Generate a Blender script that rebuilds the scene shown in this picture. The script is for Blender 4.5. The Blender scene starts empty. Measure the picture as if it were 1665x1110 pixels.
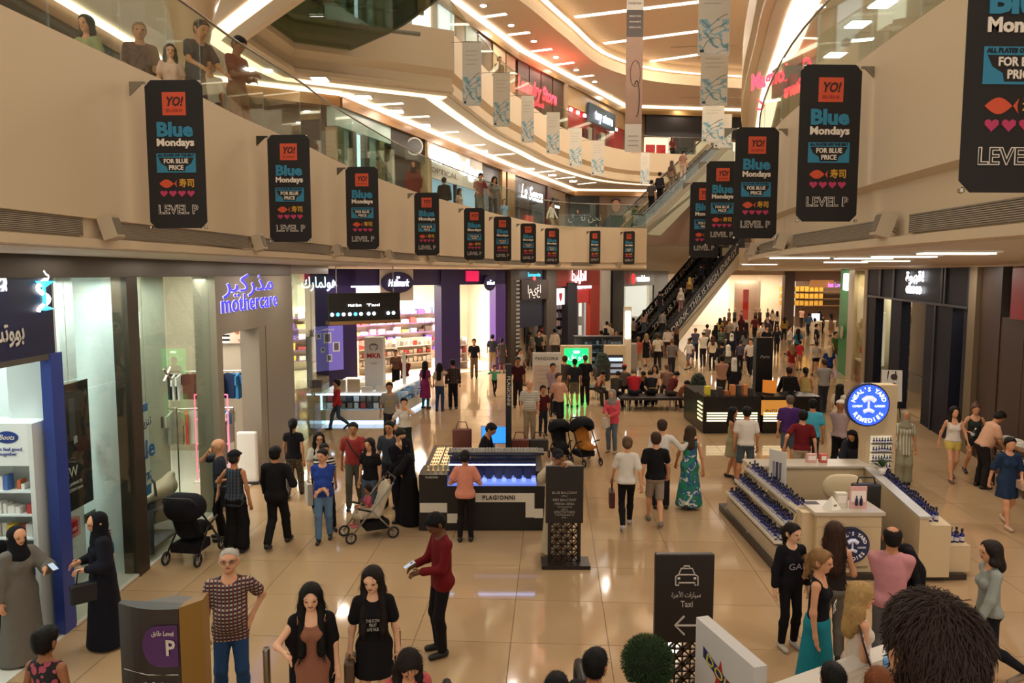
import bpy, bmesh, math, random
import numpy as np
from mathutils import Vector, Matrix

# ---------------------------------------------------------------- camera, world, exposure
S = bpy.context.scene
C = S.collection
CAMZ = 4.6
PITCH = math.radians(5.24)
FPX = 1200.0
cam_data = bpy.data.cameras.new('camera')
cam_data.sensor_width = 36.0
cam_data.lens = FPX / 1665.0 * 36.0
cam_data.clip_start = 0.05
cam_data.clip_end = 400
cam = bpy.data.objects.new('camera', cam_data)
cam.location = (0, 0, CAMZ)
cam.rotation_euler = (math.pi / 2 - PITCH, 0, 0)
C.objects.link(cam)
S.camera = cam
S.view_settings.view_transform = 'Standard'
S.view_settings.look = 'None'
S.view_settings.gamma = 1.0
S.view_settings.use_curve_mapping = False
S.view_settings.exposure = 0.0
w = bpy.data.worlds.new('mall_ambient')
S.world = w
w.use_nodes = True
w.node_tree.nodes['Background'].inputs[0].default_value = (1.0, 0.88, 0.745, 1)
w.node_tree.nodes['Background'].inputs[1].default_value = 1.0
S.cycles.max_bounces = 7
S.cycles.diffuse_bounces = 3
S.cycles.glossy_bounces = 3
S.cycles.transparent_max_bounces = 12
S.cycles.transmission_bounces = 4
S.cycles.use_denoising = True
S.cycles.use_adaptive_sampling = True
S.cycles.adaptive_threshold = 0.03
S.cycles.sample_clamp_indirect = 6.0
S.cycles.caustics_reflective = False
S.cycles.caustics_refractive = False
S.cycles.use_light_tree = True


def area(loc, size, power, rot=(0, 0, 0), color=(1, 0.84, 0.66), sy=None):
 l = bpy.data.lights.new('area_lamp', 'AREA')
 l.energy = power
 l.color = color
 l.size = size
 if sy:
  l.shape = 'RECTANGLE'
  l.size_y = sy
 o = bpy.data.objects.new('area_lamp', l)
 o.location = loc
 o.rotation_euler = rot
 C.objects.link(o)
 return o


# lamps of the place: round recessed lamps under the galleries and the ceilings
def lamp(x, y, z, e, size=.34, color=(1, .89, .76)):
 area((x, y, z), size, e, color=color).data.shape = 'DISK'


for k_ in range(7):
 lamp(-4.75, 5.5 + 2.4 * k_, 4.80, 22)
for x_, y_ in [(-9, 25), (-5, 25.5), (-1.5, 28.5), (-6.5, 28.8), (1.8, 34.5), (-.6, 31.5), (4.5, 40.5), (2.6, 38)]:
 lamp(x_, y_, 4.80, 52)
for x_, y_ in [(5.2, 7), (8, 7), (5.6, 10.5), (9, 10.5), (6.4, 14), (9.6, 14), (8.4, 18), (10.8, 18.5), (10, 23), (12, 26), (12.2, 31), (14.5, 34), (16, 38)]:
 lamp(x_, y_, 4.80, 46)
for x_, y_ in [(21, 44), (25, 48), (21, 52), (26, 56)]:
 lamp(x_, y_, 4.80, 90)
for x_, y_, e_ in [(-6, 8, 45), (-6, 12, 45), (-5.4, 16, 45), (-4.6, 20.3, 60), (-3.2, 26, 70), (-1.6, 31, 70), (.4, 36, 70), (2.4, 41, 70), (5, 46, 80), (9, 48, 80), (7.5, 11, 60), (8.5, 17, 60), (10, 23, 60)]:
 lamp(x_, y_, 10.05, e_ * .7)
for x_, y_, e_ in [(0, 34, 75), (2.5, 40, 75), (6, 46, 75), (11, 49, 75), (18, 50, 75)]:
 lamp(x_, y_, 15.35, e_)
for x_, y_ in [(4, 26), (9, 28), (6, 33), (11, 35), (9, 40), (15, 41)]:
 lamp(x_, y_, 16.45, 430, .6)

# ---------------------------------------------------------------- pixel helpers (1665 x 1110 frame)
SN, CS = math.sin(PITCH), math.cos(PITCH)


def ray(px, py):
 u, v = (px - 832.5) / FPX, (555 - py) / FPX
 return Vector((u, CS + v * SN, -SN + v * CS))


def atz(px, py, z=0.0):
 d = ray(px, py)
 t = (z - CAMZ) / d.z
 return Vector((d.x * t, d.y * t, z))


def aty(px, py, y):
 d = ray(px, py)
 t = y / d.y
 return Vector((d.x * t, y, CAMZ + d.z * t))


def atx(px, py, x):
 d = ray(px, py)
 t = x / d.x
 return Vector((x, d.y * t, CAMZ + d.z * t))


# ---------------------------------------------------------------- materials
MATS = {}


def srgb(h):
 if isinstance(h, str):
  h = h.lstrip('#')
  c = [int(h[i:i + 2], 16) / 255 for i in (0, 2, 4)]
 else:
  c = list(h)
 return tuple((x / 12.92 if x <= 0.04045 else ((x + 0.055) / 1.055) ** 2.4) for x in c) + (1,)


def mat(col, rough=0.6, metal=0.0, emit=0.0, spec=0.5, noise=0.0, nscale=6.0, coat=0.0, bump=0.0, bscale=40.0):
 key = (col, rough, metal, emit, spec, noise, nscale, coat, bump, bscale)
 if key in MATS:
  return MATS[key]
 m = bpy.data.materials.new('m_%d' % len(MATS))
 m.use_nodes = True
 nt = m.node_tree
 b = nt.nodes['Principled BSDF']
 c = srgb(col)
 b.inputs['Base Color'].default_value = c
 b.inputs['Roughness'].default_value = rough
 b.inputs['Metallic'].default_value = metal
 b.inputs['Specular IOR Level'].default_value = spec
 b.inputs['Coat Weight'].default_value = coat
 if emit:
  b.inputs['Emission Color'].default_value = c
  b.inputs['Emission Strength'].default_value = emit
 if noise or bump:
  tc = nt.nodes.new('ShaderNodeTexCoord')
  nz = nt.nodes.new('ShaderNodeTexNoise')
  nz.inputs['Scale'].default_value = nscale
  nz.inputs['Detail'].default_value = 4
  nt.links.new(tc.outputs['Object'], nz.inputs['Vector'])
  if noise:
   mx = nt.nodes.new('ShaderNodeMix')
   mx.data_type = 'RGBA'
   mx.inputs[6].default_value = tuple(x * (1 - noise) for x in c[:3]) + (1,)
   mx.inputs[7].default_value = tuple(min(1, x * (1 + noise)) for x in c[:3]) + (1,)
   nt.links.new(nz.outputs['Fac'], mx.inputs[0])
   nt.links.new(mx.outputs[2], b.inputs['Base Color'])
  if bump:
   nz2 = nt.nodes.new('ShaderNodeTexNoise')
   nz2.inputs['Scale'].default_value = bscale
   nz2.inputs['Detail'].default_value = 3
   nt.links.new(tc.outputs['Object'], nz2.inputs['Vector'])
   bp = nt.nodes.new('ShaderNodeBump')
   bp.inputs['Strength'].default_value = bump
   bp.inputs['Distance'].default_value = 0.01
   nt.links.new(nz2.outputs['Fac'], bp.inputs['Height'])
   nt.links.new(bp.outputs['Normal'], b.inputs['Normal'])
 MATS[key] = m
 return m


def pattern(kind, c1, c2, scale=20.0, c3=None):
 """plaid / stripes / checks / floral cloth, all from Object coordinates"""
 key = ('pat', kind, c1, c2, scale, c3)
 if key in MATS:
  return MATS[key]
 m = bpy.data.materials.new('m_%d' % len(MATS))
 m.use_nodes = True
 nt = m.node_tree
 b = nt.nodes['Principled BSDF']
 b.inputs['Roughness'].default_value = 0.8
 tc = nt.nodes.new('ShaderNodeTexCoord')

 def mix(fac, a, bb):
  mx = nt.nodes.new('ShaderNodeMix')
  mx.data_type = 'RGBA'
  for i, v in ((6, a), (7, bb)):
   if isinstance(v, tuple):
    mx.inputs[i].default_value = v
   else:
    nt.links.new(v, mx.inputs[i])
  nt.links.new(fac, mx.inputs[0])
  return mx.outputs[2]

 def band(axis, sc, th):
  sp = nt.nodes.new('ShaderNodeSeparateXYZ')
  nt.links.new(tc.outputs['Object'], sp.inputs[0])
  a = nt.nodes.new('ShaderNodeMath')
  a.operation = 'MULTIPLY'
  a.inputs[1].default_value = sc
  if axis == 'XY':
   nt.links.new(sp.outputs['X'], a.inputs[0])
  else:
   nt.links.new(sp.outputs[axis], a.inputs[0])
  f = nt.nodes.new('ShaderNodeMath')
  f.operation = 'FRACT'
  nt.links.new(a.outputs[0], f.inputs[0])
  g = nt.nodes.new('ShaderNodeMath')
  g.operation = 'LESS_THAN'
  g.inputs[1].default_value = th
  nt.links.new(f.outputs[0], g.inputs[0])
  return g.outputs[0]

 A, B = srgb(c1), srgb(c2)
 if kind == 'stripes':
  out = mix(band('Z', scale, 0.5), A, B)
 elif kind == 'vstripes':
  out = mix(band('XY', scale, 0.4), A, B)
 elif kind == 'plaid':
  o1 = mix(band('Z', scale, 0.42), A, B)
  out = mix(band('XY', scale, 0.42), o1, srgb(c3 or c2))
 elif kind == 'floral':
  vo = nt.nodes.new('ShaderNodeTexVoronoi')
  vo.inputs['Scale'].default_value = scale
  nt.links.new(tc.outputs['Object'], vo.inputs['Vector'])
  g = nt.nodes.new('ShaderNodeMath')
  g.operation = 'LESS_THAN'
  g.inputs[1].default_value = 0.42
  nt.links.new(vo.outputs['Distance'], g.inputs[0])
  out = mix(g.outputs[0], A, B)
 else:
  nz = nt.nodes.new('ShaderNodeTexNoise')
  nz.inputs['Scale'].default_value = scale
  nz.inputs['Distortion'].default_value = 1.5
  nt.links.new(tc.outputs['Object'], nz.inputs['Vector'])
  cr = nt.nodes.new('ShaderNodeValToRGB')
  cr.color_ramp.interpolation = 'CONSTANT'
  cr.color_ramp.elements[0].color = A
  cr.color_ramp.elements[1].color = B
  cr.color_ramp.elements[1].position = 0.5
  e = cr.color_ramp.elements.new(0.58)
  e.color = srgb(c3 or c2)
  nt.links.new(nz.outputs['Fac'], cr.inputs[0])
  out = cr.outputs[0]
 nt.links.new(out, b.inputs['Base Color'])
 MATS[key] = m
 return m


def glass(tint='#f3f8f5', refl=0.16, dark=0.0, rough=0.02):
 key = ('glass', tint, refl, dark)
 if key in MATS:
  return MATS[key]
 m = bpy.data.materials.new('m_glass_%d' % len(MATS))
 m.use_nodes = True
 nt = m.node_tree
 nt.nodes.clear()
 out = nt.nodes.new('ShaderNodeOutputMaterial')
 tr = nt.nodes.new('ShaderNodeBsdfTransparent')
 tr.inputs[0].default_value = tuple(x * (1 - dark) for x in srgb(tint)[:3]) + (1,)
 gl = nt.nodes.new('ShaderNodeBsdfGlossy')
 gl.inputs['Roughness'].default_value = rough
 gl.inputs['Color'].default_value = (0.9, 0.95, 0.93, 1)
 lw = nt.nodes.new('ShaderNodeLayerWeight')
 lw.inputs[0].default_value = .5
 pw = nt.nodes.new('ShaderNodeMath')
 pw.operation = 'POWER'
 pw.inputs[1].default_value = 4.0
 nt.links.new(lw.outputs['Facing'], pw.inputs[0])
 ma = nt.nodes.new('ShaderNodeMath')
 ma.operation = 'MULTIPLY_ADD'
 ma.inputs[1].default_value = .38
 ma.inputs[2].default_value = refl * .3
 nt.links.new(pw.outputs[0], ma.inputs[0])
 mx = nt.nodes.new('ShaderNodeMixShader')
 nt.links.new(ma.outputs[0], mx.inputs[0])
 nt.links.new(tr.outputs[0], mx.inputs[1])
 nt.links.new(gl.outputs[0], mx.inputs[2])
 nt.links.new(mx.outputs[0], out.inputs[0])
 MATS[key] = m
 return m


# ---------------------------------------------------------------- mesh helpers
def link(name, me, material, parent=None):
 o = bpy.data.objects.new(name, me)
 if material is not None and not me.materials:
  me.materials.append(material)
 C.objects.link(o)
 if parent is not None:
  o.parent = parent
 return o


def tag(o, label, cat, group=None, kind=None):
 o['label'] = label
 o['category'] = cat
 if group:
  o['group'] = group
 if kind:
  o['kind'] = kind
 return o


def struct(o):
 o['kind'] = 'structure'
 return o


def empty(name, loc=(0, 0, 0), rz=0.0, label=None, cat=None, group=None):
 o = bpy.data.objects.new(name, None)
 o.empty_display_size = 0.1
 o.location = loc
 o.rotation_euler = (0, 0, rz)
 C.objects.link(o)
 if label:
  tag(o, label, cat, group)
 return o


class MB:
 """collects simple solids into one mesh"""

 def __init__(self):
  self.v, self.f = [], []

 def add(self, vs, fs):
  n = len(self.v)
  self.v += [tuple(x) for x in vs]
  self.f += [tuple(i + n for i in f) for f in fs]
  return self

 def box(self, x0, x1, y0, y1, z0, z1):
  return self.add([(x0, y0, z0), (x1, y0, z0), (x1, y1, z0), (x0, y1, z0), (x0, y0, z1), (x1, y0, z1), (x1, y1, z1), (x0, y1, z1)],
      [(0, 3, 2, 1), (4, 5, 6, 7), (0, 1, 5, 4), (1, 2, 6, 5), (2, 3, 7, 6), (3, 0, 4, 7)])

 def cbox(self, cx, cy, cz, sx, sy, sz):
  return self.box(cx - sx / 2, cx + sx / 2, cy - sy / 2, cy + sy / 2, cz - sz / 2, cz + sz / 2)

 def prism(self, poly, z0, z1):
  n = len(poly)
  a = sum(poly[i][0] * poly[(i + 1) % n][1] - poly[(i + 1) % n][0] * poly[i][1] for i in range(n))
  if a < 0:
   poly = poly[::-1]
  vs = [(p[0], p[1], z0) for p in poly] + [(p[0], p[1], z1) for p in poly]
  fs = [tuple(range(n - 1, -1, -1)), tuple(range(n, 2 * n))] + [(i, (i + 1) % n, n + (i + 1) % n, n + i) for i in range(n)]
  return self.add(vs, fs)

 def tube(self, pts, r, n=8, r2=None, cap=True):
  pts = [Vector(p) for p in pts]
  m = len(pts)
  vs, fs = [], []
  up = None
  for i, p in enumerate(pts):
   d = (pts[min(i + 1, m - 1)] - pts[max(i - 1, 0)]).normalized()
   if up is None:
    up = Vector((0, 0, 1)) if abs(d.z) < 0.9 else Vector((1, 0, 0))
   s = d.cross(up).normalized()
   up = s.cross(d).normalized()
   rr = r if r2 is None else r + (r2 - r) * i / max(1, m - 1)
   if callable(r):
    rr = r(i / max(1, m - 1))
   for k in range(n):
    a = 2 * math.pi * k / n
    vs.append(p + (s * math.cos(a) + up * math.sin(a)) * rr)
  for i in range(m - 1):
   for k in range(n):
    fs.append((i * n + k, i * n + (k + 1) % n, (i + 1) * n + (k + 1) % n, (i + 1) * n + k))
  if cap:
   fs.append(tuple(range(n - 1, -1, -1)))
   fs.append(tuple(range((m - 1) * n, m * n)))
  return self.add(vs, fs)

 def lathe(self, prof, cx=0, cy=0, n=16):
  vs, fs = [], []
  for (r, z) in prof:
   for k in range(n):
    a = 2 * math.pi * k / n
    vs.append((cx + r * math.cos(a), cy + r * math.sin(a), z))
  m = len(prof)
  for i in range(m - 1):
   for k in range(n):
    fs.append((i * n + k, i * n + (k + 1) % n, (i + 1) * n + (k + 1) % n, (i + 1) * n + k))
  fs.append(tuple(range(n - 1, -1, -1)))
  fs.append(tuple(range((m - 1) * n, m * n)))
  return self.add(vs, fs)

 def plate(self, poly, t, M):
  """polygon in local xz plane (facing -y), thickness t, through matrix M"""
  n = len(poly)
  vs = [M @ Vector((p[0], 0, p[1])) for p in poly] + [M @ Vector((p[0], t, p[1])) for p in poly]
  a = sum(poly[i][0] * poly[(i + 1) % n][1] - poly[(i + 1) % n][0] * poly[i][1] for i in range(n))
  fs = [tuple(range(n)), tuple(range(2 * n - 1, n - 1, -1))] + [((i + 1) % n, i, n + i, n + (i + 1) % n) for i in range(n)]
  if a < 0:
   fs = [f[::-1] for f in fs]
  return self.add(vs, fs)

 def mesh(self, name, smooth=False):
  me = bpy.data.meshes.new(name)
  me.from_pydata(self.v, [], self.f)
  if smooth:
   me.polygons.foreach_set('use_smooth', [True] * len(me.polygons))
  me.update()
  return me

 def build(self, name, material, parent=None, smooth=False, bevel=0.0):
  o = link(name, self.mesh(name, smooth), material, parent)
  if bevel:
   md = o.modifiers.new('bevel', 'BEVEL')
   md.width = bevel
   md.segments = 2
   md.limit_method = 'ANGLE'
  return o


def bxo(name, m, parent, x0, x1, y0, y1, z0, z1, bevel=0.0):
 return MB().box(x0, x1, y0, y1, z0, z1).build(name, m, parent, bevel=bevel)


_txt = {}


def text_mesh(body, size=1.0, fat=0.0, depth=0.004, align='CENTER', space=1.0, line=1.0, res=2, shear=0.0):
 key = (body, size, fat, depth, align, space, line, shear)
 if key in _txt:
  return _txt[key]
 c = bpy.data.curves.new('t', 'FONT')
 c.body = body
 c.size = size
 c.offset = fat
 c.extrude = depth / 2
 c.align_x = align
 c.align_y = 'CENTER'
 c.space_character = space
 c.space_line = line
 c.resolution_u = res
 c.shear = shear
 o = bpy.data.objects.new('t', c)
 C.objects.link(o)
 me = bpy.data.meshes.new_from_object(o)
 bpy.data.objects.remove(o)
 bpy.data.curves.remove(c)
 me.name = 'lettering'
 _txt[key] = me
 return me


def text(body, material, parent, loc, size, width=None, rz=0.0, fat=0.0, depth=0.006, align='CENTER', name='lettering', space=1.0, line=1.0, tilt=0.0, shear=0.0):
 """lettering standing upright, reading from -y (rz turns it); width stretches it"""
 me = text_mesh(body, size, fat, depth, align, space, line, shear=shear)
 o = bpy.data.objects.new(name, me.copy() if me.users > 0 and material is not None else me)
 o.data.materials.clear()
 o.data.materials.append(material)
 C.objects.link(o)
 if parent is not None:
  o.parent = parent
 o.location = loc
 o.rotation_euler = (math.pi / 2 + tilt, 0, rz)
 if width:
  xs = [v.co.x for v in me.vertices]
  o.scale.x = width / max(1e-6, max(xs) - min(xs))
 return o


def copy_tree(o, parent=None):
 c = o.copy()
 C.objects.link(c)
 c.parent = parent
 for ch in o.children:
  copy_tree(ch, c)
 return c

# ---------------------------------------------------------------- figure builder: smooth-blended solids on a grid, skinned into one surface
_E8 = [(0, 0, 0), (1, 0, 0), (0, 1, 0), (1, 1, 0), (0, 0, 1), (1, 0, 1), (0, 1, 1), (1, 1, 1)]
_E12 = [(0, 1), (2, 3), (4, 5), (6, 7), (0, 2), (1, 3), (4, 6), (5, 7), (0, 4), (1, 5), (2, 6), (3, 7)]


def nets(d, xs, ys, zs):
 s = d < 0
 c = np.zeros(tuple(n - 1 for n in d.shape), np.int8)
 nx, ny, nz = c.shape
 for (i, j, k) in _E8:
  c += s[i:i + nx, j:j + ny, k:k + nz]
 I, J, K = np.nonzero((c > 0) & (c < 8))
 if len(I) == 0:
  return np.zeros((0, 3)), np.zeros((0, 4), int)
 dv = [d[I + e[0], J + e[1], K + e[2]] for e in _E8]
 cx = [xs[I], xs[I + 1]]
 cy = [ys[J], ys[J + 1]]
 cz = [zs[K], zs[K + 1]]
 acc = np.zeros((len(I), 3))
 cnt = np.zeros(len(I))
 for a, b in _E12:
  da, db = dv[a], dv[b]
  m = (da < 0) != (db < 0)
  t = np.where(m, da / np.where(m, da - db, 1), 0)
  ea, eb = _E8[a], _E8[b]
  for ax, cc in enumerate((cx, cy, cz)):
   p = cc[ea[ax]] + t * (cc[eb[ax]] - cc[ea[ax]])
   acc[:, ax] += np.where(m, p, 0)
  cnt += m
 V = acc / cnt[:, None]
 idx = np.full(c.shape, -1, np.int32)
 idx[I, J, K] = np.arange(len(I))
 F = []
 for ax in range(3):
  sl0 = [slice(None)] * 3
  sl1 = [slice(None)] * 3
  sl0[ax] = slice(0, -1)
  sl1[ax] = slice(1, None)
  a, b = s[tuple(sl0)], s[tuple(sl1)]
  X = a != b
  o1, o2 = [(1, 2), (2, 0), (0, 1)][ax]
  i, j, k = np.nonzero(X)
  P = [i, j, k]
  ok = (P[o1] > 0) & (P[o1] < d.shape[o1] - 1) & (P[o2] > 0) & (P[o2] < d.shape[o2] - 1)
  P = [p[ok] for p in P]
  inside = a[tuple(P)]

  def cell(d1, d2):
   q = list(P)
   q[o1] = q[o1] - d1
   q[o2] = q[o2] - d2
   return idx[tuple(q)]
  q = np.stack([cell(1, 1), cell(0, 1), cell(0, 0), cell(1, 0)], 1)
  q[~inside] = q[~inside][:, ::-1]
  F.append(q)
 F = np.concatenate(F)
 F = F[(F >= 0).all(1)]
 return V, F


def axis(lo, hi, res, flo=None, fhi=None, fres=None):
 if flo is None:
  return np.arange(lo, hi + res, res)
 a = np.arange(lo, flo, res)
 b = np.arange(flo, fhi, fres)
 c = np.arange(fhi, hi + res, res)
 return np.concatenate([a, b, c])


def sdf_mesh(prims, res, infl=0.0, k=0.03, clips=(), cuts=(), fine=None):
 """prims: (a, b, ra, rb, fy).  clips: (point, normal) keep side opposite to normal.  cuts: (centre, radius) removed balls"""
 A = np.array([p[0] for p in prims] + [p[1] for p in prims], float)
 R = max(max(p[2], p[3]) for p in prims) + infl + 2 * res + 0.01
 lo, hi = A.min(0) - R, A.max(0) + R
 if fine is not None:
  c, r, fr = fine
  xs, ys, zs = (axis(lo[i], hi[i], res, max(lo[i], c[i] - r), min(hi[i], c[i] + r), fr) for i in range(3))
 else:
  xs, ys, zs = (axis(lo[i], hi[i], res) for i in range(3))
 D = np.full((len(xs), len(ys), len(zs)), 0.15)
 for a, b, ra, rb, fy in prims:
  r = max(ra, rb) + infl + k + 2 * res
  sl = []
  for ax, g in enumerate((xs, ys, zs)):
   l, h = min(a[ax], b[ax]) - r, max(a[ax], b[ax]) + r
   sl.append(slice(max(0, int(np.searchsorted(g, l)) - 1), int(np.searchsorted(g, h)) + 1))
  X = (xs[sl[0]] - a[0])[:, None, None]
  Y = ((ys[sl[1]] - a[1]) / fy)[None, :, None]
  Z = (zs[sl[2]] - a[2])[None, None, :]
  bx, by, bz = b[0] - a[0], (b[1] - a[1]) / fy, b[2] - a[2]
  bb = bx * bx + by * by + bz * bz
  if bb < 1e-9:
   d = np.sqrt(X * X + Y * Y + Z * Z) - ra - infl
  else:
   t = np.clip((X * bx + Y * by + Z * bz) / bb, 0, 1)
   d = np.sqrt((X - t * bx) ** 2 + (Y - t * by) ** 2 + (Z - t * bz) ** 2) - (ra + (rb - ra) * t) - infl
  sub = D[sl[0], sl[1], sl[2]]
  h = np.clip(0.5 + 0.5 * (sub - d) / k, 0, 1)
  D[sl[0], sl[1], sl[2]] = sub * (1 - h) + d * h - k * h * (1 - h)
 for p, n in clips:
  D = np.maximum(D, ((xs - p[0]) * n[0])[:, None, None] + ((ys - p[1]) * n[1])[None, :, None] + ((zs - p[2]) * n[2])[None, None, :])
 for c, r in cuts:
  D = np.maximum(D, r - np.sqrt(((xs - c[0]) ** 2)[:, None, None] + ((ys - c[1]) ** 2)[None, :, None] + ((zs - c[2]) ** 2)[None, None, :]))
 return nets(D, xs, ys, zs)


def np_mesh(name, V, F, extra=None):
 me = bpy.data.meshes.new(name)
 n, m = len(V), len(F)
 if extra is not None and len(extra.v):
  V = np.concatenate([V, np.array(extra.v, float)])
  me.from_pydata(V.tolist(), [], F.tolist() + [tuple(i + n for i in f) for f in extra.f])
 else:
  me.vertices.add(n)
  me.vertices.foreach_set('co', V.astype(np.float32).ravel())
  me.loops.add(m * 4)
  me.loops.foreach_set('vertex_index', F.astype(np.int32).ravel())
  me.polygons.add(m)
  me.polygons.foreach_set('loop_start', np.arange(0, m * 4, 4, dtype=np.int32))
 me.polygons.foreach_set('use_smooth', np.ones(len(me.polygons), bool))
 me.update(calc_edges=True)
 return me


def ik(a, t, l1, l2, pole):
 a, t = Vector(a), Vector(t)
 d = t - a
 L = d.length
 mx = (l1 + l2) * 0.995
 if L > mx:
  t = a + d * (mx / L)
  d = t - a
  L = mx
 L = max(L, abs(l1 - l2) + 0.01)
 x = (l1 * l1 - l2 * l2 + L * L) / (2 * L)
 h = math.sqrt(max(0, l1 * l1 - x * x))
 dn = d.normalized()
 p = Vector(pole)
 p = (p - dn * p.dot(dn))
 p = p.normalized() if p.length > 1e-6 else Vector((0, 1, 0))
 return a + dn * x + p * h, t


SKIN = ['#e3b08c', '#d39a75', '#b97f58', '#94603f', '#6b452d', '#4a2f20']
POSES = {
 'stand': dict(ha=(-.25, -.03, .80), hb=(.25, -.03, .80), fa=(-.10, .0, .08), fb=(.10, .03, .08)),
 'walk': dict(ha=(-.26, .14, .84), hb=(.26, -.20, .88), fa=(-.08, -.24, .08), fb=(.08, .24, .13), drop=.03),
 'walk2': dict(ha=(-.26, -.20, .88), hb=(.26, .14, .84), fa=(-.08, .24, .13), fb=(.08, -.24, .08), drop=.03),
 'phone': dict(ha=(-.06, -.30, 1.12), hb=(.05, -.27, 1.06), fa=(-.10, .0, .08), fb=(.10, -.04, .08), hp=32),
 'phone1': dict(ha=(-.10, -.32, 1.22), hb=(.25, -.03, .80), fa=(-.10, .0, .08), fb=(.10, -.04, .08), hp=18),
 'fold': dict(ha=(.05, -.20, 1.02), hb=(-.05, -.19, 1.00), fa=(-.09, -.12, .08), fb=(.09, .12, .09)),
 'hip': dict(ha=(-.25, -.03, .80), hb=(.20, .02, .99), fa=(-.12, .0, .08), fb=(.12, .0, .08)),
 'hipa': dict(hb=(.25, -.03, .80), ha=(-.20, .02, .99), fa=(-.12, .0, .08), fb=(.12, .0, .08)),
 'bend': dict(ha=(-.16, -.36, 1.02), hb=(.16, -.34, 1.02), fa=(-.12, .0, .08), fb=(.12, .0, .08), lean=24, hp=18),
 'push': dict(ha=(-.18, -.42, 1.02), hb=(.18, -.42, 1.02), fa=(-.09, -.16, .08), fb=(.09, .16, .11), lean=6),
 'face': dict(ha=(-.05, -.17, 1.50), hb=(.25, -.03, .82), fa=(-.10, .0, .08), fb=(.10, .03, .08)),
 'sit': dict(ha=(-.13, -.34, .64), hb=(.13, -.34, .64), fa=(-.13, -.46, .08), fb=(.13, -.44, .08), sit=.50),
 'sitbend': dict(ha=(-.08, -.30, .96), hb=(.08, -.30, .92), fa=(-.13, -.46, .08), fb=(.13, -.44, .08), sit=.50, lean=26, hp=28),
 'backhands': dict(ha=(-.05, .17, .95), hb=(.05, .19, .93), fa=(-.10, .0, .08), fb=(.10, .03, .08)),
 'armb': dict(ha=(-.25, -.03, .80), hb=(.62, -.02, 1.33), fa=(-.08, -.15, .08), fb=(.08, .2, .11)),
 'rail': dict(ha=(-.2, -.40, 1.10), hb=(.2, -.40, 1.10), fa=(-.12, .0, .08), fb=(.12, .0, .08), lean=16),
}
N_PEOPLE = 0
# small shifts (dx, dy) that keep neighbours from running into each other
SHIFT = {
 'man in grey shirt with backpack': (-.6, -3.4), 'woman in long brown tunic': (-.25, -2.2), 'man in beige shirt by the navy': (.15, -1.4),
 'woman in grey leaning over': (.36, .1), 'bald man with his arm': (-.32, .42), 'woman in pale pink headscarf': (.5, -.3),
 'woman in flowing green': (.12, -.05), 'woman in long black robe and headscarf with': (.16, .06), 'woman in grey robe': (-.06, -.04),
 'shop visitor on the second': (-.15, -1.0), 'man in grey shirt and beige': (-.05, -.75), 'woman in black robe and veil': (.26, .22),
 'man in blue shirt by the pale': (-.3, -.9), 'woman in brown patterned dress': (-.3, -.9), 'woman in black and white striped top': (-.12, .42),
 'man in black printed t-shirt': (-.24, .0), 'large man in dark jacket': (.1, .6), 'woman with long brown hair in dark top': (.30, .10),
 'woman in bright blue t-shirt': (-.10, .0), 'boy in teal shirt': (-.35, .3), 'small girl in black and white': (.10, .22), 'man in dark shirt behind the beige': (.3, -.5),
 'man in black suit seen from behind near the black': (.1, .25), 'man in dark cap': (.0, -.02),
}


def rotm(yaw, pitch, roll=0):
 return (Matrix.Rotation(math.radians(yaw), 3, 'Z') @ Matrix.Rotation(math.radians(roll), 3, 'Y') @ Matrix.Rotation(math.radians(pitch), 3, 'X'))


def cloth(c):
 if isinstance(c, bpy.types.Material):
  return c
 return mat(c, 0.85, spec=0.2, noise=0.10, nscale=9.0, bump=0.5, bscale=14.0)


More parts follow.
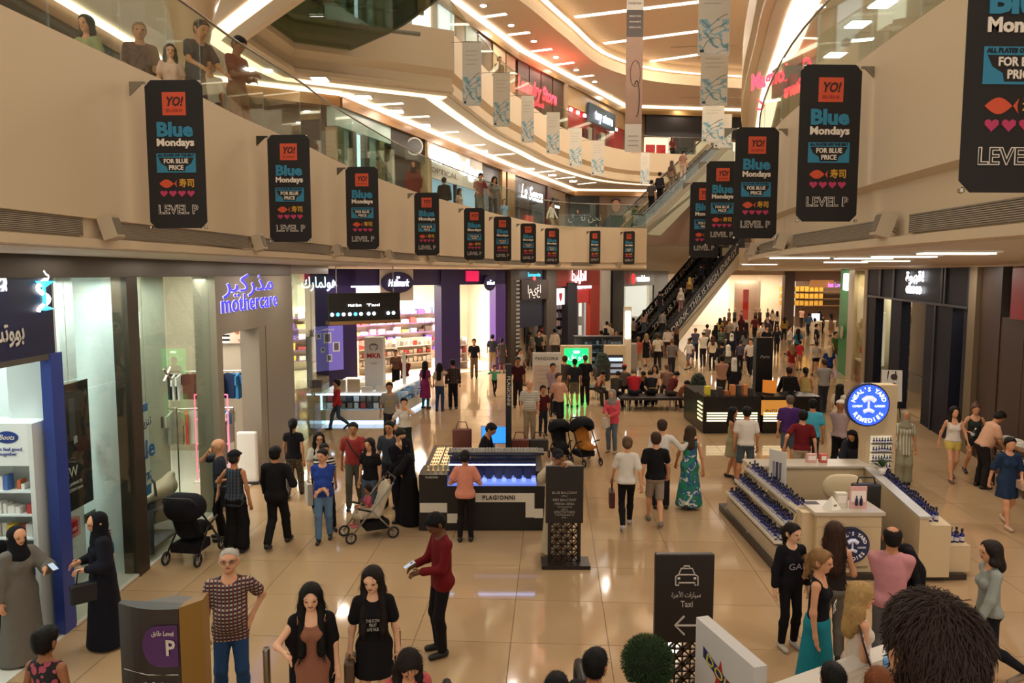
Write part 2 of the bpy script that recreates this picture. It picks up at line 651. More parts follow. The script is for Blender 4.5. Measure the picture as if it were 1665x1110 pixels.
def person(label, loc, face, H=1.72, sex='m', skin=1, hair=('short', '#17120f'), top=('tee', '#888888'), bot=('trousers', '#222222'),
   pose='stand', girth=1.0, shoe='#1b1817', hy=0, hp=None, ht=0, lean=None, over=None, kid=False, glasses=False, mirror=False, **kw):
 """face: 0 looks at the camera, 90 to the right of the picture, 180 away, -90 left"""
 global N_PEOPLE
 N_PEOPLE += 1
 loc = Vector(loc)
 for k_, (sx_, sy_) in SHIFT.items():
  if label.startswith(k_):
   loc += Vector((sx_, sy_, 0))
 dist = max(3.0, (loc - Vector((0, 0, loc.z))).length)
 res = kw.get('res') or min(0.037, max(0.0165, 0.0015 * dist))
 near = dist < 15.5
 ps = dict(POSES[pose])
 ps.update({k_: v for k_, v in kw.items() if k_ in ('ha', 'hb', 'fa', 'fb', 'drop', 'sit')})
 if mirror:
  fl = lambda p: (-p[0], p[1], p[2])
  ps['ha'], ps['hb'] = fl(ps['hb']), fl(ps['ha'])
  ps['fa'], ps['fb'] = fl(ps['fb']), fl(ps['fa'])
 lean = ps.get('lean', 0) if lean is None else lean
 hp = ps.get('hp', 4) if hp is None else hp
 s = H / 1.72
 hs = 1.06 if not kid else 1.26                 # children have relatively larger heads
 f = sex == 'f'
 g = girth
 zp = ps.get('sit', 0.92 - ps.get('drop', 0.0))     # pelvis height
 dz = zp - 0.92
 shw = (.155 if f else .178) * (0.5 + 0.5 * g)
 Rl = Matrix.Rotation(math.radians(lean), 3, 'X')
 piv = Vector((0, 0, zp))

 def U(x, y, z):            # upper-body point, carried by the lean
  return tuple(piv + Rl @ (Vector((x, y, z + dz)) - piv))
 V3 = Vector
 # --- torso
 ch, wa, hi_ = (.122, .108, .135) if f else (.138, .122, .128)
 ch, wa, hi_ = ch * g, wa * g, hi_ * (0.4 + 0.6 * g)
 T = [(U(0, 0, 1.30), U(0, 0, 1.10), ch, wa, .70), (U(0, 0, 1.10), U(0, 0, .96), wa, hi_, .74),
   (U(-shw + .045, .005, 1.362), U(shw - .045, .005, 1.362), .052, .052, .9),
   (U(-.015, .012, 1.425), U(-shw + .03, .005, 1.372), .04, .04, 1), (U(.015, .012, 1.425), U(shw - .03, .005, 1.372), .04, .04, 1)]
 if f:
  T += [(U(-.060, -.062, 1.245), U(-.060, -.060, 1.23), .055, .055, 1), (U(.060, -.062, 1.245), U(.060, -.060, 1.23), .055, .055, 1)]
 if g > 1.1:
  T += [(U(0, -.05 * g, 1.06), U(0, -.05 * g, 1.02), .135 * g, .13 * g, .8)]
 hw = .080 if f else .08
 PV = [((-hw, 0.01, zp), (hw, 0.01, zp), .088 * (0.4 + .6 * g), .092 * (.4 + .6 * g), .95)]
 if not ps.get('sit'):
  PV += [((-hw, .05, zp - .02), (hw, .05, zp - .02), .07, .07, 1)]
 # --- legs
 L = {}
 for sd, key, sg in (('a', 'fa', -1), ('b', 'fb', 1)):
  hip = V3((sg * hw, 0, zp - .02))
  an = V3(ps[key])
  kn, an = ik(hip, an, .415, .415, (0.05 * sg, -1, 0.15 if not ps.get('sit') else .8))
  L[sd] = (hip, kn, an)
 th, kn_, ca, ank = (.078 * (0.3 + .7 * g), .052, .052, .034)
 if f:
  th *= 1.03
 LEG = []
 for sd in 'ab':
  hip, kn, an = L[sd]
  mid = kn.lerp(an, .32) + V3((0, .012, 0))
  LEG += [(tuple(hip), tuple(kn), th, kn_, 1), (tuple(kn), tuple(mid), kn_ - .004, ca, 1), (tuple(mid), tuple(an), ca, ank, 1)]
 FEET = []
 for sd, key in (('a', 'fa'), ('b', 'fb')):
  an = L[sd][2]
  lift = an.z - .08
  heel = V3((an.x, an.y + .035, an.z - .045))
  toe = V3((an.x * 1.12, an.y - .15, max(.03, an.z - .045 - lift * 1.3)))
  FEET.append((heel, toe))
 # --- arms
 ARM, PALM, FING, AR = [], [], [], {}
 ul, fl_ = .285, .245
 for sd, key, sg in (('a', 'ha', -1), ('b', 'hb', 1)):
  sh = V3(U(sg * shw, .005, 1.375))
  tg = V3(U(*ps[key]))
  if ps.get('sit'):
   tg = V3(ps[key])
  pole = (sg * .55, .75, -.25)
  if key in ('ha', 'hb') and ps[key][2] > 1.3:
   pole = (sg * .8, -.1, -.8) if ps[key][2] < 1.56 else (sg * .8, .1, .8)
  el, wr = ik(sh, tg, ul, fl_, pole)
  AR[sd] = (sh, el, wr)
  aw = (.040 if f else .047) * (0.4 + .6 * g)
  ARM += [(tuple(sh), tuple(el), aw, .034, 1), (tuple(el), tuple(wr), .036, .024, 1)]
  fd = (wr - el).normalized()
  # the hand droops a little towards the floor when hanging
  hd = (fd + V3((0, -.15, -.1))).normalized()
  pe = wr + hd * .085
  PALM += [(tuple(wr), tuple(pe), .026, .031, .75)]
  FING.append((wr, hd, pe, sg))
 # --- neck and head
 nb = V3(U(0, .012, 1.40))
 hc0 = V3(U(0, 0, 1.50))                           # base of the skull
 Rh = Rl @ rotm(hy, hp, ht) if not ps.get('sit') else Rl @ rotm(hy, hp, ht)

 def Hd(x, y, z):
  return tuple(hc0 + Rh @ (V3((x, y, z - 1.50)) * hs))
 NECK = [(tuple(nb), Hd(0, .01, 1.56), .053 if f else .06, .05 if f else .056, 1)]
 HEAD = [(Hd(0, .022, 1.632), Hd(0, .018, 1.60), .083 * hs, .078 * hs, 1), (Hd(0, -.022, 1.635), Hd(0, -.03, 1.56), .072 * hs, .055 * hs, 1),
   (Hd(0, -.058, 1.522), Hd(0, -.045, 1.545), .026 * hs, .04 * hs, 1)]
 if near:
  HEAD += [(Hd(0, -.106, 1.578), Hd(0, -.094, 1.612), .0125 * hs, .008 * hs, 1), (Hd(-.04, -.078, 1.628), Hd(.04, -.078, 1.628), .014 * hs, .014 * hs, 1)]
  for sg in (-1, 1):
   HEAD += [(Hd(sg * .082, .012, 1.575), Hd(sg * .085, .018, 1.605), .012, .016, 1)]
 root_s = s

 fing = MB()
 if dist < 19:
  for wr, hd, pe, sg in FING:
   side = hd.cross(V3((0, 1, 0)))
   side = side.normalized() if side.length > .2 else V3((sg, 0, 0))
   nrm = side.cross(hd).normalized()
   thumb_s = -1 if (side.x * sg) > 0 else 1
   curl = V3((-sg * .55, -.15, 0)) if hd.z < -.6 else V3((0, 0, -.75))
   for q in range(4):
    o = (q - 1.5) * .0155
    ln = (.066, .076, .070, .056)[q]
    b0 = wr + hd * .07 + side * o * .9
    b1 = pe + side * o + hd * ln * .42 + curl * .010
    b2 = b1 + (hd * .75 + curl * .55).normalized() * ln * .36
    b3 = b2 + (hd * .35 + curl * .95).normalized() * ln * .34
    fing.tube([b0, b1, b2, b3], .0088, 5, .0066)
   t0 = wr + hd * .025 + side * thumb_s * .016
   t1 = t0 + (hd * .6 + side * thumb_s * .75 + curl * .2).normalized() * .045
   t2 = t1 + (hd * .95 + side * thumb_s * .15 + curl * .3).normalized() * .035
   fing.tube([t0, t1, t2], .0105, 6, .0075)

 body = T + PV + LEG + ARM + PALM + NECK + HEAD
 if ps.get('sit') is None or True:
  for heel, toe in FEET:
   body.append((tuple(heel), tuple(toe), .036, .028, 1))
 hc = Hd(0, -.01, 1.60)
 V, F = sdf_mesh(body, res / s * (1.0 if near else 1.12), k=.035, fine=((hc, .12 * hs, min(res / s, .0105)) if dist < 12 else None))
 me = np_mesh('body', V, F, fing)
 o = link('person', me, mat(SKIN[skin], 0.55, spec=0.35, noise=0.06, nscale=12))
 o.location = loc
 o.rotation_euler = (0, 0, math.radians(face))
 o.scale = (s, s, s)
 tag(o, label, 'person')
 fr = res / s
 near_fr = min(fr, .016) if near else fr

 def part(name, prims, material, infl=0.0, k=.03, clips=(), cuts=(), r=None, parent=o):
  V, F = sdf_mesh(prims, r or fr, infl, k, clips, cuts)
  if len(F) == 0:
   return None
  return link(name, np_mesh(name, V, F), material, parent)

 up = Rl @ V3((0, 0, 1))

 def hem(z, upper=True):       # cut everything below z
  return (U(0, 0, z) if upper else (0, 0, z + dz), tuple(-up) if upper else (0, 0, -1))

 # ---- clothes
 def sleeves(fr_, ra=.046, rb=.052, fore=0.0):
  out = []
  ra, rb = ra * (0.5 + .5 * g), rb * (.5 + .5 * g)
  for sd in 'ab':
   sh, el, wr = AR[sd]
   out.append((tuple(sh), tuple(sh.lerp(el, fr_)), ra, rb, 1))
   if fore:
    out.append((tuple(el), tuple(el.lerp(wr, fore)), rb * .95, .036 if fore > .8 else .042, 1))
  return out

 neck_cut = [(U(0, -.035, 1.475), .088)]
 shirt = None

 def make_top(tk, col, name=None, grow=0.0):
  m = cloth(col)
  base = list(T)
  hz = {'tank': .93, 'crop': 1.02}.get(tk, .88)
  if kw.get('hem'):
   hz = kw['hem']
  drape = [(U(0, 0.005, 1.2), U(0, 0.005, hz), ch * .97, (hi_ if f else max(hi_, wa)) * 1.0, .74)]
  base += drape
  if hz < .95 and not ps.get('sit'):
   base += [(p[0], p[1], p[2], p[3], p[4]) for p in PV]
   if hz < .87:
    base += [LEG[0], LEG[3]]
  i = .013 + grow
  if tk in ('tee', 'polo', 'blouse', 'long', 'jacket', 'hoodie', 'coat', 'dress', 'tunic'):
   if tk in ('tee', 'polo', 'dress', 'tunic'):
    base += sleeves(kw.get('slv', .62), .044, .052)
   elif tk == 'blouse':
    base += sleeves(.45, .044, .05)
   else:
    base += sleeves(1.0, .044, .040, .92)
  cuts = list(neck_cut)
  if tk in ('tank', 'dresst'):
   cuts = [(U(0, -.06, 1.44), .115), (U(-shw - .055, 0, 1.38), .088), (U(shw + .055, 0, 1.38), .088)]
   base = [p for p in base]
  if tk in ('jacket', 'coat'):
   i += .012
  nm = name or {'tee': 't_shirt', 'polo': 'polo_shirt', 'blouse': 'blouse', 'long': 'shirt', 'jacket': 'jacket', 'hoodie': 'hoodie', 'coat': 'coat', 'tank': 'tank_top', 'crop': 'top', 'dress': 'dress', 'dresst': 'dress', 'tunic': 'tunic'}[tk]
  clips = [hem(hz)]
  if tk in ('dress', 'dresst', 'tunic'):
   zz = kw.get('dhem', .45) if tk != 'tunic' else kw.get('dhem', .70)
   clips = [((0, 0, zz), (0, 0, -1))]
   wd = kw.get('dw', .19)
   base += [((0, .01, .95 + dz), (0, .01, zz - .02), hi_ * 1.02, wd, .8)]
   base += PV
   base += [(p[0], p[1], p[2], p[3], p[4]) for p in LEG]
  return part(nm, base, m, i, .035, clips, cuts)

 def make_robe(col, name='robe', hemz=.03, wd=.26):
  base = T + PV + [(U(0, .01, 1.22), (0, .02, hemz - .03), ch * 1.05, wd, .85)] + sleeves(1.0, .06, .07, .85)
  for sd in 'ab':
   base.append((tuple(L[sd][0]), tuple(L[sd][2]), .1, .1, 1))
  return part(name, base, cloth(col), .016, .05, [((0, 0, hemz), (0, 0, -1))], neck_cut)

 def make_bot(bk, col):
  m = cloth(col)
  waist = [(U(0, 0, 1.0), (0, 0, .92 + dz), wa * .98, hi_ * .98, .76)] + PV
  clips = [((0, 0, 1.0 + dz), (0, 0, 1))]
  if bk in ('trousers', 'jeans', 'wide', 'leggings', 'shorts', 'hot'):
   rr = {'trousers': (.012, .062, .056), 'jeans': (.010, .058, .050), 'wide': (.016, .085, .10), 'leggings': (.007, .05, .042), 'shorts': (.010, .08, 0), 'hot': (.010, .08, 0)}[bk]
   base = list(waist)
   for sd in 'ab':
    hip, kn, an = L[sd]
    if bk == 'shorts':
     base.append((tuple(hip), tuple(hip.lerp(kn, .88)), th - .002, .070, 1))
    elif bk == 'hot':
     base.append((tuple(hip), tuple(hip.lerp(kn, .28)), th, .078, 1))
    else:
     base.append((tuple(hip), tuple(kn), th, rr[1], 1))
     e_ = .93 if not kw.get('crop') else .75
     md = kn.lerp(an, .32) + V3((0, .012, 0))
     r3 = max(rr[1] - .004, ca + .003)
     base.append((tuple(kn), tuple(md), rr[1], r3, 1))
     base.append((tuple(md), tuple(md.lerp(an, e_)), r3, rr[2], 1))
   nm = {'trousers': 'trousers', 'jeans': 'jeans', 'wide': 'trousers', 'leggings': 'leggings', 'shorts': 'shorts', 'hot': 'shorts'}[bk]
   return part(nm, base, m, rr[0], .025, clips)
  zz = {'skirt': .52, 'mini': .62, 'maxi': .06}[bk]
  base = waist + [((0, .01, .95 + dz), (0, .01, zz - .02), hi_ * 1.0, kw.get('dw', .2 if bk != 'maxi' else .26), .85)] + LEG
  return part('skirt', base, m, .014, .04, clips + [((0, 0, zz), (0, 0, -1))])

 if bot:
  make_bot(*bot)
 if top:
  if top[0] == 'robe':
   shirt = make_robe(top[1])
  else:
   shirt = make_top(*top)
 if over:
  make_top(over[0], over[1], over[2] if len(over) > 2 else None, .016)
 # ---- shoes
 if shoe:
  for heel, toe in FEET:
   part('shoe', [(tuple(heel), tuple(toe), .038, .030, 1), (tuple(heel + V3((0, 0, .02))), tuple(heel + V3((0, -.02, .02))), .038, .038, 1)],
     mat(shoe, .5), .006, .02, [((0, 0, min(heel.z, toe.z) - .034), (0, 0, -1))], r=min(fr, .02) if near else min(fr, .028))
 # ---- hair and head wear
 hk, hcq = hair
 hm = mat(hcq, .62, spec=.22, noise=.3, nscale=30, bump=.6, bscale=60) if not isinstance(hcq, bpy.types.Material) else hcq
 hr = min(fr, .0135) if near else fr * .85
 n_face = tuple(Rh @ V3((0, -.80, -.60)))
 cap = [(Hd(0, .026, 1.637), Hd(0, .028, 1.595), .090 * hs, .084 * hs, 1), (Hd(0, -.02, 1.648), Hd(0, -.005, 1.64), .078 * hs, .082 * hs, 1)]
 fclip = [(Hd(0, -.048, 1.628), n_face)]
 if hk == 'short':
  part('hair', cap, hm, .004, .02, fclip, r=hr)
 elif hk == 'crop':
  part('hair', cap, hm, -.002, .02, [(Hd(0, -.048, 1.642), n_face)], r=hr)
 elif hk == 'balding':
  part('hair', cap, hm, .004, .02, [(Hd(0, -.02, 1.62), tuple(Rh @ V3((0, -.95, -.3))))], [(Hd(0, .045, 1.735), .072), (Hd(0, -.03, 1.74), .09)], r=hr)
 elif hk in ('long', 'mid', 'curly'):
  ln = kw.get('hl', 1.18 if hk == 'long' else 1.34)
  fr2 = .034 if hk != 'curly' else .05
  base = cap + [(Hd(0, .05, 1.60), U(0, .085, ln), .075 if hk != 'curly' else .09, .085, .8)]
  for sg in (-1, 1):
   ly = .01 if hk != 'curly' else .045
   base += [(Hd(sg * .072, ly, 1.63), Hd(sg * .086, ly, 1.50), .03, fr2, 1), (Hd(sg * .086, ly, 1.50), U(sg * .095, kw.get('hf', -.02 if hk != 'curly' else .05), ln + .06), fr2, .04, 1)]
  part('hair', base, hm, .006 if hk != 'curly' else .016, .03, [], [(Hd(0, -.118, 1.565), .088 if hk != 'curly' else .108), (Hd(0, -.13, 1.5), .085 if hk != 'curly' else .11), (Hd(0, -.135, 1.635), .082)], r=hr)
 elif hk in ('pony', 'bun', 'topbun'):
  base = list(cap)
  if hk == 'pony':
   base += [(Hd(0, .10, 1.63), Hd(0, .13, 1.60), .035, .035, 1), (Hd(0, .13, 1.60), U(0, .12, 1.30), .034, .02, 1)]
  elif hk == 'bun':
   base += [(Hd(0, .125, 1.60), Hd(0, .125, 1.59), .045, .045, 1)]
  else:
   base += [(Hd(0, .04, 1.745), Hd(0, .04, 1.75), .04, .035, 1)]
  part('hair', base, hm, .003, .02, fclip, r=hr)
 elif hk == 'hijab':
  base = [(Hd(0, .02, 1.63), Hd(0, .015, 1.56), .098, .092, 1), (Hd(0, .01, 1.54), U(0, 0, 1.36), .085, .11, 1), (U(-.1, 0, 1.36), U(.1, 0, 1.36), .07, .07, 1),
    (U(0, .02, 1.36), U(0, .03, 1.22), .12, .13, .85)]
  part('headscarf', base, cloth(hcq), .008, .03, [hem(kw.get('shem', 1.2))], [(Hd(0, -.125, 1.585), .078)], r=hr)
 elif hk == 'cap':
  part('hair', cap, mat('#17120f', .6), .0, .02, fclip, r=hr)
  part('cap', cap + [(Hd(0, -.11, 1.655), Hd(0, -.15, 1.645), .03, .03, 1), (Hd(-.05, -.10, 1.655), Hd(.05, -.10, 1.655), .02, .02, 1)], cloth(hcq), .008, .02, [(Hd(0, 0, 1.640), tuple(Rh @ V3((0, 0, -1))))], r=hr)
 elif hk == 'kufi':
  part('skullcap', cap, cloth(hcq), .006, .02, [(Hd(0, 0, 1.65), tuple(Rh @ V3((0, 0, -1))))], r=hr)
 # ---- loose strands over the hair of the nearest people
 if dist < kw.get('strand_d', 9.5) and hk in ('short', 'long', 'mid', 'curly', 'pony', 'bun', 'crop'):
  ho = [c for c in o.children if c.name.startswith('hair')]
  if ho:
   hme_ = ho[0].data
   nv = len(hme_.vertices)
   co = np.empty(nv * 3, np.float32)
   no = np.empty(nv * 3, np.float32)
   hme_.vertices.foreach_get('co', co)
   hme_.vertices.foreach_get('normal', no)
   co, no = co.reshape(-1, 3), no.reshape(-1, 3)
   rg = np.random.RandomState(N_PEOPLE)
   n_s = kw.get('strands', 900)
   ix = rg.randint(0, nv, n_s)
   p_, n_ = co[ix] + rg.normal(0, .004, (n_s, 3)), no[ix]
   hcv = np.array(Hd(0, .03, 1.66))
   flow = (p_ - hcv) * np.array([1, 1, .2]) + np.array([0, 0, -.12]) + rg.normal(0, .03 if hk != 'curly' else .12, (n_s, 3))
   flow -= n_ * (flow * n_).sum(1)[:, None]
   flow /= np.linalg.norm(flow, axis=1)[:, None] + 1e-6
   ln_ = {'short': .035, 'crop': .012, 'curly': .06, 'long': .11, 'mid': .09}.get(hk, .05) * rg.uniform(.6, 1.3, (n_s, 1))
   sd_ = np.cross(flow, n_)
   wd_ = .0016
   base_ = p_ + n_ * .001
   mid_ = base_ + flow * ln_ * .55 + n_ * .003
   tip_ = base_ + flow * ln_ + n_ * .0005
   fc_ = np.array(Hd(0, -.095, 1.575))
   kp_ = np.ones(n_s, bool)
   for q_ in (base_, mid_, tip_):
    kp_ &= np.linalg.norm(q_ - fc_, axis=1) > .092
   base_, mid_, tip_, sd_ = base_[kp_], mid_[kp_], tip_[kp_], sd_[kp_]
   n_s = len(base_)
   VV = np.stack([base_ - sd_ * wd_, base_ + sd_ * wd_, mid_ + sd_ * wd_, mid_ - sd_ * wd_, tip_], 1).reshape(-1, 3)
   sm = bpy.data.meshes.new('hair_strands')
   sm.from_pydata(VV.tolist(), [], [f_ for i in range(n_s) for f_ in ((5 * i, 5 * i + 1, 5 * i + 2, 5 * i + 3), (5 * i + 3, 5 * i + 2, 5 * i + 4))])
   so_ = link('hair_strands', sm, hm, ho[0])
   so_['kind'] = 'stuff'
 # ---- face
 if near and not kw.get('noface'):
  eb = mat('#1a110c', .5)
  for sg in (-1, 1):
   q = MB()
   c0, c1, c2 = Hd(sg * .019, -.0945, 1.604), Hd(sg * .034, -.0955, 1.607), Hd(sg * .049, -.0865, 1.605)
   q.tube([c0, c1, c2], lambda t: .0028 + .0046 * math.sin(math.pi * t), 6)
   q.build('eye', mat('#1d1512', .25), o, True)
   q = MB()
   q.tube([Hd(sg * .016, -.0945, 1.630), Hd(sg * .034, -.095, 1.636), Hd(sg * .052, -.084, 1.630)], lambda t: .002 + .002 * math.sin(math.pi * t), 5)
   q.build('eyebrow', hm if hk not in ('hijab', 'cap', 'kufi', 'none') else eb, o, True)
  q = MB()
  q.tube([Hd(-.026, -.083, 1.545), Hd(0, -.097, 1.548), Hd(.026, -.083, 1.545)], lambda t: .0025 + .0055 * math.sin(math.pi * t), 6)
  q.build('lips', mat('#8d4a3d' if skin < 3 else '#5a2f26', .45), o, True)
  if glasses:
   q = MB()
   for sg in (-1, 1):
    q.tube([Hd(sg * .036 + .026 * math.cos(a_ * math.pi / 5), -.104, 1.606 + .019 * math.sin(a_ * math.pi / 5)) for a_ in range(11)], .0028, 5)
    q.tube([Hd(sg * .062, -.10, 1.61), Hd(sg * .088, .01, 1.61)], .0025, 5)
   q.tube([Hd(-.01, -.107, 1.608), Hd(.01, -.107, 1.608)], .0025, 5)
   q.build('glasses', mat('#2a1c14', .3), o)
 o['hand_a'] = [float(x) for x in AR['a'][2]]
 o['hand_b'] = [float(x) for x in AR['b'][2]]
 return o


def hand_world(o, sd='a', down=.1):
 p = Vector(o['hand_' + sd])
 return o.location + Matrix.Rotation(o.rotation_euler.z, 3, 'Z') @ (p * o.scale.x)

# ---------------------------------------------------------------- plan curves of the galleries, from where their glass meets the fascia
def spline(pts, n=6):
 P = [Vector(p) for p in pts]
 P = [P[0] * 2 - P[1]] + P + [P[-1] * 2 - P[-2]]
 out = []
 for i in range(1, len(P) - 2):
  for k in range(n):
   t = k / n
   a, b, c, d = P[i - 1], P[i], P[i + 1], P[i + 2]
   out.append(0.5 * ((2 * b) + (c - a) * t + (2 * a - 5 * b + 4 * c - d) * t * t + (3 * b - a - 3 * c + d) * t ** 3))
 out.append(P[-2])
 return out


Z1, Z2 = 6.63, 11.9            # glass foot of level one and two
F1, F2 = 6.5, 11.75            # floors
l1 = [atz(px, py, Z1).xy for px, py in [(0, 7), (216, 108), (328, 158), (400, 194), (501, 238), (562, 268), (670, 310), (760, 335), (835, 354), (908, 367), (1052, 371)]]
l1 = [Vector((-4.05, 2.0)), Vector((-4.0, 4.2))] + l1
CURVE_L1 = spline(l1, 5)
CURVE_R1 = spline([Vector(p) for p in [(3.05, 1.5), (3.15, 3.5), (3.23, 5.7), (3.34, 7.33), (3.62, 10.2), (4.5, 14), (5.95, 18.5), (7.6, 23.5), (9.3, 28.5), (10.9, 33.5), (12.2, 36.5), (14.5, 38.5), (18, 39.5)]], 5)
CURVE_L2 = spline([Vector(p) for p in [(-1.78, 23.4), (-1.1, 26.5), (-.2, 30.1), (1.0, 33.5), (2.5, 37.8), (5.2, 42.9), (7.3, 45.0), (9.8, 46.0), (12.5, 46.3)]], 5)
CURVE_R2 = spline([Vector(p) for p in [(3.6, 6.0), (4.3, 11.0), (5.1, 15.5), (5.9, 18.7), (7.0, 23.0), (8.06, 26.6), (9.6, 31.5), (11.6, 36.5)]], 5)


def offset(curve, d):
 out = []
 n = len(curve)
 for i in range(n):
  t = (curve[min(i + 1, n - 1)] - curve[max(i - 1, 0)]).normalized()
  out.append(curve[i] + Vector((-t.y, t.x)) * d)
 return out


def sweep(curve, prof, side):
 """prof: closed list of (offset away from the void, z); side +1 = left of the walking direction"""
 m = MB()
 n = len(prof)
 vs, fs = [], []
 rings = [offset(curve, side * o_) for o_, z_ in prof]
 for i in range(len(curve)):
  for k in range(n):
   vs.append((rings[k][i].x, rings[k][i].y, prof[k][1]))
 for i in range(len(curve) - 1):
  for k in range(n):
   q = (i * n + k, i * n + (k + 1) % n, (i + 1) * n + (k + 1) % n, (i + 1) * n + k)
   fs.append(q if side > 0 else q[::-1])
 fs.append(tuple(range(n)))
 fs.append(tuple(range((len(curve) - 1) * n, len(curve) * n)))
 return m.add(vs, fs)


M_CREAM = mat('#d4bd9c', .55, spec=.3, noise=.03, nscale=.7)
M_CREAM2 = mat('#c3ad93', .6, spec=.3)
M_CEIL = mat('#d3c4ae', .6, spec=.3, noise=.02, nscale=.8)
M_WARM = mat('#ffd9a0', .5, emit=9.0)
M_WHITE_L = mat('#fff1da', .5, emit=14.0)
M_BRONZE = mat('#4b4238', .35, metal=.6)
M_CHROME = mat('#b9b2a6', .18, metal=1.0)
M_GOLD = mat('#a58150', .3, metal=.7)
M_BLACK = mat('#14110f', .45)
M_DARKWOOD = mat('#3a2a22', .4, noise=.15, nscale=3)
M_WHITE = mat('#e8e2d8', .45)
M_GLASS = glass()
M_RAIL = glass('#eef4f0', .22)

ORD = ['first', 'second', 'third', 'fourth', 'fifth', 'sixth', 'seventh', 'eighth', 'ninth', 'tenth', 'eleventh', 'twelfth', 'thirteenth', 'fourteenth', 'fifteenth', 'sixteenth', 'seventeenth', 'eighteenth', 'nineteenth', 'twentieth', 'last']
# ---------------------------------------------------------------- floor: base slab and separate polished tiles
floor = struct(bxo('floor', mat('#6b5641', .7), None, -26, 40, -2, 80, -.30, -.006))
tile_m = bpy.data.materials.new('polished_tile')
tile_m.use_nodes = True
nt = tile_m.node_tree
bs = nt.nodes['Principled BSDF']
bs.inputs['Roughness'].default_value = .07
bs.inputs['Specular IOR Level'].default_value = .5
tc = nt.nodes.new('ShaderNodeTexCoord')
geo = nt.nodes.new('ShaderNodeNewGeometry')
oi = nt.nodes.new('ShaderNodeObjectInfo')
nz = nt.nodes.new('ShaderNodeTexNoise')
nz.inputs['Scale'].default_value = .9
nz.inputs['Detail'].default_value = 5
nt.links.new(geo.outputs['Position'], nz.inputs['Vector'])
ad = nt.nodes.new('ShaderNodeMath')
ad.operation = 'MULTIPLY_ADD'
ad.inputs[1].default_value = .35
nt.links.new(oi.outputs['Random'], ad.inputs[0])
nt.links.new(nz.outputs['Fac'], ad.inputs[2])
cr = nt.nodes.new('ShaderNodeValToRGB')
cr.color_ramp.elements[0].position = .35
cr.color_ramp.elements[0].color = srgb('#ab8d69')
cr.color_ramp.elements[1].position = 1.0
cr.color_ramp.elements[1].color = srgb('#b99a75')
nt.links.new(ad.outputs[0], cr.inputs[0])
nt.links.new(cr.outputs[0], bs.inputs['Base Color'])
TS = 1.22
tile_me = MB().box(-TS / 2 + .004, TS / 2 - .004, -TS / 2 + .004, TS / 2 - .004, -.02, 0).mesh('tile')
tile_me.materials.append(tile_m)
ang = math.radians(-3.2)
ca_, sa_ = math.cos(ang), math.sin(ang)
cells = []
for i in range(-22, 32):
 for j in range(-6, 60):
  x, y = i * TS + .1, 8.85 + (j + .5) * TS - 8 * TS
  X, Y = x * ca_ - y * sa_, x * sa_ + y * ca_
  if Y < 1 or Y > 66 or X < -16 or X > 30:
   continue
  if X < -6.2 and Y < 18.6:
   continue
  q = X / max(Y, .5)
  inview = abs(X) < (.69 * Y + 1.2) and Y > 6.4
  cells.append((0 if inview else 1, Y, X, Y))
cells.sort()
rest = MB()
for n_, (flag, key, X, Y) in enumerate(cells):
 if n_ < 300:
  o = bpy.data.objects.new('tile', tile_me)
  C.objects.link(o)
  o.parent = floor
  o.location = (X, Y, 0)
  o.rotation_euler = (0, 0, ang)
 else:
  h = TS / 2 - .004
  rest.add([(X + a * h * ca_ - b * h * sa_, Y + a * h * sa_ + b * h * ca_, 0) for a, b in ((-1, -1), (1, -1), (1, 1), (-1, 1))], [(0, 1, 2, 3)])
ro = rest.build('far_tiles', tile_m, floor)
ro['kind'] = 'stuff'

# ---------------------------------------------------------------- level one: slabs, fascias, ground ceiling
PROF1 = [(0, Z1), (0, 5.42), (.10, 5.38), (.10, 4.93), (-.03, 4.91), (-.03, 4.84), (.35, 4.84), (.35, Z1)]
PROF1L = [(0, Z1), (0, 5.10), (.05, 5.09), (.05, 4.93), (-.03, 4.91), (-.03, 4.84), (.35, 4.84), (.35, Z1)]
struct(sweep(CURVE_L1, PROF1L, 1).build('wall_left_gallery', M_CREAM))
struct(sweep(CURVE_R1, PROF1, -1).build('wall_right_gallery', M_CREAM))
lp = [(p.x, p.y) for p in offset(CURVE_L1, .2)]
struct(MB().prism(lp + [(6.6, 36.5), (3, 50.5), (-30, 50.5), (-30, 2)], 4.83, F1).build('ceiling_ground_left', M_CEIL))
rp = [(p.x, p.y) for p in offset(CURVE_R1, -.2)]
struct(MB().prism(rp + [(40, 39.5), (40, 1.5)], 4.83, F1).build('ceiling_ground_right', M_CEIL))
struct(bxo('ceiling_ground_back', M_CEIL, None, 19, 45, 39.5, 64, 4.83, F1))
struct(bxo('wall_back_gallery', M_CREAM, None, 3, 45, 62, 62.6, 4.6, 7.2))
struct(bxo('wall_back_upper', mat('#8f7355', .6), None, -2, 45, 64, 64.4, 4.6, 16))

# ---------------------------------------------------------------- level two
PROF2 = [(0, Z2), (0, 10.75), (.18, 10.55), (.18, 10.30), (.05, 10.25), (.05, 10.12), (.5, 10.12), (.5, Z2)]
NOTCH = [Vector(p) for p in [(-1.5, 10.5), (-4.1, 15.5), (-6.3, 18.2), (-5.95, 20.9), (-1.75, 23.05)]]
struct(sweep(CURVE_L2, PROF2, 1).build('wall_left_upper_gallery', M_CREAM))
nf = []
for a, b in zip(NOTCH[:-1], NOTCH[1:]):
 for t in (0, .25, .5, .75):
  nf.append(a.lerp(b, t))
nf.append(NOTCH[-1])
struct(sweep(nf, PROF2, 1).build('wall_left_upper_recess', M_CREAM))
struct(sweep(CURVE_R2, PROF2, -1).build('wall_right_upper_gallery', M_CREAM))
lp2 = [(p.x, p.y) for p in offset(nf, .25)] + [(p.x, p.y) for p in offset(CURVE_L2, .25)]
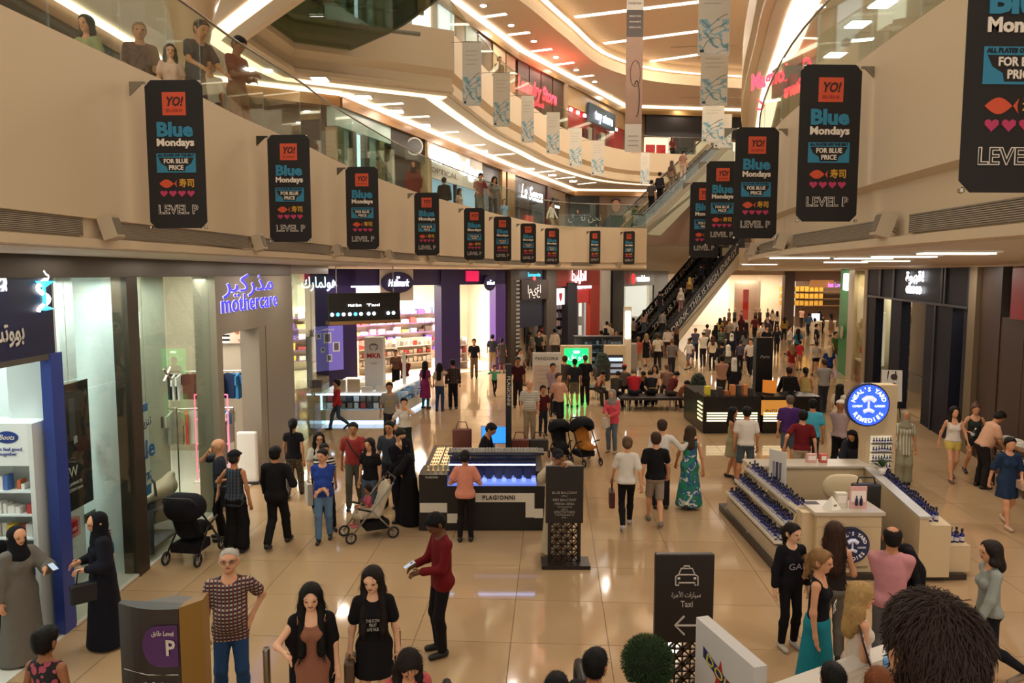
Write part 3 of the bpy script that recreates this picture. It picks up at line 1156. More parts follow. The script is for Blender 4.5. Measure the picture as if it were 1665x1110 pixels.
struct(MB().prism(lp2 + [(12.5, 52), (-30, 52), (-30, 8)], 10.1, F2).build('ceiling_first_left', M_CEIL))
rp2 = [(p.x, p.y) for p in offset(CURVE_R2, -.25)]
struct(MB().prism(rp2 + [(40, 36.5), (40, 5)], 10.1, F2).build('ceiling_first_right', M_CEIL))
# cove strips that glow under the slab edges
def cove(curve, side, off, z, wdt, name, strength=M_WARM):
 a, b = offset(curve, side * off), offset(curve, side * (off + wdt))
 m = MB()
 for i in range(len(a) - 1):
  m.add([(a[i].x, a[i].y, z), (a[i + 1].x, a[i + 1].y, z), (b[i + 1].x, b[i + 1].y, z), (b[i].x, b[i].y, z),
    (a[i].x, a[i].y, z + .02), (a[i + 1].x, a[i + 1].y, z + .02), (b[i + 1].x, b[i + 1].y, z + .02), (b[i].x, b[i].y, z + .02)],
    [(0, 3, 2, 1), (4, 5, 6, 7), (0, 1, 5, 4), (1, 2, 6, 5), (2, 3, 7, 6), (3, 0, 4, 7)])
 return m.build(name, strength)


M_COVE = mat('#ffe0b8', .5, emit=1.9)
M_COVE2 = mat('#ffe6c6', .5, emit=2.6)
struct(cove(CURVE_L2, 1, .62, 10.07, .35, 'trim_1', M_COVE))
struct(cove(nf, 1, .62, 10.07, .35, 'trim_2', M_COVE))
struct(cove(CURVE_R2, -1, .55, 10.06, .55, 'trim_3', M_COVE2))

# ---------------------------------------------------------------- top ceiling with its step and cove
E2 = [atz(px, py, 15.4).xy for px, py in [(735, -60), (843, 0), (919, 61), (995, 115), (1139, 140)]]
E2 = spline([Vector((-6, 18))] + E2 + [Vector((26, 46))], 5)
struct(MB().prism([(p.x, p.y) for p in E2] + [(40, 64), (-30, 64), (-30, 18)], 15.4, 15.6).build('ceiling_second', mat('#cdb394', .6)))
struct(sweep(E2, [(0, 15.4), (-.02, 15.4), (-.02, 16.5), (0, 16.5)], 1).build('trim_4', M_CREAM))
struct(bxo('ceiling_top', mat('#c9b091', .6), None, -8, 40, 20, 64, 16.5, 16.7))
struct(cove(E2, 1, -.35, 16.0, .25, 'trim_5', M_COVE2))
M_BAR = mat('#ffecd2', .5, emit=4.5)


def bar(p, q, z, wd=.16, group='linear ceiling lights', label='long glowing linear ceiling light', m=M_BAR, name='ceiling_light'):
 a, b = atz(*p, z), atz(*q, z)
 d = (b - a)
 L_ = d.length
 r = empty(name, (a + b) / 2, math.atan2(d.y, d.x), label, 'ceiling light', group)
 fr = MB().box(-L_ / 2 - .03, L_ / 2 + .03, -wd / 2 - .03, wd / 2 + .03, -.015, .0).build('frame', M_WHITE, r)
 MB().box(-L_ / 2, L_ / 2, -wd / 2, wd / 2, -.03, -.012).build('diffuser', m, r)
 return r


for i_, (p, q) in enumerate([((935, 27), (1139, 2)), ((982, 70), (1137, 50)), ((1045, 101), (1137, 88)), ((1112, 124), (1139, 121)), ((969, 142), (1016, 135)), ((1009, 160), (1103, 149)), ((1065, 169), (1140, 158)), ((940, -20), (1150, -52))]):
 bar(p, q, 16.5, .3, 'long bars of the top ceiling', ['top', 'second', 'third', 'fourth', 'fifth', 'sixth', 'lowest', 'uppermost cut-off'][i_] + ' long bright light bar in the highest tan ceiling')
for i_, (p, q) in enumerate([((786, 27), (823, 22)), ((827, 56), (861, 52)), ((865, 83), (897, 79)), ((901, 105), (933, 101)), ((937, 125), (965, 122))]):
 bar(p, q, 15.4, .22, 'short bars above the second level shops', ORD[i_] + ' short light bar from the left in the ceiling before the red sign')
for i_, (p, q) in enumerate([((600, 170), (655, 167)), ((646, 191), (697, 188)), ((700, 216), (745, 213)), ((748, 237), (788, 234)), ((797, 252), (836, 249)), ((868, 280), (902, 277)), ((904, 290), (934, 287)), ((940, 299), (968, 296))]):
 bar(p, q, 10.1, .16, 'short bars under the second level slab', ORD[i_] + ' short warm light bar from the left in the first level ceiling')
sq = None
for i_, (px, py) in enumerate([(592, 157), (645, 180), (690, 203), (740, 227), (785, 245), (862, 274), (898, 284), (932, 294), (520, 128), (1395, 38), (1358, 88), (1435, 5)]):
 p = atz(px, py, 10.1)
 if sq is None:
  sq = empty('downlight', p, 0, 'first square white downlight from the left in the first level ceiling', 'ceiling light', 'square downlights under the second level slab')
  MB().box(-.24, .24, -.24, .24, -.02, 0).build('frame', M_WHITE, sq)
  MB().box(-.2, .2, -.2, .2, -.04, -.01).build('diffuser', mat('#fff6ea', .5, emit=20), sq)
 else:
  c = copy_tree(sq)
  c.location = p
  c['label'] = (ORD[i_] + ' square white downlight from the left in the first level ceiling') if i_ < 9 else ['', '', '', '', '', '', '', '', '', 'middle', 'lower', 'upper'][i_] + ' square downlight behind the right glass railing'
for i_, (p, q) in enumerate([((1290, 20), (1340, 8)), ((1385, 65), (1420, 62))]):
 bar(p, q, 10.1, .2, 'light bars right of the void', ['upper', 'lower'][i_] + ' light bar in the ceiling behind the right glass railing')
dl = None
for i_, (px, py) in enumerate([(831, 40), (868, 66), (904, 92), (937, 113), (967, 132), (786, 8)]):
 p = atz(px, py, 15.4)
 if dl is None:
  dl = empty('spotlight', p, 0, 'second small round downlight from the left in the reddish ceiling', 'ceiling light', 'round downlights of the second level')
  MB().lathe([(.16, -.03), (.16, 0)], n=12).build('frame', M_WHITE, dl)
  MB().lathe([(.12, -.05), (.12, -.02)], n=12).build('lens', mat('#fff0dc', .5, emit=22), dl)
 else:
  c = copy_tree(dl)
  c.location = p
  c['label'] = ['', 'third', 'fourth', 'fifth', 'sixth', 'first'][i_] + ' small round downlight from the left in the reddish ceiling'
# ground-level ceiling lights on the right side
gl = None
for px, py in [(1235, 428), (1300, 416), (1404, 417), (1470, 414), (1555, 408), (1375, 424), (1440, 422)]:
 p = atz(px, py, 4.83) if py < 428 else atz(px, py, 4.83)
 if p.y > 60 or p.y < 0:
  continue
 if gl is None:
  gl = empty('recessed_light', p, 0, 'recessed light panel in the ground floor ceiling', 'ceiling light', 'recessed lights over the right walkway')
  MB().box(-.4, .4, -.12, .12, -.02, 0).build('frame', M_WHITE, gl)
  MB().box(-.36, .36, -.08, .08, -.035, -.01).build('diffuser', mat('#fff3dc', .5, emit=4), gl)
 else:
  c = copy_tree(gl)
  c.location = p

# ---------------------------------------------------------------- glass railings
def railing(curve, z, h, label, step=3, name='glass_railing', side=1):
 root = empty(name, (curve[0].x, curve[0].y, z), 0, label, 'railing')
 org = Vector((curve[0].x, curve[0].y, z))
 cc = offset(curve, side * .12)
 pts = cc[::step] + ([cc[-1]] if (len(cc) - 1) % step else [])
 for a, b in zip(pts[:-1], pts[1:]):
  d = (b - a)
  L_ = d.length - .012
  o = MB().box(-L_ / 2, L_ / 2, -.008, .008, 0, h).build('glass_panel', M_RAIL, root)
  m = (a + b) / 2
  o.location = Vector((m.x, m.y, z)) - org
  o.rotation_euler = (0, 0, math.atan2(d.y, d.x))
 MB().tube([Vector((p.x, p.y, z + h + .02)) - org for p in cc], .016, 8).build('handrail', mat('#8d8377', .3, metal=.8), root, True)
 sw = MB().tube([Vector((p.x, p.y, z + .012)) - org for p in cc], .02, 6).build('foot_channel', M_BRONZE, root)
 return root


railing(CURVE_L1, Z1, 1.0, 'glass railing with dark handrail along the left first level gallery', 3, side=1)
railing(CURVE_R1, Z1, 1.0, 'glass railing with dark handrail above the right gallery wall', 3, side=-1)
railing(CURVE_L2, Z2, 1.0, 'glass railing along the second level gallery by the red sign', 3, side=1)
railing(nf[12:], Z2, 1.0, 'short glass railing on the upper recess below the top ceiling', 2, side=1)
railing(CURVE_R2, Z2, 1.0, 'glass railing high on the right second level edge', 3, side=-1)

# ---------------------------------------------------------------- grilles and loudspeakers along the lower band of both fascias
def arc(curve):
 L_ = [0]
 for a, b in zip(curve[:-1], curve[1:]):
  L_.append(L_[-1] + (b - a).length)
 return L_


def along(curve, L_, s_):
 for i in range(len(L_) - 1):
  if L_[i + 1] >= s_:
   t = (s_ - L_[i]) / max(1e-6, L_[i + 1] - L_[i])
   d = (curve[i + 1] - curve[i])
   return curve[i].lerp(curve[i + 1], t), math.atan2(d.y, d.x)
 d = curve[-1] - curve[-2]
 return curve[-1], math.atan2(d.y, d.x)


def grille_me(L_):
 f, sl = MB(), MB()
 f.box(-L_ / 2, L_ / 2, -.012, .01, .0, .012).box(-L_ / 2, L_ / 2, -.012, .01, .14, .152).box(-L_ / 2, -L_ / 2 + .012, -.012, .01, 0, .152).box(L_ / 2 - .012, L_ / 2, -.012, .01, 0, .152)
 f.box(-L_ / 2, L_ / 2, .004, .01, 0, .15)
 for k in range(8):
  z = .018 + k * .0155
  sl.box(-L_ / 2 + .012, L_ / 2 - .012, -.010, .002, z, z + .007)
 return f.mesh('frame'), sl.mesh('slats')


gf, gs = grille_me(2.7)
gf.materials.append(mat('#8f8272', .4, metal=.3))
gs.materials.append(mat('#b3a590', .4, metal=.3))
spk_b = MB().prism([(-.06, 0), (.06, 0), (.09, .12), (-.09, .12)], 0, .21).mesh('cabinet')
spk_b.materials.append(mat('#b9a588', .6))
spk_g = MB().box(-.05, .05, -.008, .0, .03, .18).mesh('grille')
spk_g.materials.append(mat('#7e725f', .7))
spk_k = MB().tube([(0, .1, .11), (0, .185, .09)], .02, 8).mesh('bracket')
spk_k.materials.append(M_CHROME)


def dress(curve, side, txt, s0, s1):
 L_ = arc(curve)
 cc = offset(curve, side * (.038 if side > 0 else .088))
 s_ = s0
 k = 0
 while s_ < min(L_[-1] - 1, s1):
  p, a = along(cc, arc(cc), s_)
  rz = a + (math.pi if side < 0 else 0)
  r = empty('air_grille', (p.x, p.y, 4.94), rz, '%s slatted air grille from the camera in the lower band of the %s' % (ORD[k], txt), 'vent', 'air grilles, ' + txt)
  link('frame', gf, None, r)
  so = link('slats', gs, None, r)
  so['kind'] = 'stuff'
  p2, a2 = along(cc, arc(cc), s_ + 1.6)
  r2 = empty('loudspeaker', (p2.x, p2.y, 4.93), a2 + (math.pi if side < 0 else 0), '%s beige wedge loudspeaker from the camera under the %s' % (ORD[k], txt), 'loudspeaker', 'loudspeakers, ' + txt)
  for me_ in (spk_b, spk_g, spk_k):
   q = link(me_.name.split('.')[0], me_, None, r2)
   q.location = (0, -.22, .01)
   q.rotation_euler = (math.radians(-18), 0, 0)
  s_ += 3.2
  k += 1


dress(CURVE_L1, 1, 'left gallery wall', 3.3, 40)
dress(CURVE_R1, -1, 'right gallery wall', 3.4, 40)

# ---------------------------------------------------------------- the glass-bottomed escalator box high on the left
gb = empty('glass_soffit', (0, 0, 0), 0, 'green glass underside of a high escalator, dark trusses behind it', 'escalator')
poly = [atz(px, py, 10.9).xy for px, py in [(441, 54), (497, 88), (560, 86), (630, 56), (659, 40), (713, 0)]]
poly = [(p.x, p.y) for p in poly] + [(.1, 13.0), (-4.0, 13.0)]
MB().prism(poly, 10.9, 10.93).build('glass_panel', glass('#cfdccb', .30, .05), gb)
MB().prism(poly, 11.5, 12.6).build('deck', mat('#b3bcaa', .45), gb)
for a, b in zip(poly, poly[1:] + poly[:1]):
 MB().tube([(a[0], a[1], 10.95), (b[0], b[1], 10.95)], .05, 6).build('edge_frame', mat('#8b8f84', .3, metal=.8), gb)
 MB().add([(a[0], a[1], 10.95), (b[0], b[1], 10.95), (b[0], b[1], 12.6), (a[0], a[1], 12.6)], [(0, 1, 2, 3)]).build('side_panel', mat('#a9ab9c', .35, metal=.2), gb)
for k in range(5):
 y = 14 + k * 1.7
 MB().tube([(-5.6 + .2 * k, y, 11.35), (-1.4 - .3 * k, y + .8, 11.35)], .06, 6).build('truss', mat('#8d8d80', .4, metal=.5), gb)

# ---------------------------------------------------------------- the dark event banners on both gallery walls
W_, H_ = .616, 1.537
B_DARK = mat('#1c1717', .75, noise=.08)
B_BLUE = mat('#2f7f9e', .7)
B_OR = mat('#d0502f', .7)
B_WH = mat('#e6d9c9', .7)
B_PINK = mat('#b8365f', .7)
B_YEL = mat('#dba236', .7)


def shape(pts, z0=-.0075, z1=-.0035):
 m = MB()
 n = len(pts)
 m.add([(p[0], z0, p[1]) for p in pts] + [(p[0], z1, p[1]) for p in pts],
   [tuple(range(n)), tuple(range(2 * n - 1, n - 1, -1))] + [((i + 1) % n, i, n + i, n + (i + 1) % n) for i in range(n)])
 return m


def banner_master():
 r = empty('event_banner', (0, 0, 0), 0, 'x', 'banner', 'dark banners on the gallery walls')
 w, h, c = W_ / 2, H_, .065
 shape([(-w + c, -h), (w - c, -h), (w, -h + c), (w, -c), (w - c, 0), (-w + c, 0), (-w, -c), (-w, -h + c)], -.004, .004).build('panel', B_DARK, r)
 shape([(-.125, -.362), (.125, -.362), (.125, -.125), (-.125, -.125)]).build('logo_square', B_OR, r)
 text('YO!', mat('#3b1a18', .7), r, (0, -.008, -.225), .13, .18, fat=.004, shear=.25)
 text('SUSHI', mat('#8a3324', .7), r, (0, -.008, -.315), .045, .17)
 text('Blue', B_BLUE, r, (-.005, -.007, -.515), .2, .39, fat=.009, name='lettering')
 text('Mondays', B_WH, r, (0, -.008, -.645), .105, .40, fat=.004)
 shape([(-.21, -.955), (.21, -.955), (.21, -.755), (-.21, -.755)]).build('price_panel', B_BLUE, r)
 shape([(-.19, -.80), (-.16, -.86), (-.10, -.895), (-.09, -.94), (.09, -.94), (.10, -.895), (.16, -.86), (.19, -.80)], -.009, -.0065).build('bowl', B_DARK, r)
 text('ALL PLATES OFF THE BELT', B_DARK, r, (0, -.009, -.777), .034, .39, fat=.001)
 text('FOR BLUE', B_WH, r, (0, -.011, -.838), .066, .26, fat=.0018)
 text('PRICE', B_WH, r, (0, -.011, -.905), .066, .155, fat=.0018)
 fish = [(-.19 + .155 * t, -1.07 + .045 * math.sin(math.pi * t)) for t in [i / 8 for i in range(9)]]
 fish += [(-.19 + .155 * t, -1.07 - .045 * math.sin(math.pi * t)) for t in [i / 8 for i in range(7, 0, -1)]]
 shape(fish[::-1]).build('fish', B_OR, r)
 shape([(-.03, -1.07), (0.0, -1.11), (-.008, -1.07), (0.0, -1.03)]).build('fish_tail', B_OR, r)
 text('寿司', B_YEL, r, (.105, -.007, -1.07), .095, .16, fat=.001)
 for k in range(4):
  x0 = -.145 + k * .097
  hp_ = []
  for i in range(14):
   a = 2 * math.pi * i / 14
   hp_.append((x0 + .042 * math.sin(a) ** 3, -1.17 + .034 * (13 * math.cos(a) - 5 * math.cos(2 * a) - 2 * math.cos(3 * a) - math.cos(4 * a)) / 14))
  shape(hp_[::-1]).build('heart', B_PINK, r)
 text('LEVEL P', B_WH, r, (0, -.0065, -1.345), .13, .43, fat=.004, depth=.004)
 text('LEVEL P', B_DARK, r, (0, -.0085, -1.345), .13, .425, fat=-.0014, depth=.004)
 MB().tube([(-w + .03, .012, -.015), (w - .03, .012, -.015)], .012, 6).build('top_rod', M_CHROME, r)
 for sx in (-1, 1):
  MB().lathe([(.0, -h - .01), (.018, -h), (.018, -h + .02), (.0, -h + .03)], sx * (w - .01), -.01, 8).build('corner_stud', M_CHROME, r)
 return r


bm = banner_master()
BL = [(235, 328, 130, 362), (434, 503, 219, 388), (562, 614, 271, 402), (673, 714, 313, 413), (754, 788, 338, 421), (803, 831, 352, 423), (847, 871, 363, 426),
  (886, 909, 371, 429), (959, 976, 375, 428), (1015, 1031, 376, 429)]
BR = [(1580, 1770, -160, 284), (1300, 1405, 105, 350), (1197, 1267, 207, 382), (1150, 1202, 262, 395), (1124, 1170, 296, 416)]
names_l = ['dark event banner with blue lettering nearest the camera on the left gallery wall',
   'second dark event banner from the camera on the left gallery wall',
   'third dark event banner from the camera on the left gallery wall',
   'fourth dark event banner from the camera on the left gallery wall',
   'fifth dark event banner from the camera, under the leaning couple',
   'sixth dark event banner along the left gallery wall',
   'seventh dark event banner along the left gallery wall',
   'eighth dark event banner along the left gallery wall',
   'slim turned event banner on the far beige wall, left of its pair',
   'slim turned event banner on the far beige wall nearest the escalator']
names_r = ['huge dark event banner cut off by the right picture edge',
   'large dark event banner second from the right edge, right gallery wall',
   'dark event banner third from the right edge, right gallery wall',
   'dark event banner half hidden by its neighbours, right gallery wall',
   'hindmost dark event banner of the overlapping right row']
first = True
for lst, nm, side in ((BL, names_l, -1), (BR, names_r, 1)):
 for k, (x0, x1, y0, y1) in enumerate(lst):
  D = 1844.0 / (y1 - y0) * .92
  cx = (x0 + x1) / 2
  p = aty(cx, y0, D)
  b = bm if first else copy_tree(bm)
  first = False
  b['label'] = nm[k]
  b.location = p
  b.scale = (.92, .92, .92)
  rz = 0
  if side < 0 and k >= 8:
   rz = math.radians(-38)
  b.rotation_euler = (0, 0, rz + math.radians(2 * side))
  br = MB().box(min(side * (W_ / 2 - .01), side * (W_ / 2 + .16)), max(side * (W_ / 2 - .01), side * (W_ / 2 + .16)), -.01, .01, -.04, -.015)
  br.add([(side * W_ / 2, -.012, -.015), (side * (W_ / 2 + .16), -.012, -.015), (side * (W_ / 2 + .16), -.012, -.16), (side * W_ / 2, .004, -.015), (side * (W_ / 2 + .16), .004, -.015), (side * (W_ / 2 + .16), .004, -.16)],
    [(0, 1, 2), (5, 4, 3), (0, 3, 4, 1), (1, 4, 5, 2), (2, 5, 3, 0)])
  br.build('wall_bracket', mat('#8b8171', .4, metal=.4), b)

# ---------------------------------------------------------------- pale map-like banners of the second level
def art(c2, sc):
 return pattern('blotch', '#cfc9bb', '#9fb7bd', sc, c2)


pale = empty('pale_banner', (0, 0, 0), 0, 'x', 'banner', 'pale banners of the second level')
MB().box(-.3, .3, -.004, .004, -2.05, 0).build('panel', mat('#cdc5b4', .8, noise=.05), pale)
MB().box(-.28, .28, -.008, -.0045, -2.02, -1.12).build('print', pattern('blotch', '#cdc8ba', '#8fb2bb', 2.6, '#6f8b90'), pale)
for k in range(4):
 MB().box(-.2, .2 - .07 * (k % 2), -.008, -.0045, -.30 - k * .14, -.285 - k * .14).build('text_line', mat('#a39c8d', .8), pale)
MB().box(-.26, -.18, -.011, -.007, -1.98, -1.9).build('emblem', mat('#3b444a', .7), pale)
MB().tube([(-.3, .0, .0), (.3, .0, .0)], .012, 6).build('top_rod', M_CHROME, pale)
# twisting vines drawn on the print
for k in range(3):
 pts = [(-.24 + .48 * t + .03 * math.sin(9 * t + k), -.0095, -1.15 - k * .3 - .16 * math.sin(5 * t + k)) for t in [i / 10 for i in range(11)]]
 MB().tube(pts, .006, 4).build('vine', mat('#58646a', .8), pale)
PL = [(752, 782, 68, 172), (802, 829, 118, 206), (848, 868, 155, 232), (889, 910, 182, 250), (926, 946, 208, 271), (962, 982, 228, 285), (1042, 1056, 248, 300)]
PR = [(1138, 1188, -40, 90), (1141, 1184, 75, 172), (1143, 1178, 158, 232), (1162, 1190, 185, 240)]
ordl = ['nearest', 'second', 'third', 'fourth', 'fifth', 'sixth', 'last']
f0 = True
for lst, tx in ((PL, '%s pale blue-sketched banner along the left second level slab'), (PR, '%s pale blue-sketched banner in the column by the right slab')):
 for k, (x0, x1, y0, y1) in enumerate(lst):
  D = atz((x0 + x1) / 2, y0, 11.55).y
  b = pale if f0 else copy_tree(pale)
  f0 = False
  b['label'] = tx % ordl[k]
  p = aty((x0 + x1) / 2, y0, D)
  b.location = p
  wz = (x1 - x0) * D / FPX / .6
  hz_ = (p.z - aty((x0 + x1) / 2, y1, D).z) / 2.05
  b.scale = (wz, 1, hz_)
  sgn = -1 if 'left' in tx else 1
  MB().tube([(0, 0, 0), (sgn * .3, 0, 0), (sgn * .95, .12, 0)], .012, 6).tube([(0, 0, 0), (sgn * .2, .9, 0)], .012, 6).build('wall_bracket', M_CHROME, b)
# the tall jewellery banner that hangs in the void
jb = empty('hanging_banner', aty(1033, -10, 30), 0, 'tall brown banner with a charm bracelet hanging in the void', 'banner')
hb = aty(1033, -10, 30).z - aty(1033, 247, 30).z
MB().box(-.33, .33, -.01, .01, -hb, 0).build('panel', mat('#b8afa2', .8), jb)
MB().box(-.33, .33, -.016, -.011, -hb * .82, -hb * .12).build('photo', mat('#8e6f5c', .7, noise=.25, nscale=1.2), jb)
MB().box(-.33, .33, -.018, -.012, -hb * .27, -hb * .10).build('title_block', mat('#4a403a', .7), jb)
text('PANDORA', mat('#3a332d', .7), jb, (0, -.013, -hb * .06), .12, .5)
for k in range(3):
 text('DESIGN YOUR\nOWN MOMENTS'.split('\n')[k % 2], mat('#cdbfae', .7), jb, (0, -.02, -hb * (.14 + .035 * k)), .08, .45)
 MB().box(-.2, .2, -.016, -.011, -hb * (.90 + .03 * k), -hb * (.895 + .03 * k)).build('text_line', mat('#8c8478', .8), jb)
MB().tube([(.05 + .2 * math.sin(a), -.02, -hb * .5 - .5 * math.cos(a)) for a in [i * .35 for i in range(19)]], .012, 5).build('bracelet', mat('#5a3d33', .5), jb)
MB().tube([(.1 + .12 * math.sin(a), -.02, -hb * .66 - .7 * math.cos(a)) for a in [i * .35 for i in range(12)]], .02, 5).build('charm_chain', mat('#3d2a26', .5), jb)
MB().tube([(0, 0, 0), (0, 0, 2.2)], .006, 5).build('cable', M_CHROME, jb)

# ---------------------------------------------------------------- helpers for things that stand on an oblique shop line A-B
def wpx(A, B, px, z=2.5):
 """point of the plan line A-B that shows at picture column px"""
 A, B = Vector(A), Vector(B)
 u = (px - 832.5) / FPX
 # depth = y*cos - (z-CAMZ)*sin ; x = u*depth
 k = -(z - CAMZ) * SN
 d = B - A
 t = (u * (A.y * CS + k) - A.x) / (d.x - u * d.y * CS)
 return A + d * t


def zat(P, py):
 """height that shows at picture row py at the distance of plan point P"""
 d = ray(832, py)
 return CAMZ + d.z / d.y * P.y


def fbox(name, m, parent, AB, x0, x1, z0, z1, d0=0.0, d1=.1, bevel=0):
 """box on the shop line between picture columns x0..x1 and heights z0..z1; d = depth behind the line"""
 P, Q = wpx(*AB, x0), wpx(*AB, x1)
 return pbox(name, m, parent, P, Q, z0, z1, d0, d1, bevel)


def pbox(name, m, parent, P, Q, z0, z1, d0=0.0, d1=.1, bevel=0):
 P, Q = Vector(P), Vector(Q)
 t = (Q - P).normalized()
 n = Vector((-t.y, t.x))
 mid = (P + Q) / 2
 if n.dot(mid) < 0:
  n = -n
 poly = [P + n * d0, Q + n * d0, Q + n * d1, P + n * d1]
 off = parent.location if parent is not None else Vector((0, 0, 0))
 return MB().prism([(p.x - off.x, p.y - off.y) for p in poly], z0 - off.z, z1 - off.z).build(name, m, parent, bevel=bevel)


def ftext(body, m, parent, AB, px, z, size, width=None, d=-.02, **kw):
 P = wpx(*AB, px)
 A, B = Vector(AB[0]), Vector(AB[1])
 t = (B - A).normalized()
 if t.x < 0 or (abs(t.x) < .3 and A.x < 0 and t.y < 0):
  t = -t
 if AB is RW:
  t = -t
 n = Vector((-t.y, t.x))
 if n.dot(P) < 0:
  n = -n
 p = P + n * d
 off = parent.location if parent is not None else Vector((0, 0, 0))
 return text(body, m, parent, (p.x - off.x, p.y - off.y, z - off.z), size, width, rz=math.atan2(t.y, t.x), **kw)


SL = ((-5.7, 4.0), (-5.7, 23.0))                 # left shop line
GA = ((-9.5, 28.3), (-.1, 35.7))                 # card shop line
GB = ((-.1, 35.7), (6.9, 48.2))                  # dark shops beyond it
GC = ((6.9, 48.2), (11.5, 58))
RW = ((10.2, 12.0), (15.9, 36.4))                # right wall
BK = ((15.0, 60), (32, 60))                      # far shops
SH = 4.83
M_NAVY = mat('#141a3c', .4)
M_PURP = mat('#2c1f55', .45)
M_SHOPW = mat('#dfe6e2', .5)
M_SIGNW = mat('#ffffff', .5, emit=5.0)
M_SIGNB = mat('#3530c8', .5, emit=1.3)
M_GREIGE = mat('#8f8474', .5, spec=.4)
M_STEEL = mat('#6d6a62', .3, metal=.7)
random.seed(7)

# ---- ground left: pharmacy
XS = -5.7
ph = empty('pharmacy_front', (XS, 8, 0), 0, 'navy pharmacy shop front with glowing white sign and blue door frame', 'shop front')


def lbox(name, m, parent, y0, y1, z0, z1, x0, x1, bevel=0):
 o = parent.location if parent is not None else Vector((0, 0, 0))
 return MB().box(x0 - o.x, x1 - o.x, y0 - o.y, y1 - o.y, z0 - o.z, z1 - o.z).build(name, m, parent, bevel=bevel)


struct(lbox('trim_6', M_BRONZE, None, 3, 19.0, 4.55, 4.83, XS - .18, XS + .04))
y_a, y_b = wpx(*SL, 98).y, wpx(*SL, 118).y
lbox('sign_panel', M_NAVY, ph, 5.0, y_a, 3.62, 4.55, XS - .12, XS)
lbox('door_frame', mat('#2b3f8c', .35), ph, y_a - .12, y_a + .12, 0.02, 3.62, XS - .12, XS + .01)
lbox('door_head', M_STEEL, ph, 5.0, y_a - .12, 3.55, 3.62, XS - .12, XS)


def side_text(body, m, parent, y, z, size, width=None, x=XS + .012, **kw):
 """lettering on the left wall, read from the void (faces +x)"""
 o = parent.location
 return text(body, m, parent, (x - o.x, y - o.y, z - o.z), size, width, rz=math.pi / 2, **kw)


side_text('ﺔﻴﻟﺪﻴﺻ', M_SIGNW, ph, wpx(*SL, 15).y - .35, zat(wpx(*SL, 20), 452), .42, .95, fat=.012)
side_text('ﺲﺗﻮﻮﺑ', mat('#b9b3a6', .5), ph, wpx(*SL, 35).y - .15, zat(wpx(*SL, 35), 540), .30, .62, fat=.006)
side_text('24', M_SIGNW, ph, wpx(*SL, 22).y, zat(wpx(*SL, 22), 470), .07, .10)
# snake and bowl emblem
yc = wpx(*SL, 82).y
zs_ = [zat(wpx(*SL, 82), q) for q in (440, 505)]
em = []
for i in range(25):
 t = i / 24
 em.append((.02, yc - 8 + (.09 + .02 * t) * math.sin(t * 11) * (1 if t > .1 else .5), zs_[0] - (zs_[0] - zs_[1]) * t))
MB().tube(em, .026, 6).build('snake_emblem', M_SIGNW, ph, True)
MB().lathe([(.015, zs_[1]), (.10, zs_[1] + .02), (.02, zs_[1] + .06), (.02, zs_[1] + .28), (.12, zs_[1] + .36)], .03, yc - 8, 10).build('bowl_emblem', mat('#3fc4ea', .5, emit=1.5), ph)
struct(lbox('wall_left_pharmacy', M_SHOPW, None, 4, 13.2, 0.012, SH, -11.2, -11.0))
struct(MB().box(-11, XS - .001, 4, 18.95, -.02, .014).build('floor_shops', mat('#d8d4c8', .25)))
struct(lbox('wall_left_divider', M_SHOPW, None, 11.05, 11.15, 0.012, SH, -11, XS - .2))
struct(lbox('wall_left_back', M_SHOPW, None, 4, 4.1, 0.012, SH, -11, XS - .2))
area((-8, 8.5, 4.7), 1.6, 170, color=(.86, 1, .97), sy=3)
# glass bay with white panels, poster, extinguishers
bay = empty('window_bay', (XS, 10, 0), 0, 'white panelled window bay between the blue door frame and the bronze pillar', 'window bay')
y_c = wpx(*SL, 212).y
n_p = 2
for k in range(2):
 for zz in ((.02, 1.25), (1.27, 3.05), (3.07, 4.55)):
  d_ = (y_c - y_a - .3) / 2
  lbox('panel', M_SHOPW, bay, y_a + .2 + k * d_, y_a + .19 + (k + 1) * d_, zz[0], zz[1], XS - .75, XS - .70)
lbox('mirror_panel', mat('#cfd8d2', .25), bay, y_a + .14, y_a + .2, .02, 4.55, XS - .72, XS - .1)
lbox('glass_pane', M_GLASS, bay, y_a + .13, y_c, 3.07, 4.55, XS - .02, XS - .01)
lbox('glass_pane', M_GLASS, bay, y_a + .13, y_c, .05, 3.06, XS - .02, XS - .01)
lbox('base_step', mat('#d5d0c2', .35), bay, y_a + .1, y_c, .014, .05, XS - .7, XS + .02)
struct(lbox('wall_left_pillar', M_BRONZE, None, y_c, y_c + .32, 0, 4.55, XS - .2, XS + .03))
area((XS - .35, 10.3, 4.5), .35, 26, color=(.9, 1, .97), sy=1.0)
po = empty('hanging_poster', (XS - .22, 10, 0), 0, 'black cosmetics poster saying NEW hung behind the pharmacy glass', 'poster')
p0, p1 = wpx(*SL, 112).y, wpx(*SL, 172).y
zt, zb = zat(wpx(*SL, 112), 632), zat(wpx(*SL, 112), 845)
lbox('sheet', mat('#191919', .5), po, p0, p1, zb, zt, XS - .235, XS - .225)
lbox('product_tube', mat('#3d4450', .4), po, (p0 + p1) / 2 - .05, (p0 + p1) / 2 + .08, zb + .95, zt - .2, XS - .224, XS - .215)
lbox('seal', mat('#aeb3b8', .4), po, (p0 + p1) / 2 + .02, (p0 + p1) / 2 + .1, zb + .9, zb + 1.0, XS - .214, XS - .21)
o_ = po.location
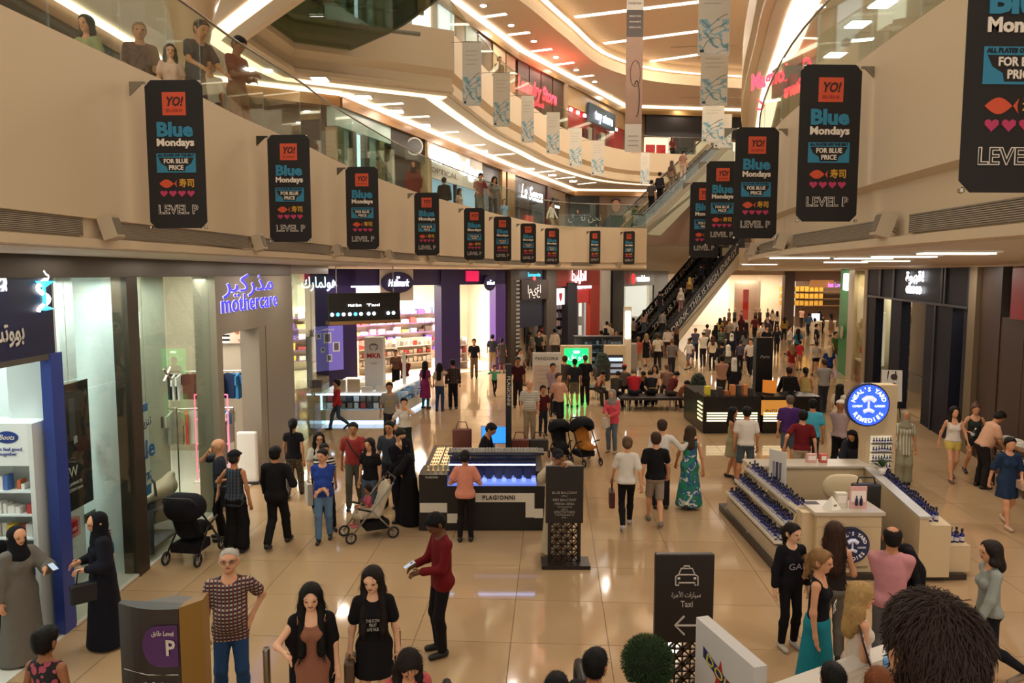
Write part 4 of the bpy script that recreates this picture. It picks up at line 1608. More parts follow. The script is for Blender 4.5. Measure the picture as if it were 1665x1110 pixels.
for tx, yy, zz, sz, wd in (('NEW', p0 + .30, zb + .52, .2, .42), ('LIFT & LUMINATE', p0 + .35, zb + .36, .06, .5), ('TRIPLE ACTION Serum', p0 + .36, zb + .28, .06, .52), ('N°7', p0 + .2, zt - .3, .14, .2)):
 text(tx, mat('#d9d6cf', .5), po, (.0 - .22 + .222, yy - o_.y, zz - o_.z), sz, wd, rz=math.pi / 2)
MB().tube([(-.01, p0 - o_.y, zt), (-.01, p1 - o_.y, zt)], .012, 6).build('hanging_rail', M_CHROME, po)
MB().tube([(-.01, (p0 + p1) / 2 - o_.y, zt), (-.01, (p0 + p1) / 2 - o_.y, 4.5)], .004, 4).build('cord', M_CHROME, po)
# fire point
fs = empty('fire_sign', (XS - .69, wpx(*SL, 176).y + .55, 1.95), 0, 'small red fire extinguisher sign on the white panel', 'sign')
MB().box(0, .01, -.14, .14, -.2, .2).build('plate', mat('#b3202a', .5), fs)
MB().box(.01, .014, -.1, .02, -.02, .16).build('pictogram', M_WHITE, fs)
text('Fire\nextinguisher', M_WHITE, fs, (.012, 0, -.12), .05, .22, rz=math.pi / 2)
ab = empty('alarm_box', (XS - .69, wpx(*SL, 176).y + .12, .95), 0, 'red fire alarm box in a clear cover beside the switches', 'alarm')
MB().box(0, .06, -.09, .09, -.09, .09).build('housing', mat('#b52a30', .4), ab, bevel=.01)
MB().box(.0, .075, -.12, .12, -.14, .13).build('cover', glass('#ffd8d8', .1), ab)
MB().box(.06, .064, -.05, .05, -.05, .0).build('glass_plate', M_WHITE, ab)
sw_ = empty('switch_plate', (XS - .69, wpx(*SL, 190).y + .38, .95), 0, 'steel double switch plate beside the red alarm box', 'switch')
MB().box(0, .02, -.13, .13, -.07, .07).build('plate', M_STEEL, sw_)
for k in (-1, 1):
 MB().box(.02, .03, k * .06 - .035, k * .06 + .035, -.035, .035).build('rocker', mat('#2a2a2a', .5), sw_)


def extinguisher(px, col, h, r, label):
 P = wpx(*SL, px)
 e = empty('fire_extinguisher', (XS - .35, P.y + .25, .052), 0, label, 'extinguisher')
 MB().lathe([(r * .9, 0), (r, .02), (r, h * .72), (r * .75, h * .8), (r * .3, h * .84), (r * .3, h * .9)], n=16).build('cylinder', mat(col, .3), e, True)
 MB().cbox(0, 0, h * .93, .06, .05, h * .08).tube([(0, 0, h * .97), (.02, .08, h * 1.0)], .012, 6).tube([(0, 0, h * .94), (.02, .09, h * .93)], .01, 6).build('valve', mat('#a8221f', .4), e)
 MB().tube([(0, -.03, h * .93), (0, -r - .05, h * .8), (0, -r - .04, h * .4), (0, -r, h * .1)], .014, 6).build('hose', mat('#111111', .6), e)
 MB().box(r * .98, r * 1.01, -.05, .05, h * .35, h * .55).build('label_plate', M_WHITE, e)
 return e


extinguisher(166, '#2e3133', .62, .085, 'small dark grey fire extinguisher on the floor of the window bay')
extinguisher(187, '#2f7fae', .72, .095, 'larger blue fire extinguisher beside the dark grey one')

# shelf unit inside the pharmacy
YS = 8.98
XU = -6.58
su = empty('medicine_shelf', (XU, YS, .014), 0, 'white pharmacy shelf unit with a blue oval logo on its header', 'shelf')
MB().box(-1.6, .68, .35, .40, 0, 2.75).build('back_panel', M_SHOPW, su)
MB().box(.62, .68, -.05, .35, 0, 2.75).build('side_panel', M_SHOPW, su)
MB().box(-1.6, .62, -.03, .35, 2.22, 2.75).build('header', mat('#e9efec', .4), su)
MB().box(-1.6, .62, 0, .35, 0, .12).build('plinth', M_SHOPW, su)
shz = [.40, .70, 1.0, 1.30, 1.60, 1.90]
for z in shz:
 MB().box(-1.6, .62, -.04, .35, z - .02, z).build('shelf_board', mat('#e3ecea', .4), su)
lg = MB().lathe([(.13, 0), (.14, .006), (.0, .007)], n=20).build('logo_oval', mat('#1e3a86', .4), su)
lg.rotation_euler = (math.pi / 2, 0, 0)
lg.location = (.36, -.03, 2.58)
lg.scale = (1, .55, 1)
text('Boots', M_WHITE, su, (.36, -.045, 2.58), .09, .19, shear=.3)
text("let's feel good\ntogether", mat('#3b4fa0', .5), su, (.36, -.036, 2.40), .06, .34)
cols = ['#e8e4da', '#d7dfe4', '#4b6fb0', '#c86a3e', '#e6c13d', '#a7c8c4', '#b6443c', '#f0ede4', '#7fae6b', '#efe8e0']
bxm = MB().box(-.5, .5, -.5, .5, 0, 1).mesh('medicine_box')
n = 0
for z in shz:
 x = -1.55
 while x < .55:
  wd, hh = random.uniform(.04, .095), random.uniform(.06, .19)
  if random.random() < .9 and x > -1.0:
   o = bpy.data.objects.new('medicine_box', bxm)
   C.objects.link(o)
   o.location = (XU + x + wd / 2, YS + random.uniform(.06, .12), z + .015)
   o.scale = (wd * .94, .12, hh)
   if not bxm.materials:
    bxm.materials.append(M_WHITE)
   o.material_slots[0].link = 'OBJECT'
   o.material_slots[0].material = mat(cols[n % len(cols)] if random.random() < .5 else '#e6e4dc', .5)
   tag(o, 'small carton standing on the white pharmacy shelves behind the robed women', 'medicine box', 'medicine cartons on the pharmacy shelves')
   n += 1
  x += wd + .008
# basket stack at the pharmacy entrance
bk_ = empty('basket_stack', (-7.3, 8.3, .014), 0, 'stack of dark blue shopping baskets inside the pharmacy door', 'basket')
for k in range(4):
 MB().prism([(-.2, -.15), (.2, -.15), (.22, .17), (-.22, .17)], .1 + k * .17, .24 + k * .17).build('basket', mat('#26336f', .5), bk_)
 MB().box(-.21, .21, -.16, .18, .235 + k * .17, .25 + k * .17).build('rim', mat('#1a2452', .5), bk_)

# ---- ground left: clothes shop for babies
mc = empty('baby_shop_front', (XS, 14, 0), 0, 'greige baby clothes shop front with a purple glowing sign', 'shop front')
y1, y2, y3, y4, y5 = (wpx(*SL, q).y for q in (250, 277, 345, 354, 470))
yd = wpx(*SL, 414).y
lbox('glass_pane', glass('#eef4ef', .05), mc, y_c + .33, y2, .05, 4.55, XS - .02, XS - .008)
lbox('glass_pane', glass('#e6eee8', .06), mc, y2 + .02, y3, .05, 4.55, XS - .02, XS - .008)
lbox('window_column', mat('#c3c8b8', .5), mc, y2 + .05, y3, .02, 4.55, XS - 1.0, XS - .85)
lbox('portal_jamb', M_GREIGE, mc, y3, y4, .0, 3.43, XS - .3, XS + .12)
lbox('portal_jamb', M_GREIGE, mc, yd, y5, .0, 3.43, XS - .3, XS + .12)
lbox('jamb_groove', mat('#2a2622', .5), mc, yd + .42, yd + .46, .0, 3.43, XS + .115, XS + .122)
lbox('sign_fascia', M_GREIGE, mc, y3, y5, 3.43, 4.55, XS - .3, XS + .12)
for tx, yy, zz, sz, wd in (('ﺮﻴﻛﺭﺬﻣ', 402, 461, .50, 3.0), ('mothercare', 403, 491, .50, 3.4)):
 P = wpx(*SL, yy)
 side_text(tx, mat('#e6e2ff', .5, emit=1.0), mc, P.y, zat(P, zz), sz, wd, x=XS + .13, fat=.008, depth=.006)
 side_text(tx, M_SIGNB, mc, P.y, zat(P, zz), sz, wd * .99, x=XS + .142, fat=.002, depth=.01)
for (yy, zz) in ((wpx(*SL, 272).y, 2.95),):
 MB().tube([(.02, yy - 14 - .12, zz - .1), (.02, yy - 14 + .12, zz + .1)], .018, 6).tube([(.02, yy - 14 - .12, zz + .1), (.02, yy - 14 + .12, zz - .1)], .018, 6).build('spider_fitting', M_CHROME, mc)
text('boys & girls', mat('#55524c', .6), mc, (-3.2, wpx(*SL, 262).y + 1.3 - 14, 2.75), .24, .9, rz=math.radians(25))
struct(lbox('wall_left_clothes', mat('#ece7dc', .5), None, 11.2, 19, 0.012, SH, -9.6, -9.5))
struct(MB().box(-9.5, XS - .3, 18.9, 19.0, .012, SH).build('wall_left_corner', mat('#b7a892', .5)))
area((-7.6, 13.2, 4.7), 1.4, 150, color=(1, .97, .92), sy=3)
area((-7.6, 16.8, 4.7), 1.4, 170, color=(1, .97, .92), sy=3)
area((XS - .16, 13.0, 4.5), .2, 26, color=(1, 1, .95), sy=2.0)  # unseen lamp added between glass and column to brighten the window
area((-6.6, 12.2, 4.6), .5, 60, color=(1, .98, .94), sy=1.2)
# big photo above the rails inside the door
ph2 = empty('wall_photo', (-9.48, 20, 0), 0, 'large wall photo of a smiling red-haired child inside the baby shop', 'poster')
Yq = 18.78
aa, bb = aty(350, 516, Yq), aty(408, 558, Yq)
MB().box(aa.x + 9.48, bb.x + 9.48, Yq - 20, Yq - 20 + .03, bb.z, aa.z).build('backing', mat('#d9b9a2', .5), ph2)
MB().box(aa.x + 9.48, aa.x + 9.48 + .35, Yq - 20 - .01, Yq - 20, bb.z, bb.z + .35).build('striped_shirt', pattern('stripes', '#e8e0d8', '#1d1a1a', 9), ph2)
MB().tube([(aa.x + 9.48 + .62, Yq - 20 - .008, bb.z + .25), (aa.x + 9.48 + .72, Yq - 20 - .008, aa.z - .05)], .14, 8).build('red_hair', mat('#8a4a2c', .7), ph2)
MB().tube([(bb.x + 9.48 - .22, Yq - 20 - .02, bb.z + .12), (bb.x + 9.48 - .2, Yq - 20 - .02, aa.z - .15)], .13, 10).build('face', mat('#dfae90', .7), ph2)
# rails with garments
gar_cols = ['#26324e', '#e4e0d8', '#cfcac0', '#b9b6ae', '#c3432b', '#1d2230', '#5c2a2a', '#8b7a62', '#2f3f57', '#3e7fb0', '#d8d4ca', '#4a4a4e']
gm = MB()
gm.add([(-.02, -.20, 0), (.02, -.20, 0), (.025, -.17, -.58), (-.025, -.17, -.58), (-.02, .20, 0), (.02, .20, 0), (.025, .17, -.58), (-.025, .17, -.58), (-.015, 0, .05), (.015, 0, .05)],
  [(0, 1, 2, 3), (5, 4, 7, 6), (0, 3, 7, 4), (1, 5, 6, 2), (3, 2, 6, 7), (0, 8, 9, 1), (4, 5, 9, 8), (0, 4, 8), (1, 9, 5)])
gm.box(-.02, .02, -.30, -.18, -.22, -.01).box(-.02, .02, .18, .30, -.22, -.01)
gme = gm.mesh('garment')
gme.materials.append(M_WHITE)
hme = MB().tube([(0, 0, .04), (0, 0, .09), (0, .03, .11), (0, .03, .08)], .004, 4).mesh('hanger')
hme.materials.append(M_CHROME)


def rail(p, q, z, nn, where, pants=False):
 r = empty('clothes_rail', (p[0], p[1], z), 0, 'chrome clothes rail ' + where, 'clothes rail')
 MB().tube([(0, 0, 0), (q[0] - p[0], q[1] - p[1], 0)], .014, 6).build('bar', M_CHROME, r)
 dx, dy = q[0] - p[0], q[1] - p[1]
 for e in (0, 1):
  MB().tube([(dx * e, dy * e, 0), (dx * e, dy * e, -z + .014)], .014, 6).build('upright', M_CHROME, r)
 a = math.atan2(dy, dx)
 for k in range(nn):
  t = (k + .5) / nn
  g_ = empty('hanging_garment', (p[0] + dx * t, p[1] + dy * t, z - .1), a + random.uniform(-.35, .35) + math.pi / 2 * (0 if random.random() < .7 else .8),
     'small garment on a hanger on the rail ' + where, 'garment', 'garments ' + where)
  link('hanger', hme, None, g_)
  o = link('garment_body', gme, None, g_)
  o.material_slots[0].link = 'OBJECT'
  o.material_slots[0].material = cloth(random.choice(gar_cols))
  if pants:
   o.scale = (1, .7, 1.25)


rail((-8.6, 17.6), (-6.6, 17.9), 2.25, 15, 'behind the shop door, upper row')
rail((-8.4, 16.7), (-6.5, 17.0), 1.5, 12, 'behind the shop door, lower row', True)
rail((-8.0, 13.6), (-6.4, 13.9), 2.05, 11, 'behind the left shop window')
# pink neon stand
ns = empty('display_stand', (-6.6, 16.0, .014), 0, 'pink glowing tube display frame inside the shop door', 'display stand')
pk = mat('#ff5a78', .5, emit=2.5)
for z in (.25, .85, 1.4, 1.95):
 MB().tube([(-.36, 0, z), (.36, 0, z)], .013, 6).build('tube_rung', pk, ns)
for x in (-.36, .36):
 MB().tube([(x, 0, 0), (x, 0, 1.95)], .013, 6).build('tube_upright', pk, ns)
MB().box(-.4, .4, -.15, .15, 0, .03).build('base', M_WHITE, ns)
for k, c_ in enumerate(('#8b7a62', '#4a4a55')):
 MB().box(-.3 + k * .33, -.02 + k * .33, -.03, .03, .4, 1.35).build('trousers_on_frame', cloth(c_), ns)
MB().box(-.2, .22, -.06, .04, 1.42, 1.9).build('jacket_on_frame', cloth('#6d4a3c'), ns)
# security gates
for k, px in enumerate((412, 426)):
 P = wpx(*SL, px)
 sg_ = empty('security_gate', (XS - .1, 15.9 + k * .55, .014), 0, ('white anti-theft gate at the shop door, nearer one', 'white anti-theft gate at the shop door, farther one')[k], 'security gate')
 MB().prism([(-.22, -.06), (.22, -.06), (.22, .06), (-.22, .06)], 0, 1.15).build('panel', M_WHITE, sg_, bevel=.04)
 MB().box(-.25, .25, -.1, .1, 0, .05).build('foot', mat('#33312e', .5), sg_)
# sale banner in the window, cot, car seat
sb = empty('sale_banner', (XS - .3, 12, 0), 0, 'blue and white sale banner hanging in the baby shop window', 'banner')
q0, q1 = wpx(*SL, 232).y + .35, wpx(*SL, 262).y + .15
zt, zb = 2.48, .98
lbox('sheet', mat('#dfe6ea', .6), sb, q0, q1, zb, zt, XS - .305, XS - .297)
lbox('blue_edge', mat('#2c7fc4', .6), sb, q0, q1, zt - .12, zt + .01, XS - .308, XS - .294)
lbox('blue_edge', mat('#2c7fc4', .6), sb, q0, q1, zb - .01, zb + .16, XS - .308, XS - .294)
text('Sale', mat('#1d6cb8', .6), sb, (.012, (q0 + q1) / 2 - 12, 1.72), .42, .72, rz=math.pi / 2, fat=.01)
text('ﺕﻼﻳﺰﻨﺗ', mat('#22456b', .6), sb, (.012, (q0 + q1) / 2 - 12, 2.18), .2, .55, rz=math.pi / 2)
text('50%', mat('#1d6cb8', .6), sb, (.012, (q0 + q1) / 2 - 12, 1.28), .2, .4, rz=math.pi / 2)
for yy in (q0 + .05, q1 - .05):
 MB().tube([(0, yy - 12, zt), (0, yy - 12, 4.55)], .004, 4).build('cord', M_CHROME, sb)
cot = empty('travel_cot', (XS - .42, wpx(*SL, 268).y + .05, .014), math.pi / 2, 'grey travel cot with mesh sides behind the shop window', 'cot')
cg = mat('#4d4b4f', .8, noise=.2, nscale=60)
for sx in (-1, 1):
 for sy in (-1, 1):
  MB().tube([(sx * .48, sy * .3, .08), (sx * .5, sy * .32, .45), (sx * .5, sy * .32, .78)], .05, 8).build('corner_post', cg, cot, True)
 MB().tube([(sx * .5, -.32, .78), (sx * .5, 0, .72), (sx * .5, .32, .78)], .035, 8).build('top_rail', cg, cot, True)
for sy in (-1, 1):
 MB().tube([(-.5, sy * .32, .78), (0, sy * .32, .70), (.5, sy * .32, .78)], .035, 8).build('top_rail', cg, cot, True)
 MB().box(-.48, .48, sy * .31 - .004, sy * .31 + .004, .12, .74).build('mesh_side', glass('#c9ccd2', .1), cot)
MB().box(-.48, .48, -.3, .3, .1, .16).build('mattress', mat('#8f929a', .8), cot)
cs = empty('infant_carrier', (XS - .46, wpx(*SL, 268).y + .45, .18), math.radians(60), 'cream baby car seat with a dark carry handle on the travel cot', 'baby seat')
V_, F_ = sdf_mesh([((-.25, 0, .62), (.25, 0, .72), .13, .17, 1), ((.2, 0, .72), (.32, 0, .9), .14, .08, 1)], .03, clips=[((0, 0, .78), (-.5, 0, .86))])
link('shell', np_mesh('shell', V_, F_), cloth('#cbb9a3'), cs)
MB().tube([(-.1, -.19, .66), (-.12, -.19, .9), (-.12, 0, 1.0), (-.12, .19, .9), (-.1, .19, .66)], .022, 8).build('carry_handle', mat('#2b2a2b', .5), cs, True)
MB().box(-.2, .25, -.14, .14, .17, .52).build('stand', mat('#55555a', .6), cs)
# glass screen past the corner, with spider fittings
gsn = empty('glass_screen', (XS, 19.1, 0), 0, 'tall clear glass screen with cross-shaped clamps beside the baby shop', 'glass screen')
ye = wpx(*SL, 534).y
ym = (19.05 + ye) / 2
for (a_, b_) in ((19.05, ym - .02), (ym + .02, ye)):
 for (za, zb_) in ((.02, 2.9), (2.92, 4.6)):
  lbox('glass_pane', glass('#d5e2da', .14), gsn, a_, b_, za, zb_, XS - .012, XS)
for zz in (2.91, 1.2):
 MB().tube([(.03, ym - 19.1 - .1, zz - .1), (.03, ym - 19.1 + .1, zz + .1)], .015, 6).tube([(.03, ym - 19.1 - .1, zz + .1), (.03, ym - 19.1 + .1, zz - .1)], .015, 6).build('clamp', M_CHROME, gsn)
lbox('head_rail', M_STEEL, gsn, 19.0, ye + .05, 4.6, 4.83, XS - .06, XS + .03)

# ---- ground: card shop with purple columns
cs_ = empty('card_shop_front', (-4.9, 32, 0), 0, 'purple card shop front with oval signs and wide bright openings', 'shop front')
fbox('column', M_PURP, cs_, GA, 505, 580, 0.0, SH - .02, 0, .5)
fbox('column', M_PURP, cs_, GA, 716, 746, 0.0, SH - .02, -.1, .5)
fbox('column', mat('#5a3d8c', .4), cs_, GA, 806, 822, 0.0, SH - .02, 0, .5)
fbox('header', M_PURP, cs_, GA, 505, 822, 4.1, SH - .02, 0, .4)
fbox('header_lamp', mat('#f0e0ff', .5, emit=5), cs_, GA, 572, 615, 4.04, 4.1, -.02, .1)
fbox('sign_plate', mat('#cfc7bf', .5), cs_, GA, 617, 670, 3.45, SH - .05, -.14, -.06)
for px, rr in ((643, .78), (792, .34)):
 P = wpx(*GA, px)
 z_ = zat(P, 459)
 off = Vector((-4.9, 32))
 tdir = (Vector(GA[1]) - Vector(GA[0])).normalized()
 ov = MB().lathe([(rr, 0), (rr, .06), (rr * .93, .08)], n=28).build('sign_oval', mat('#241a4c', .4), cs_)
 ov.rotation_euler = (math.pi / 2, 0, math.atan2(tdir.y, tdir.x))
 nn = Vector((tdir.y, -tdir.x))
 q = P + nn * .18 - off
 ov.location = (q.x, q.y, z_)
 ov.scale = (1, .58 if rr > .5 else 1.15, 1)
 ftext('Hallmark', M_SIGNW, cs_, GA, px, z_ - .03, .42 * rr / .8, 1.3 * rr, d=-.30, shear=.3, fat=.006)
 MB().cbox(q.x + nn.x * .12, q.y + nn.y * .12, z_ + .28 * rr, .16 * rr, .05, .1 * rr).build('crown_emblem', M_SIGNW, cs_)
ftext('ﻙﺭﺎﻤﻟﻮﻫ', mat('#e8f6ff', .5, emit=4), cs_, GA, 520, zat(wpx(*GA, 520), 460), .6, 1.5, d=-.06, fat=.008)
fbox('red_sign', mat('#c2184a', .5, emit=1.2), cs_, GA, 757, 777, 4.25, SH - .1, -.1, -.02)
# interior
struct(MB().add([(-9.6, 28.4, .013), (-.1, 35.8, .013), (-3, 42, .013), (-13, 36, .013)], [(0, 1, 2, 3)]).build('floor_card_shop', mat('#dcc8ae', .2)))
struct(pbox('wall_back_card_shop', mat('#f6e8d2', .5), None, (-13, 35), (-2.2, 43.5), 0.01, SH, 0, .2))
struct(pbox('wall_side_card_shop', mat('#f6e8d2', .5), None, (.1, 36.2), (-2.6, 43.2), 0.01, SH, 0, .15))
tq = (Vector(GA[1]) - Vector(GA[0])).normalized()
nq = Vector((-tq.y, tq.x))
for k in range(4):
 p = Vector(GA[0]) + tq * (3.2 + 2.5 * k) + nq * 3.2
 area((p.x, p.y, 4.7), 1.3, 620, color=(1, .92, .78), sy=2.0)
# shelves and gift goods
gcols = ['#d94f4a', '#f0e6d8', '#6b4a9a', '#e0b95a', '#efe8e0', '#b0413e', '#d9d2c6', '#53413a', '#c9a1b0', '#7d8fa8']
gbm = MB().box(-.5, .5, -.5, .5, 0, 1).mesh('gift_item')
gbm.materials.append(M_WHITE)


def goods(A, B, zs, nn, name, label, cat, group, mesh, colors, dep=.25, hmin=.12, hmax=.34, fill=.95):
 A, B = Vector(A), Vector(B)
 t = (B - A)
 L_ = t.length
 a = math.atan2(t.y, t.x)
 for z in zs:
  for k in range(nn):
   if random.random() > fill:
    continue
   s_ = (k + .5 + random.uniform(-.04, .04)) / nn
   p = A + t * s_
   o = bpy.data.objects.new(name, mesh)
   C.objects.link(o)
   o.location = (p.x, p.y, z + .002)
   o.rotation_euler = (0, 0, a)
   o.scale = (L_ / nn * random.uniform(.6, .86), dep, random.uniform(hmin, hmax))
   o.material_slots[0].link = 'OBJECT'
   o.material_slots[0].material = mat(random.choice(colors), .6)
   tag(o, label, cat, group)


def shelf_unit(A, B, zs, dep, h, name, label, back='#efe0c8', board='#e8d8c0', edge=None):
 A, B = Vector(A), Vector(B)
 L_ = (B - A).length
 r = empty(name, (A.x, A.y, .014), math.atan2(B.y - A.y, B.x - A.x), label, 'shelf')
 MB().box(0, L_, dep - .03, dep, 0, h).build('back_panel', mat(back, .6), r)
 for e in (0, L_ - .04):
  MB().box(e, e + .04, 0, dep, 0, h).build('side_panel', mat(back, .6), r)
 for z in zs:
  MB().box(0, L_, 0, dep, z - .04, z).build('shelf_board', mat(edge or board, .6), r)
 return r


A_ = Vector((-11.2, 33.6)); B_ = Vector((-3.2, 40.9))
zz_ = [.5, 1.0, 1.5, 2.0, 2.5]
shelf_unit(A_, B_, zz_, .5, 3.0, 'gift_shelf', 'long bright gift shelf along the back wall of the card shop', edge='#7d4f8f')
goods(A_ + nq * .2, B_ + nq * .2, [z + .014 for z in zz_], 22, 'gift_item', 'small gift or card pack on the back shelf of the card shop', 'gift', 'gifts on the card shop shelves', gbm, gcols, .3)
for k, (px, dd, lab) in enumerate(((620, 2.2, 'low card rack in the left half of the card shop'), (690, 2.6, 'low card rack in the middle of the card shop'), (762, 1.4, 'card rack just inside the right card shop opening'))):
 P = wpx(*GA, px) + nq * dd
 Q = P + tq * (2.0 if k < 2 else .9)
 shelf_unit(P, Q, [.35, .75, 1.15], .45, 1.5, 'card_rack', lab)
 goods(P + nq * .15, Q + nq * .15, [.364, .764, 1.164], 8 if k < 2 else 4, 'greeting_card', 'greeting card on the ' + lab, 'card', 'cards on the ' + lab, gbm, ['#efe8e0', '#e7dcc9', '#c94a48', '#d8c6b0', '#8e8a86'], .1, .16, .28)
# lit poster on the left column
lpz = empty('lit_poster', (-9, 29, 0), 0, 'violet backlit poster with pinned photos on the purple column', 'poster')
P0, P1 = wpx(*GA, 509), wpx(*GA, 556)
z0_, z1_ = zat(P0, 604), zat(P0, 531)
pbox('panel', mat('#6c63b8', .4, emit=.5), lpz, P0, P1, z0_, z1_, -.08, -.02)
for (fx, fz, s_) in ((.15, .72, .14), (.45, .62, .26), (.75, .42, .24), (.5, .2, .18), (.28, .42, .12)):
 Pa, Pb = P0.lerp(P1, fx - s_ / 2), P0.lerp(P1, fx + s_ / 2)
 hh = (z1_ - z0_)
 pbox('pinned_photo', mat('#c9c3cf', .5, emit=.25), lpz, Pa, Pb, z0_ + hh * fz, z0_ + hh * (fz + s_ * .9), -.10, -.07)
 pbox('picture', mat('#5a5a66', .6), lpz, P0.lerp(P1, fx - s_ / 3), P0.lerp(P1, fx + s_ / 3), z0_ + hh * (fz + .03), z0_ + hh * (fz + s_ * .8), -.105, -.098)
ftext('Hallmark', M_WHITE, lpz, GA, 532, z1_ - .14, .14, .5, d=-.1)
# hanging black direction sign
ds = empty('direction_sign', (-3.5, 20.5, 0), 0, 'black hanging direction sign with rows of white pictograms', 'sign')
Ya = 21.0
p0, p1 = aty(534, 478, Ya), aty(650, 470, Ya + 1.2)
t0, b0_ = aty(534, 478, Ya).z, aty(534, 523, Ya).z
pbox('panel', mat('#1b1714', .5), ds, (p0.x, Ya), (p1.x, Ya + 1.2), b0_, t0 + .02, 0, .12)
pbox('wooden_edge', mat('#a07a4e', .5), ds, (p0.x, Ya), (p1.x, Ya + 1.2), b0_ - .1, b0_, -.05, .3)
tdv = (Vector((p1.x, Ya + 1.2)) - Vector((p0.x, Ya)))
for (f_, tx, up_) in ((.12, '↓ ♿ ⚥', -.1), (.36, '⚑ ✆ ●', -.1), (.62, '● ✈', -.1), (.9, '↑ ♿', -.1)):
 q = Vector((p0.x, Ya)) + tdv * f_
 for k in range(3 if f_ < .6 else 2):
  qq = q + tdv.normalized() * (k - 1) * .17
  lth = MB().lathe([(.055, 0), (.055, .01)], n=10).build('pictogram', mat('#e8f4ff' if k != 1 or f_ > .5 else '#5fc4e8', .5, emit=2.0), ds)
  lth.rotation_euler = (math.pi / 2, 0, math.atan2(tdv.y, tdv.x))
  lth.location = (qq.x + 3.5 + tdv.y * .01, qq.y - 20.5 - .05, b0_ + .2)
 if f_ in (.36, .62):
  text('Mall Exit\n' if f_ < .5 else 'Taxi\n', M_SIGNW, ds, (q.x + 3.5, q.y - 20.5 - .05, b0_ + .40), .1, .4, rz=math.atan2(tdv.y, tdv.x))
for f_ in (.1, .9):
 q = Vector((p0.x, Ya + .06)) + tdv * f_
 MB().tube([(q.x + 3.5, q.y - 20.5, t0), (q.x + 3.5, q.y - 20.5, 4.85)], .015, 6).build('rod', M_CHROME, ds)

# ---- ground: dark shops after the card shop
d1 = empty('navy_shop_front', (1, 37.6, 0), 0, 'dark navy shop front with a red and white sign board, between purple and red shops', 'shop front')
fbox('pilaster', mat('#4a4038', .5), d1, GB, 828, 842, 0, SH - .02, -.1, .4)
fbox('pilaster', mat('#5c5248', .5), d1, GB, 886, 902, 0, SH - .02, -.1, .4)
fbox('wall_panel', mat('#171a33', .4), d1, GB, 842, 886, 1.9, SH - .02, .05, .3)
fbox('sign_board', mat('#3b2c2a', .5), d1, GB, 842, 886, 3.3, 4.3, -.2, -.1)
fbox('counter_back', mat('#b9a78e', .5), d1, GB, 852, 886, .01, 2.0, .6, .8)
fbox('screen', mat('#15181c', .3), d1, GB, 868, 874, 1.0, 1.9, .5, .58)
ftext('اميغا', mat('#d9d0c4', .5, emit=1.2), d1, GB, 862, 3.8, .6, 1.4, d=-.24)
ftext('●', mat('#e03a2e', .5, emit=2), d1, GB, 862, 4.35, .3, .3, d=-.24)
ftext('Samsonite', mat('#3fd0e8', .5, emit=2), d1, GB, 868, 4.55, .3, 1.4, d=-.02)
for k in range(18):
 P = wpx(*GB, 840)
 pbox('ladder_light', mat('#8e8478', .4, emit=.4), d1, wpx(*GB, 836), wpx(*GB, 841), .8 + k * .2, .9 + k * .2, -.14, -.1)
d2 = empty('red_shop_front', (4, 42, 0), 0, 'red and white shop front with lit display shelves left of the pale phone shop', 'shop front')
fbox('pilaster', mat('#c8c0b4', .5), d2, GB, 975, 990, 0, SH - .02, -.1, .4)
fbox('pilaster', M_BLACK, d2, GB, 994, 1012, 0, SH - .02, -.1, .4)
fbox('red_panel', mat('#9a2f20', .5), d2, GB, 905, 978, 3.9, SH - .02, 0, .3)
fbox('red_side', mat('#b03a24', .5), d2, GB, 960, 975, 0, 3.9, 0, .3)
fbox('dark_column', mat('#2a2833', .5), d2, GB, 921, 936, 0, 4.1, -.1, .3)
fbox('light_frame', mat('#cfe0ff', .5, emit=4), d2, GB, 938, 961, 3.75, 3.9, -.02, .05)
fbox('red_poster', mat('#b5302c', .5, emit=.4), d2, GB, 938, 960, 2.9, 3.7, .1, .2)
fbox('white_poster', mat('#f1ece8', .5, emit=1.0), d2, GB, 905, 918, 2.9, 3.8, .0, .1)
ftext('♥', mat('#d0394b', .5), d2, GB, 911, 3.3, .5, .4, d=-.02)
ftext('اتصالات H', M_SIGNW, d2, GB, 940, 4.45, .8, 2.0, d=-.06, fat=.01)
struct(pbox('wall_back_red_shop', mat('#7a6f70', .6), None, (-1.2, 40.2), (4.6, 51), 0.01, SH, 0, .2))
area((2.2, 43.5, 4.6), 1.2, 150, color=(1, .95, .9), sy=3)
PQ = (wpx(*GB, 937) + Vector((-1.2, .8)), wpx(*GB, 960) + Vector((-1.2, .8)))
shelf_unit(PQ[0], PQ[1], [.5, 1.0, 1.5, 2.0, 2.5], .4, 2.9, 'phone_shelf', 'tall dark phone display shelf inside the red shop', back='#2a2d38', board='#5a6070')
goods(PQ[0] + Vector((-.1, .1)), PQ[1] + Vector((-.1, .1)), [z + .014 for z in (.5, 1.0, 1.5, 2.0, 2.5)], 7, 'phone_box', 'pale phone box on the dark shelf inside the red shop', 'phone box', 'phone boxes in the red shop', gbm, ['#c9d6ea', '#9fb0c8', '#e6ecf4', '#6a7c9c'], .15, .2, .36)
d3 = empty('phone_shop_front', (8, 50, 0), 0, 'black and white phone shop front with a red round logo beside the escalator', 'shop front')
fbox('header', mat('#15131a', .4), d3, GC, 1012, 1062, 3.75, SH - .02, -.05, .3)
fbox('pilaster', M_BLACK, d3, GC, 1062, 1085, 0, SH - .02, -.05, .3)
fbox('glass_pane', glass('#e6f0f4', .1), d3, GC, 1013, 1062, 0, 3.75, 0, .02)
struct(pbox('wall_back_phone_shop', mat('#dfe6e6', .5), None, (5.2, 53), (9.5, 62), 0.01, SH, 0, .2))
area((8.0, 54.5, 4.6), 1.5, 240, color=(.92, 1, 1), sy=3)
P = wpx(*GC, 1024)
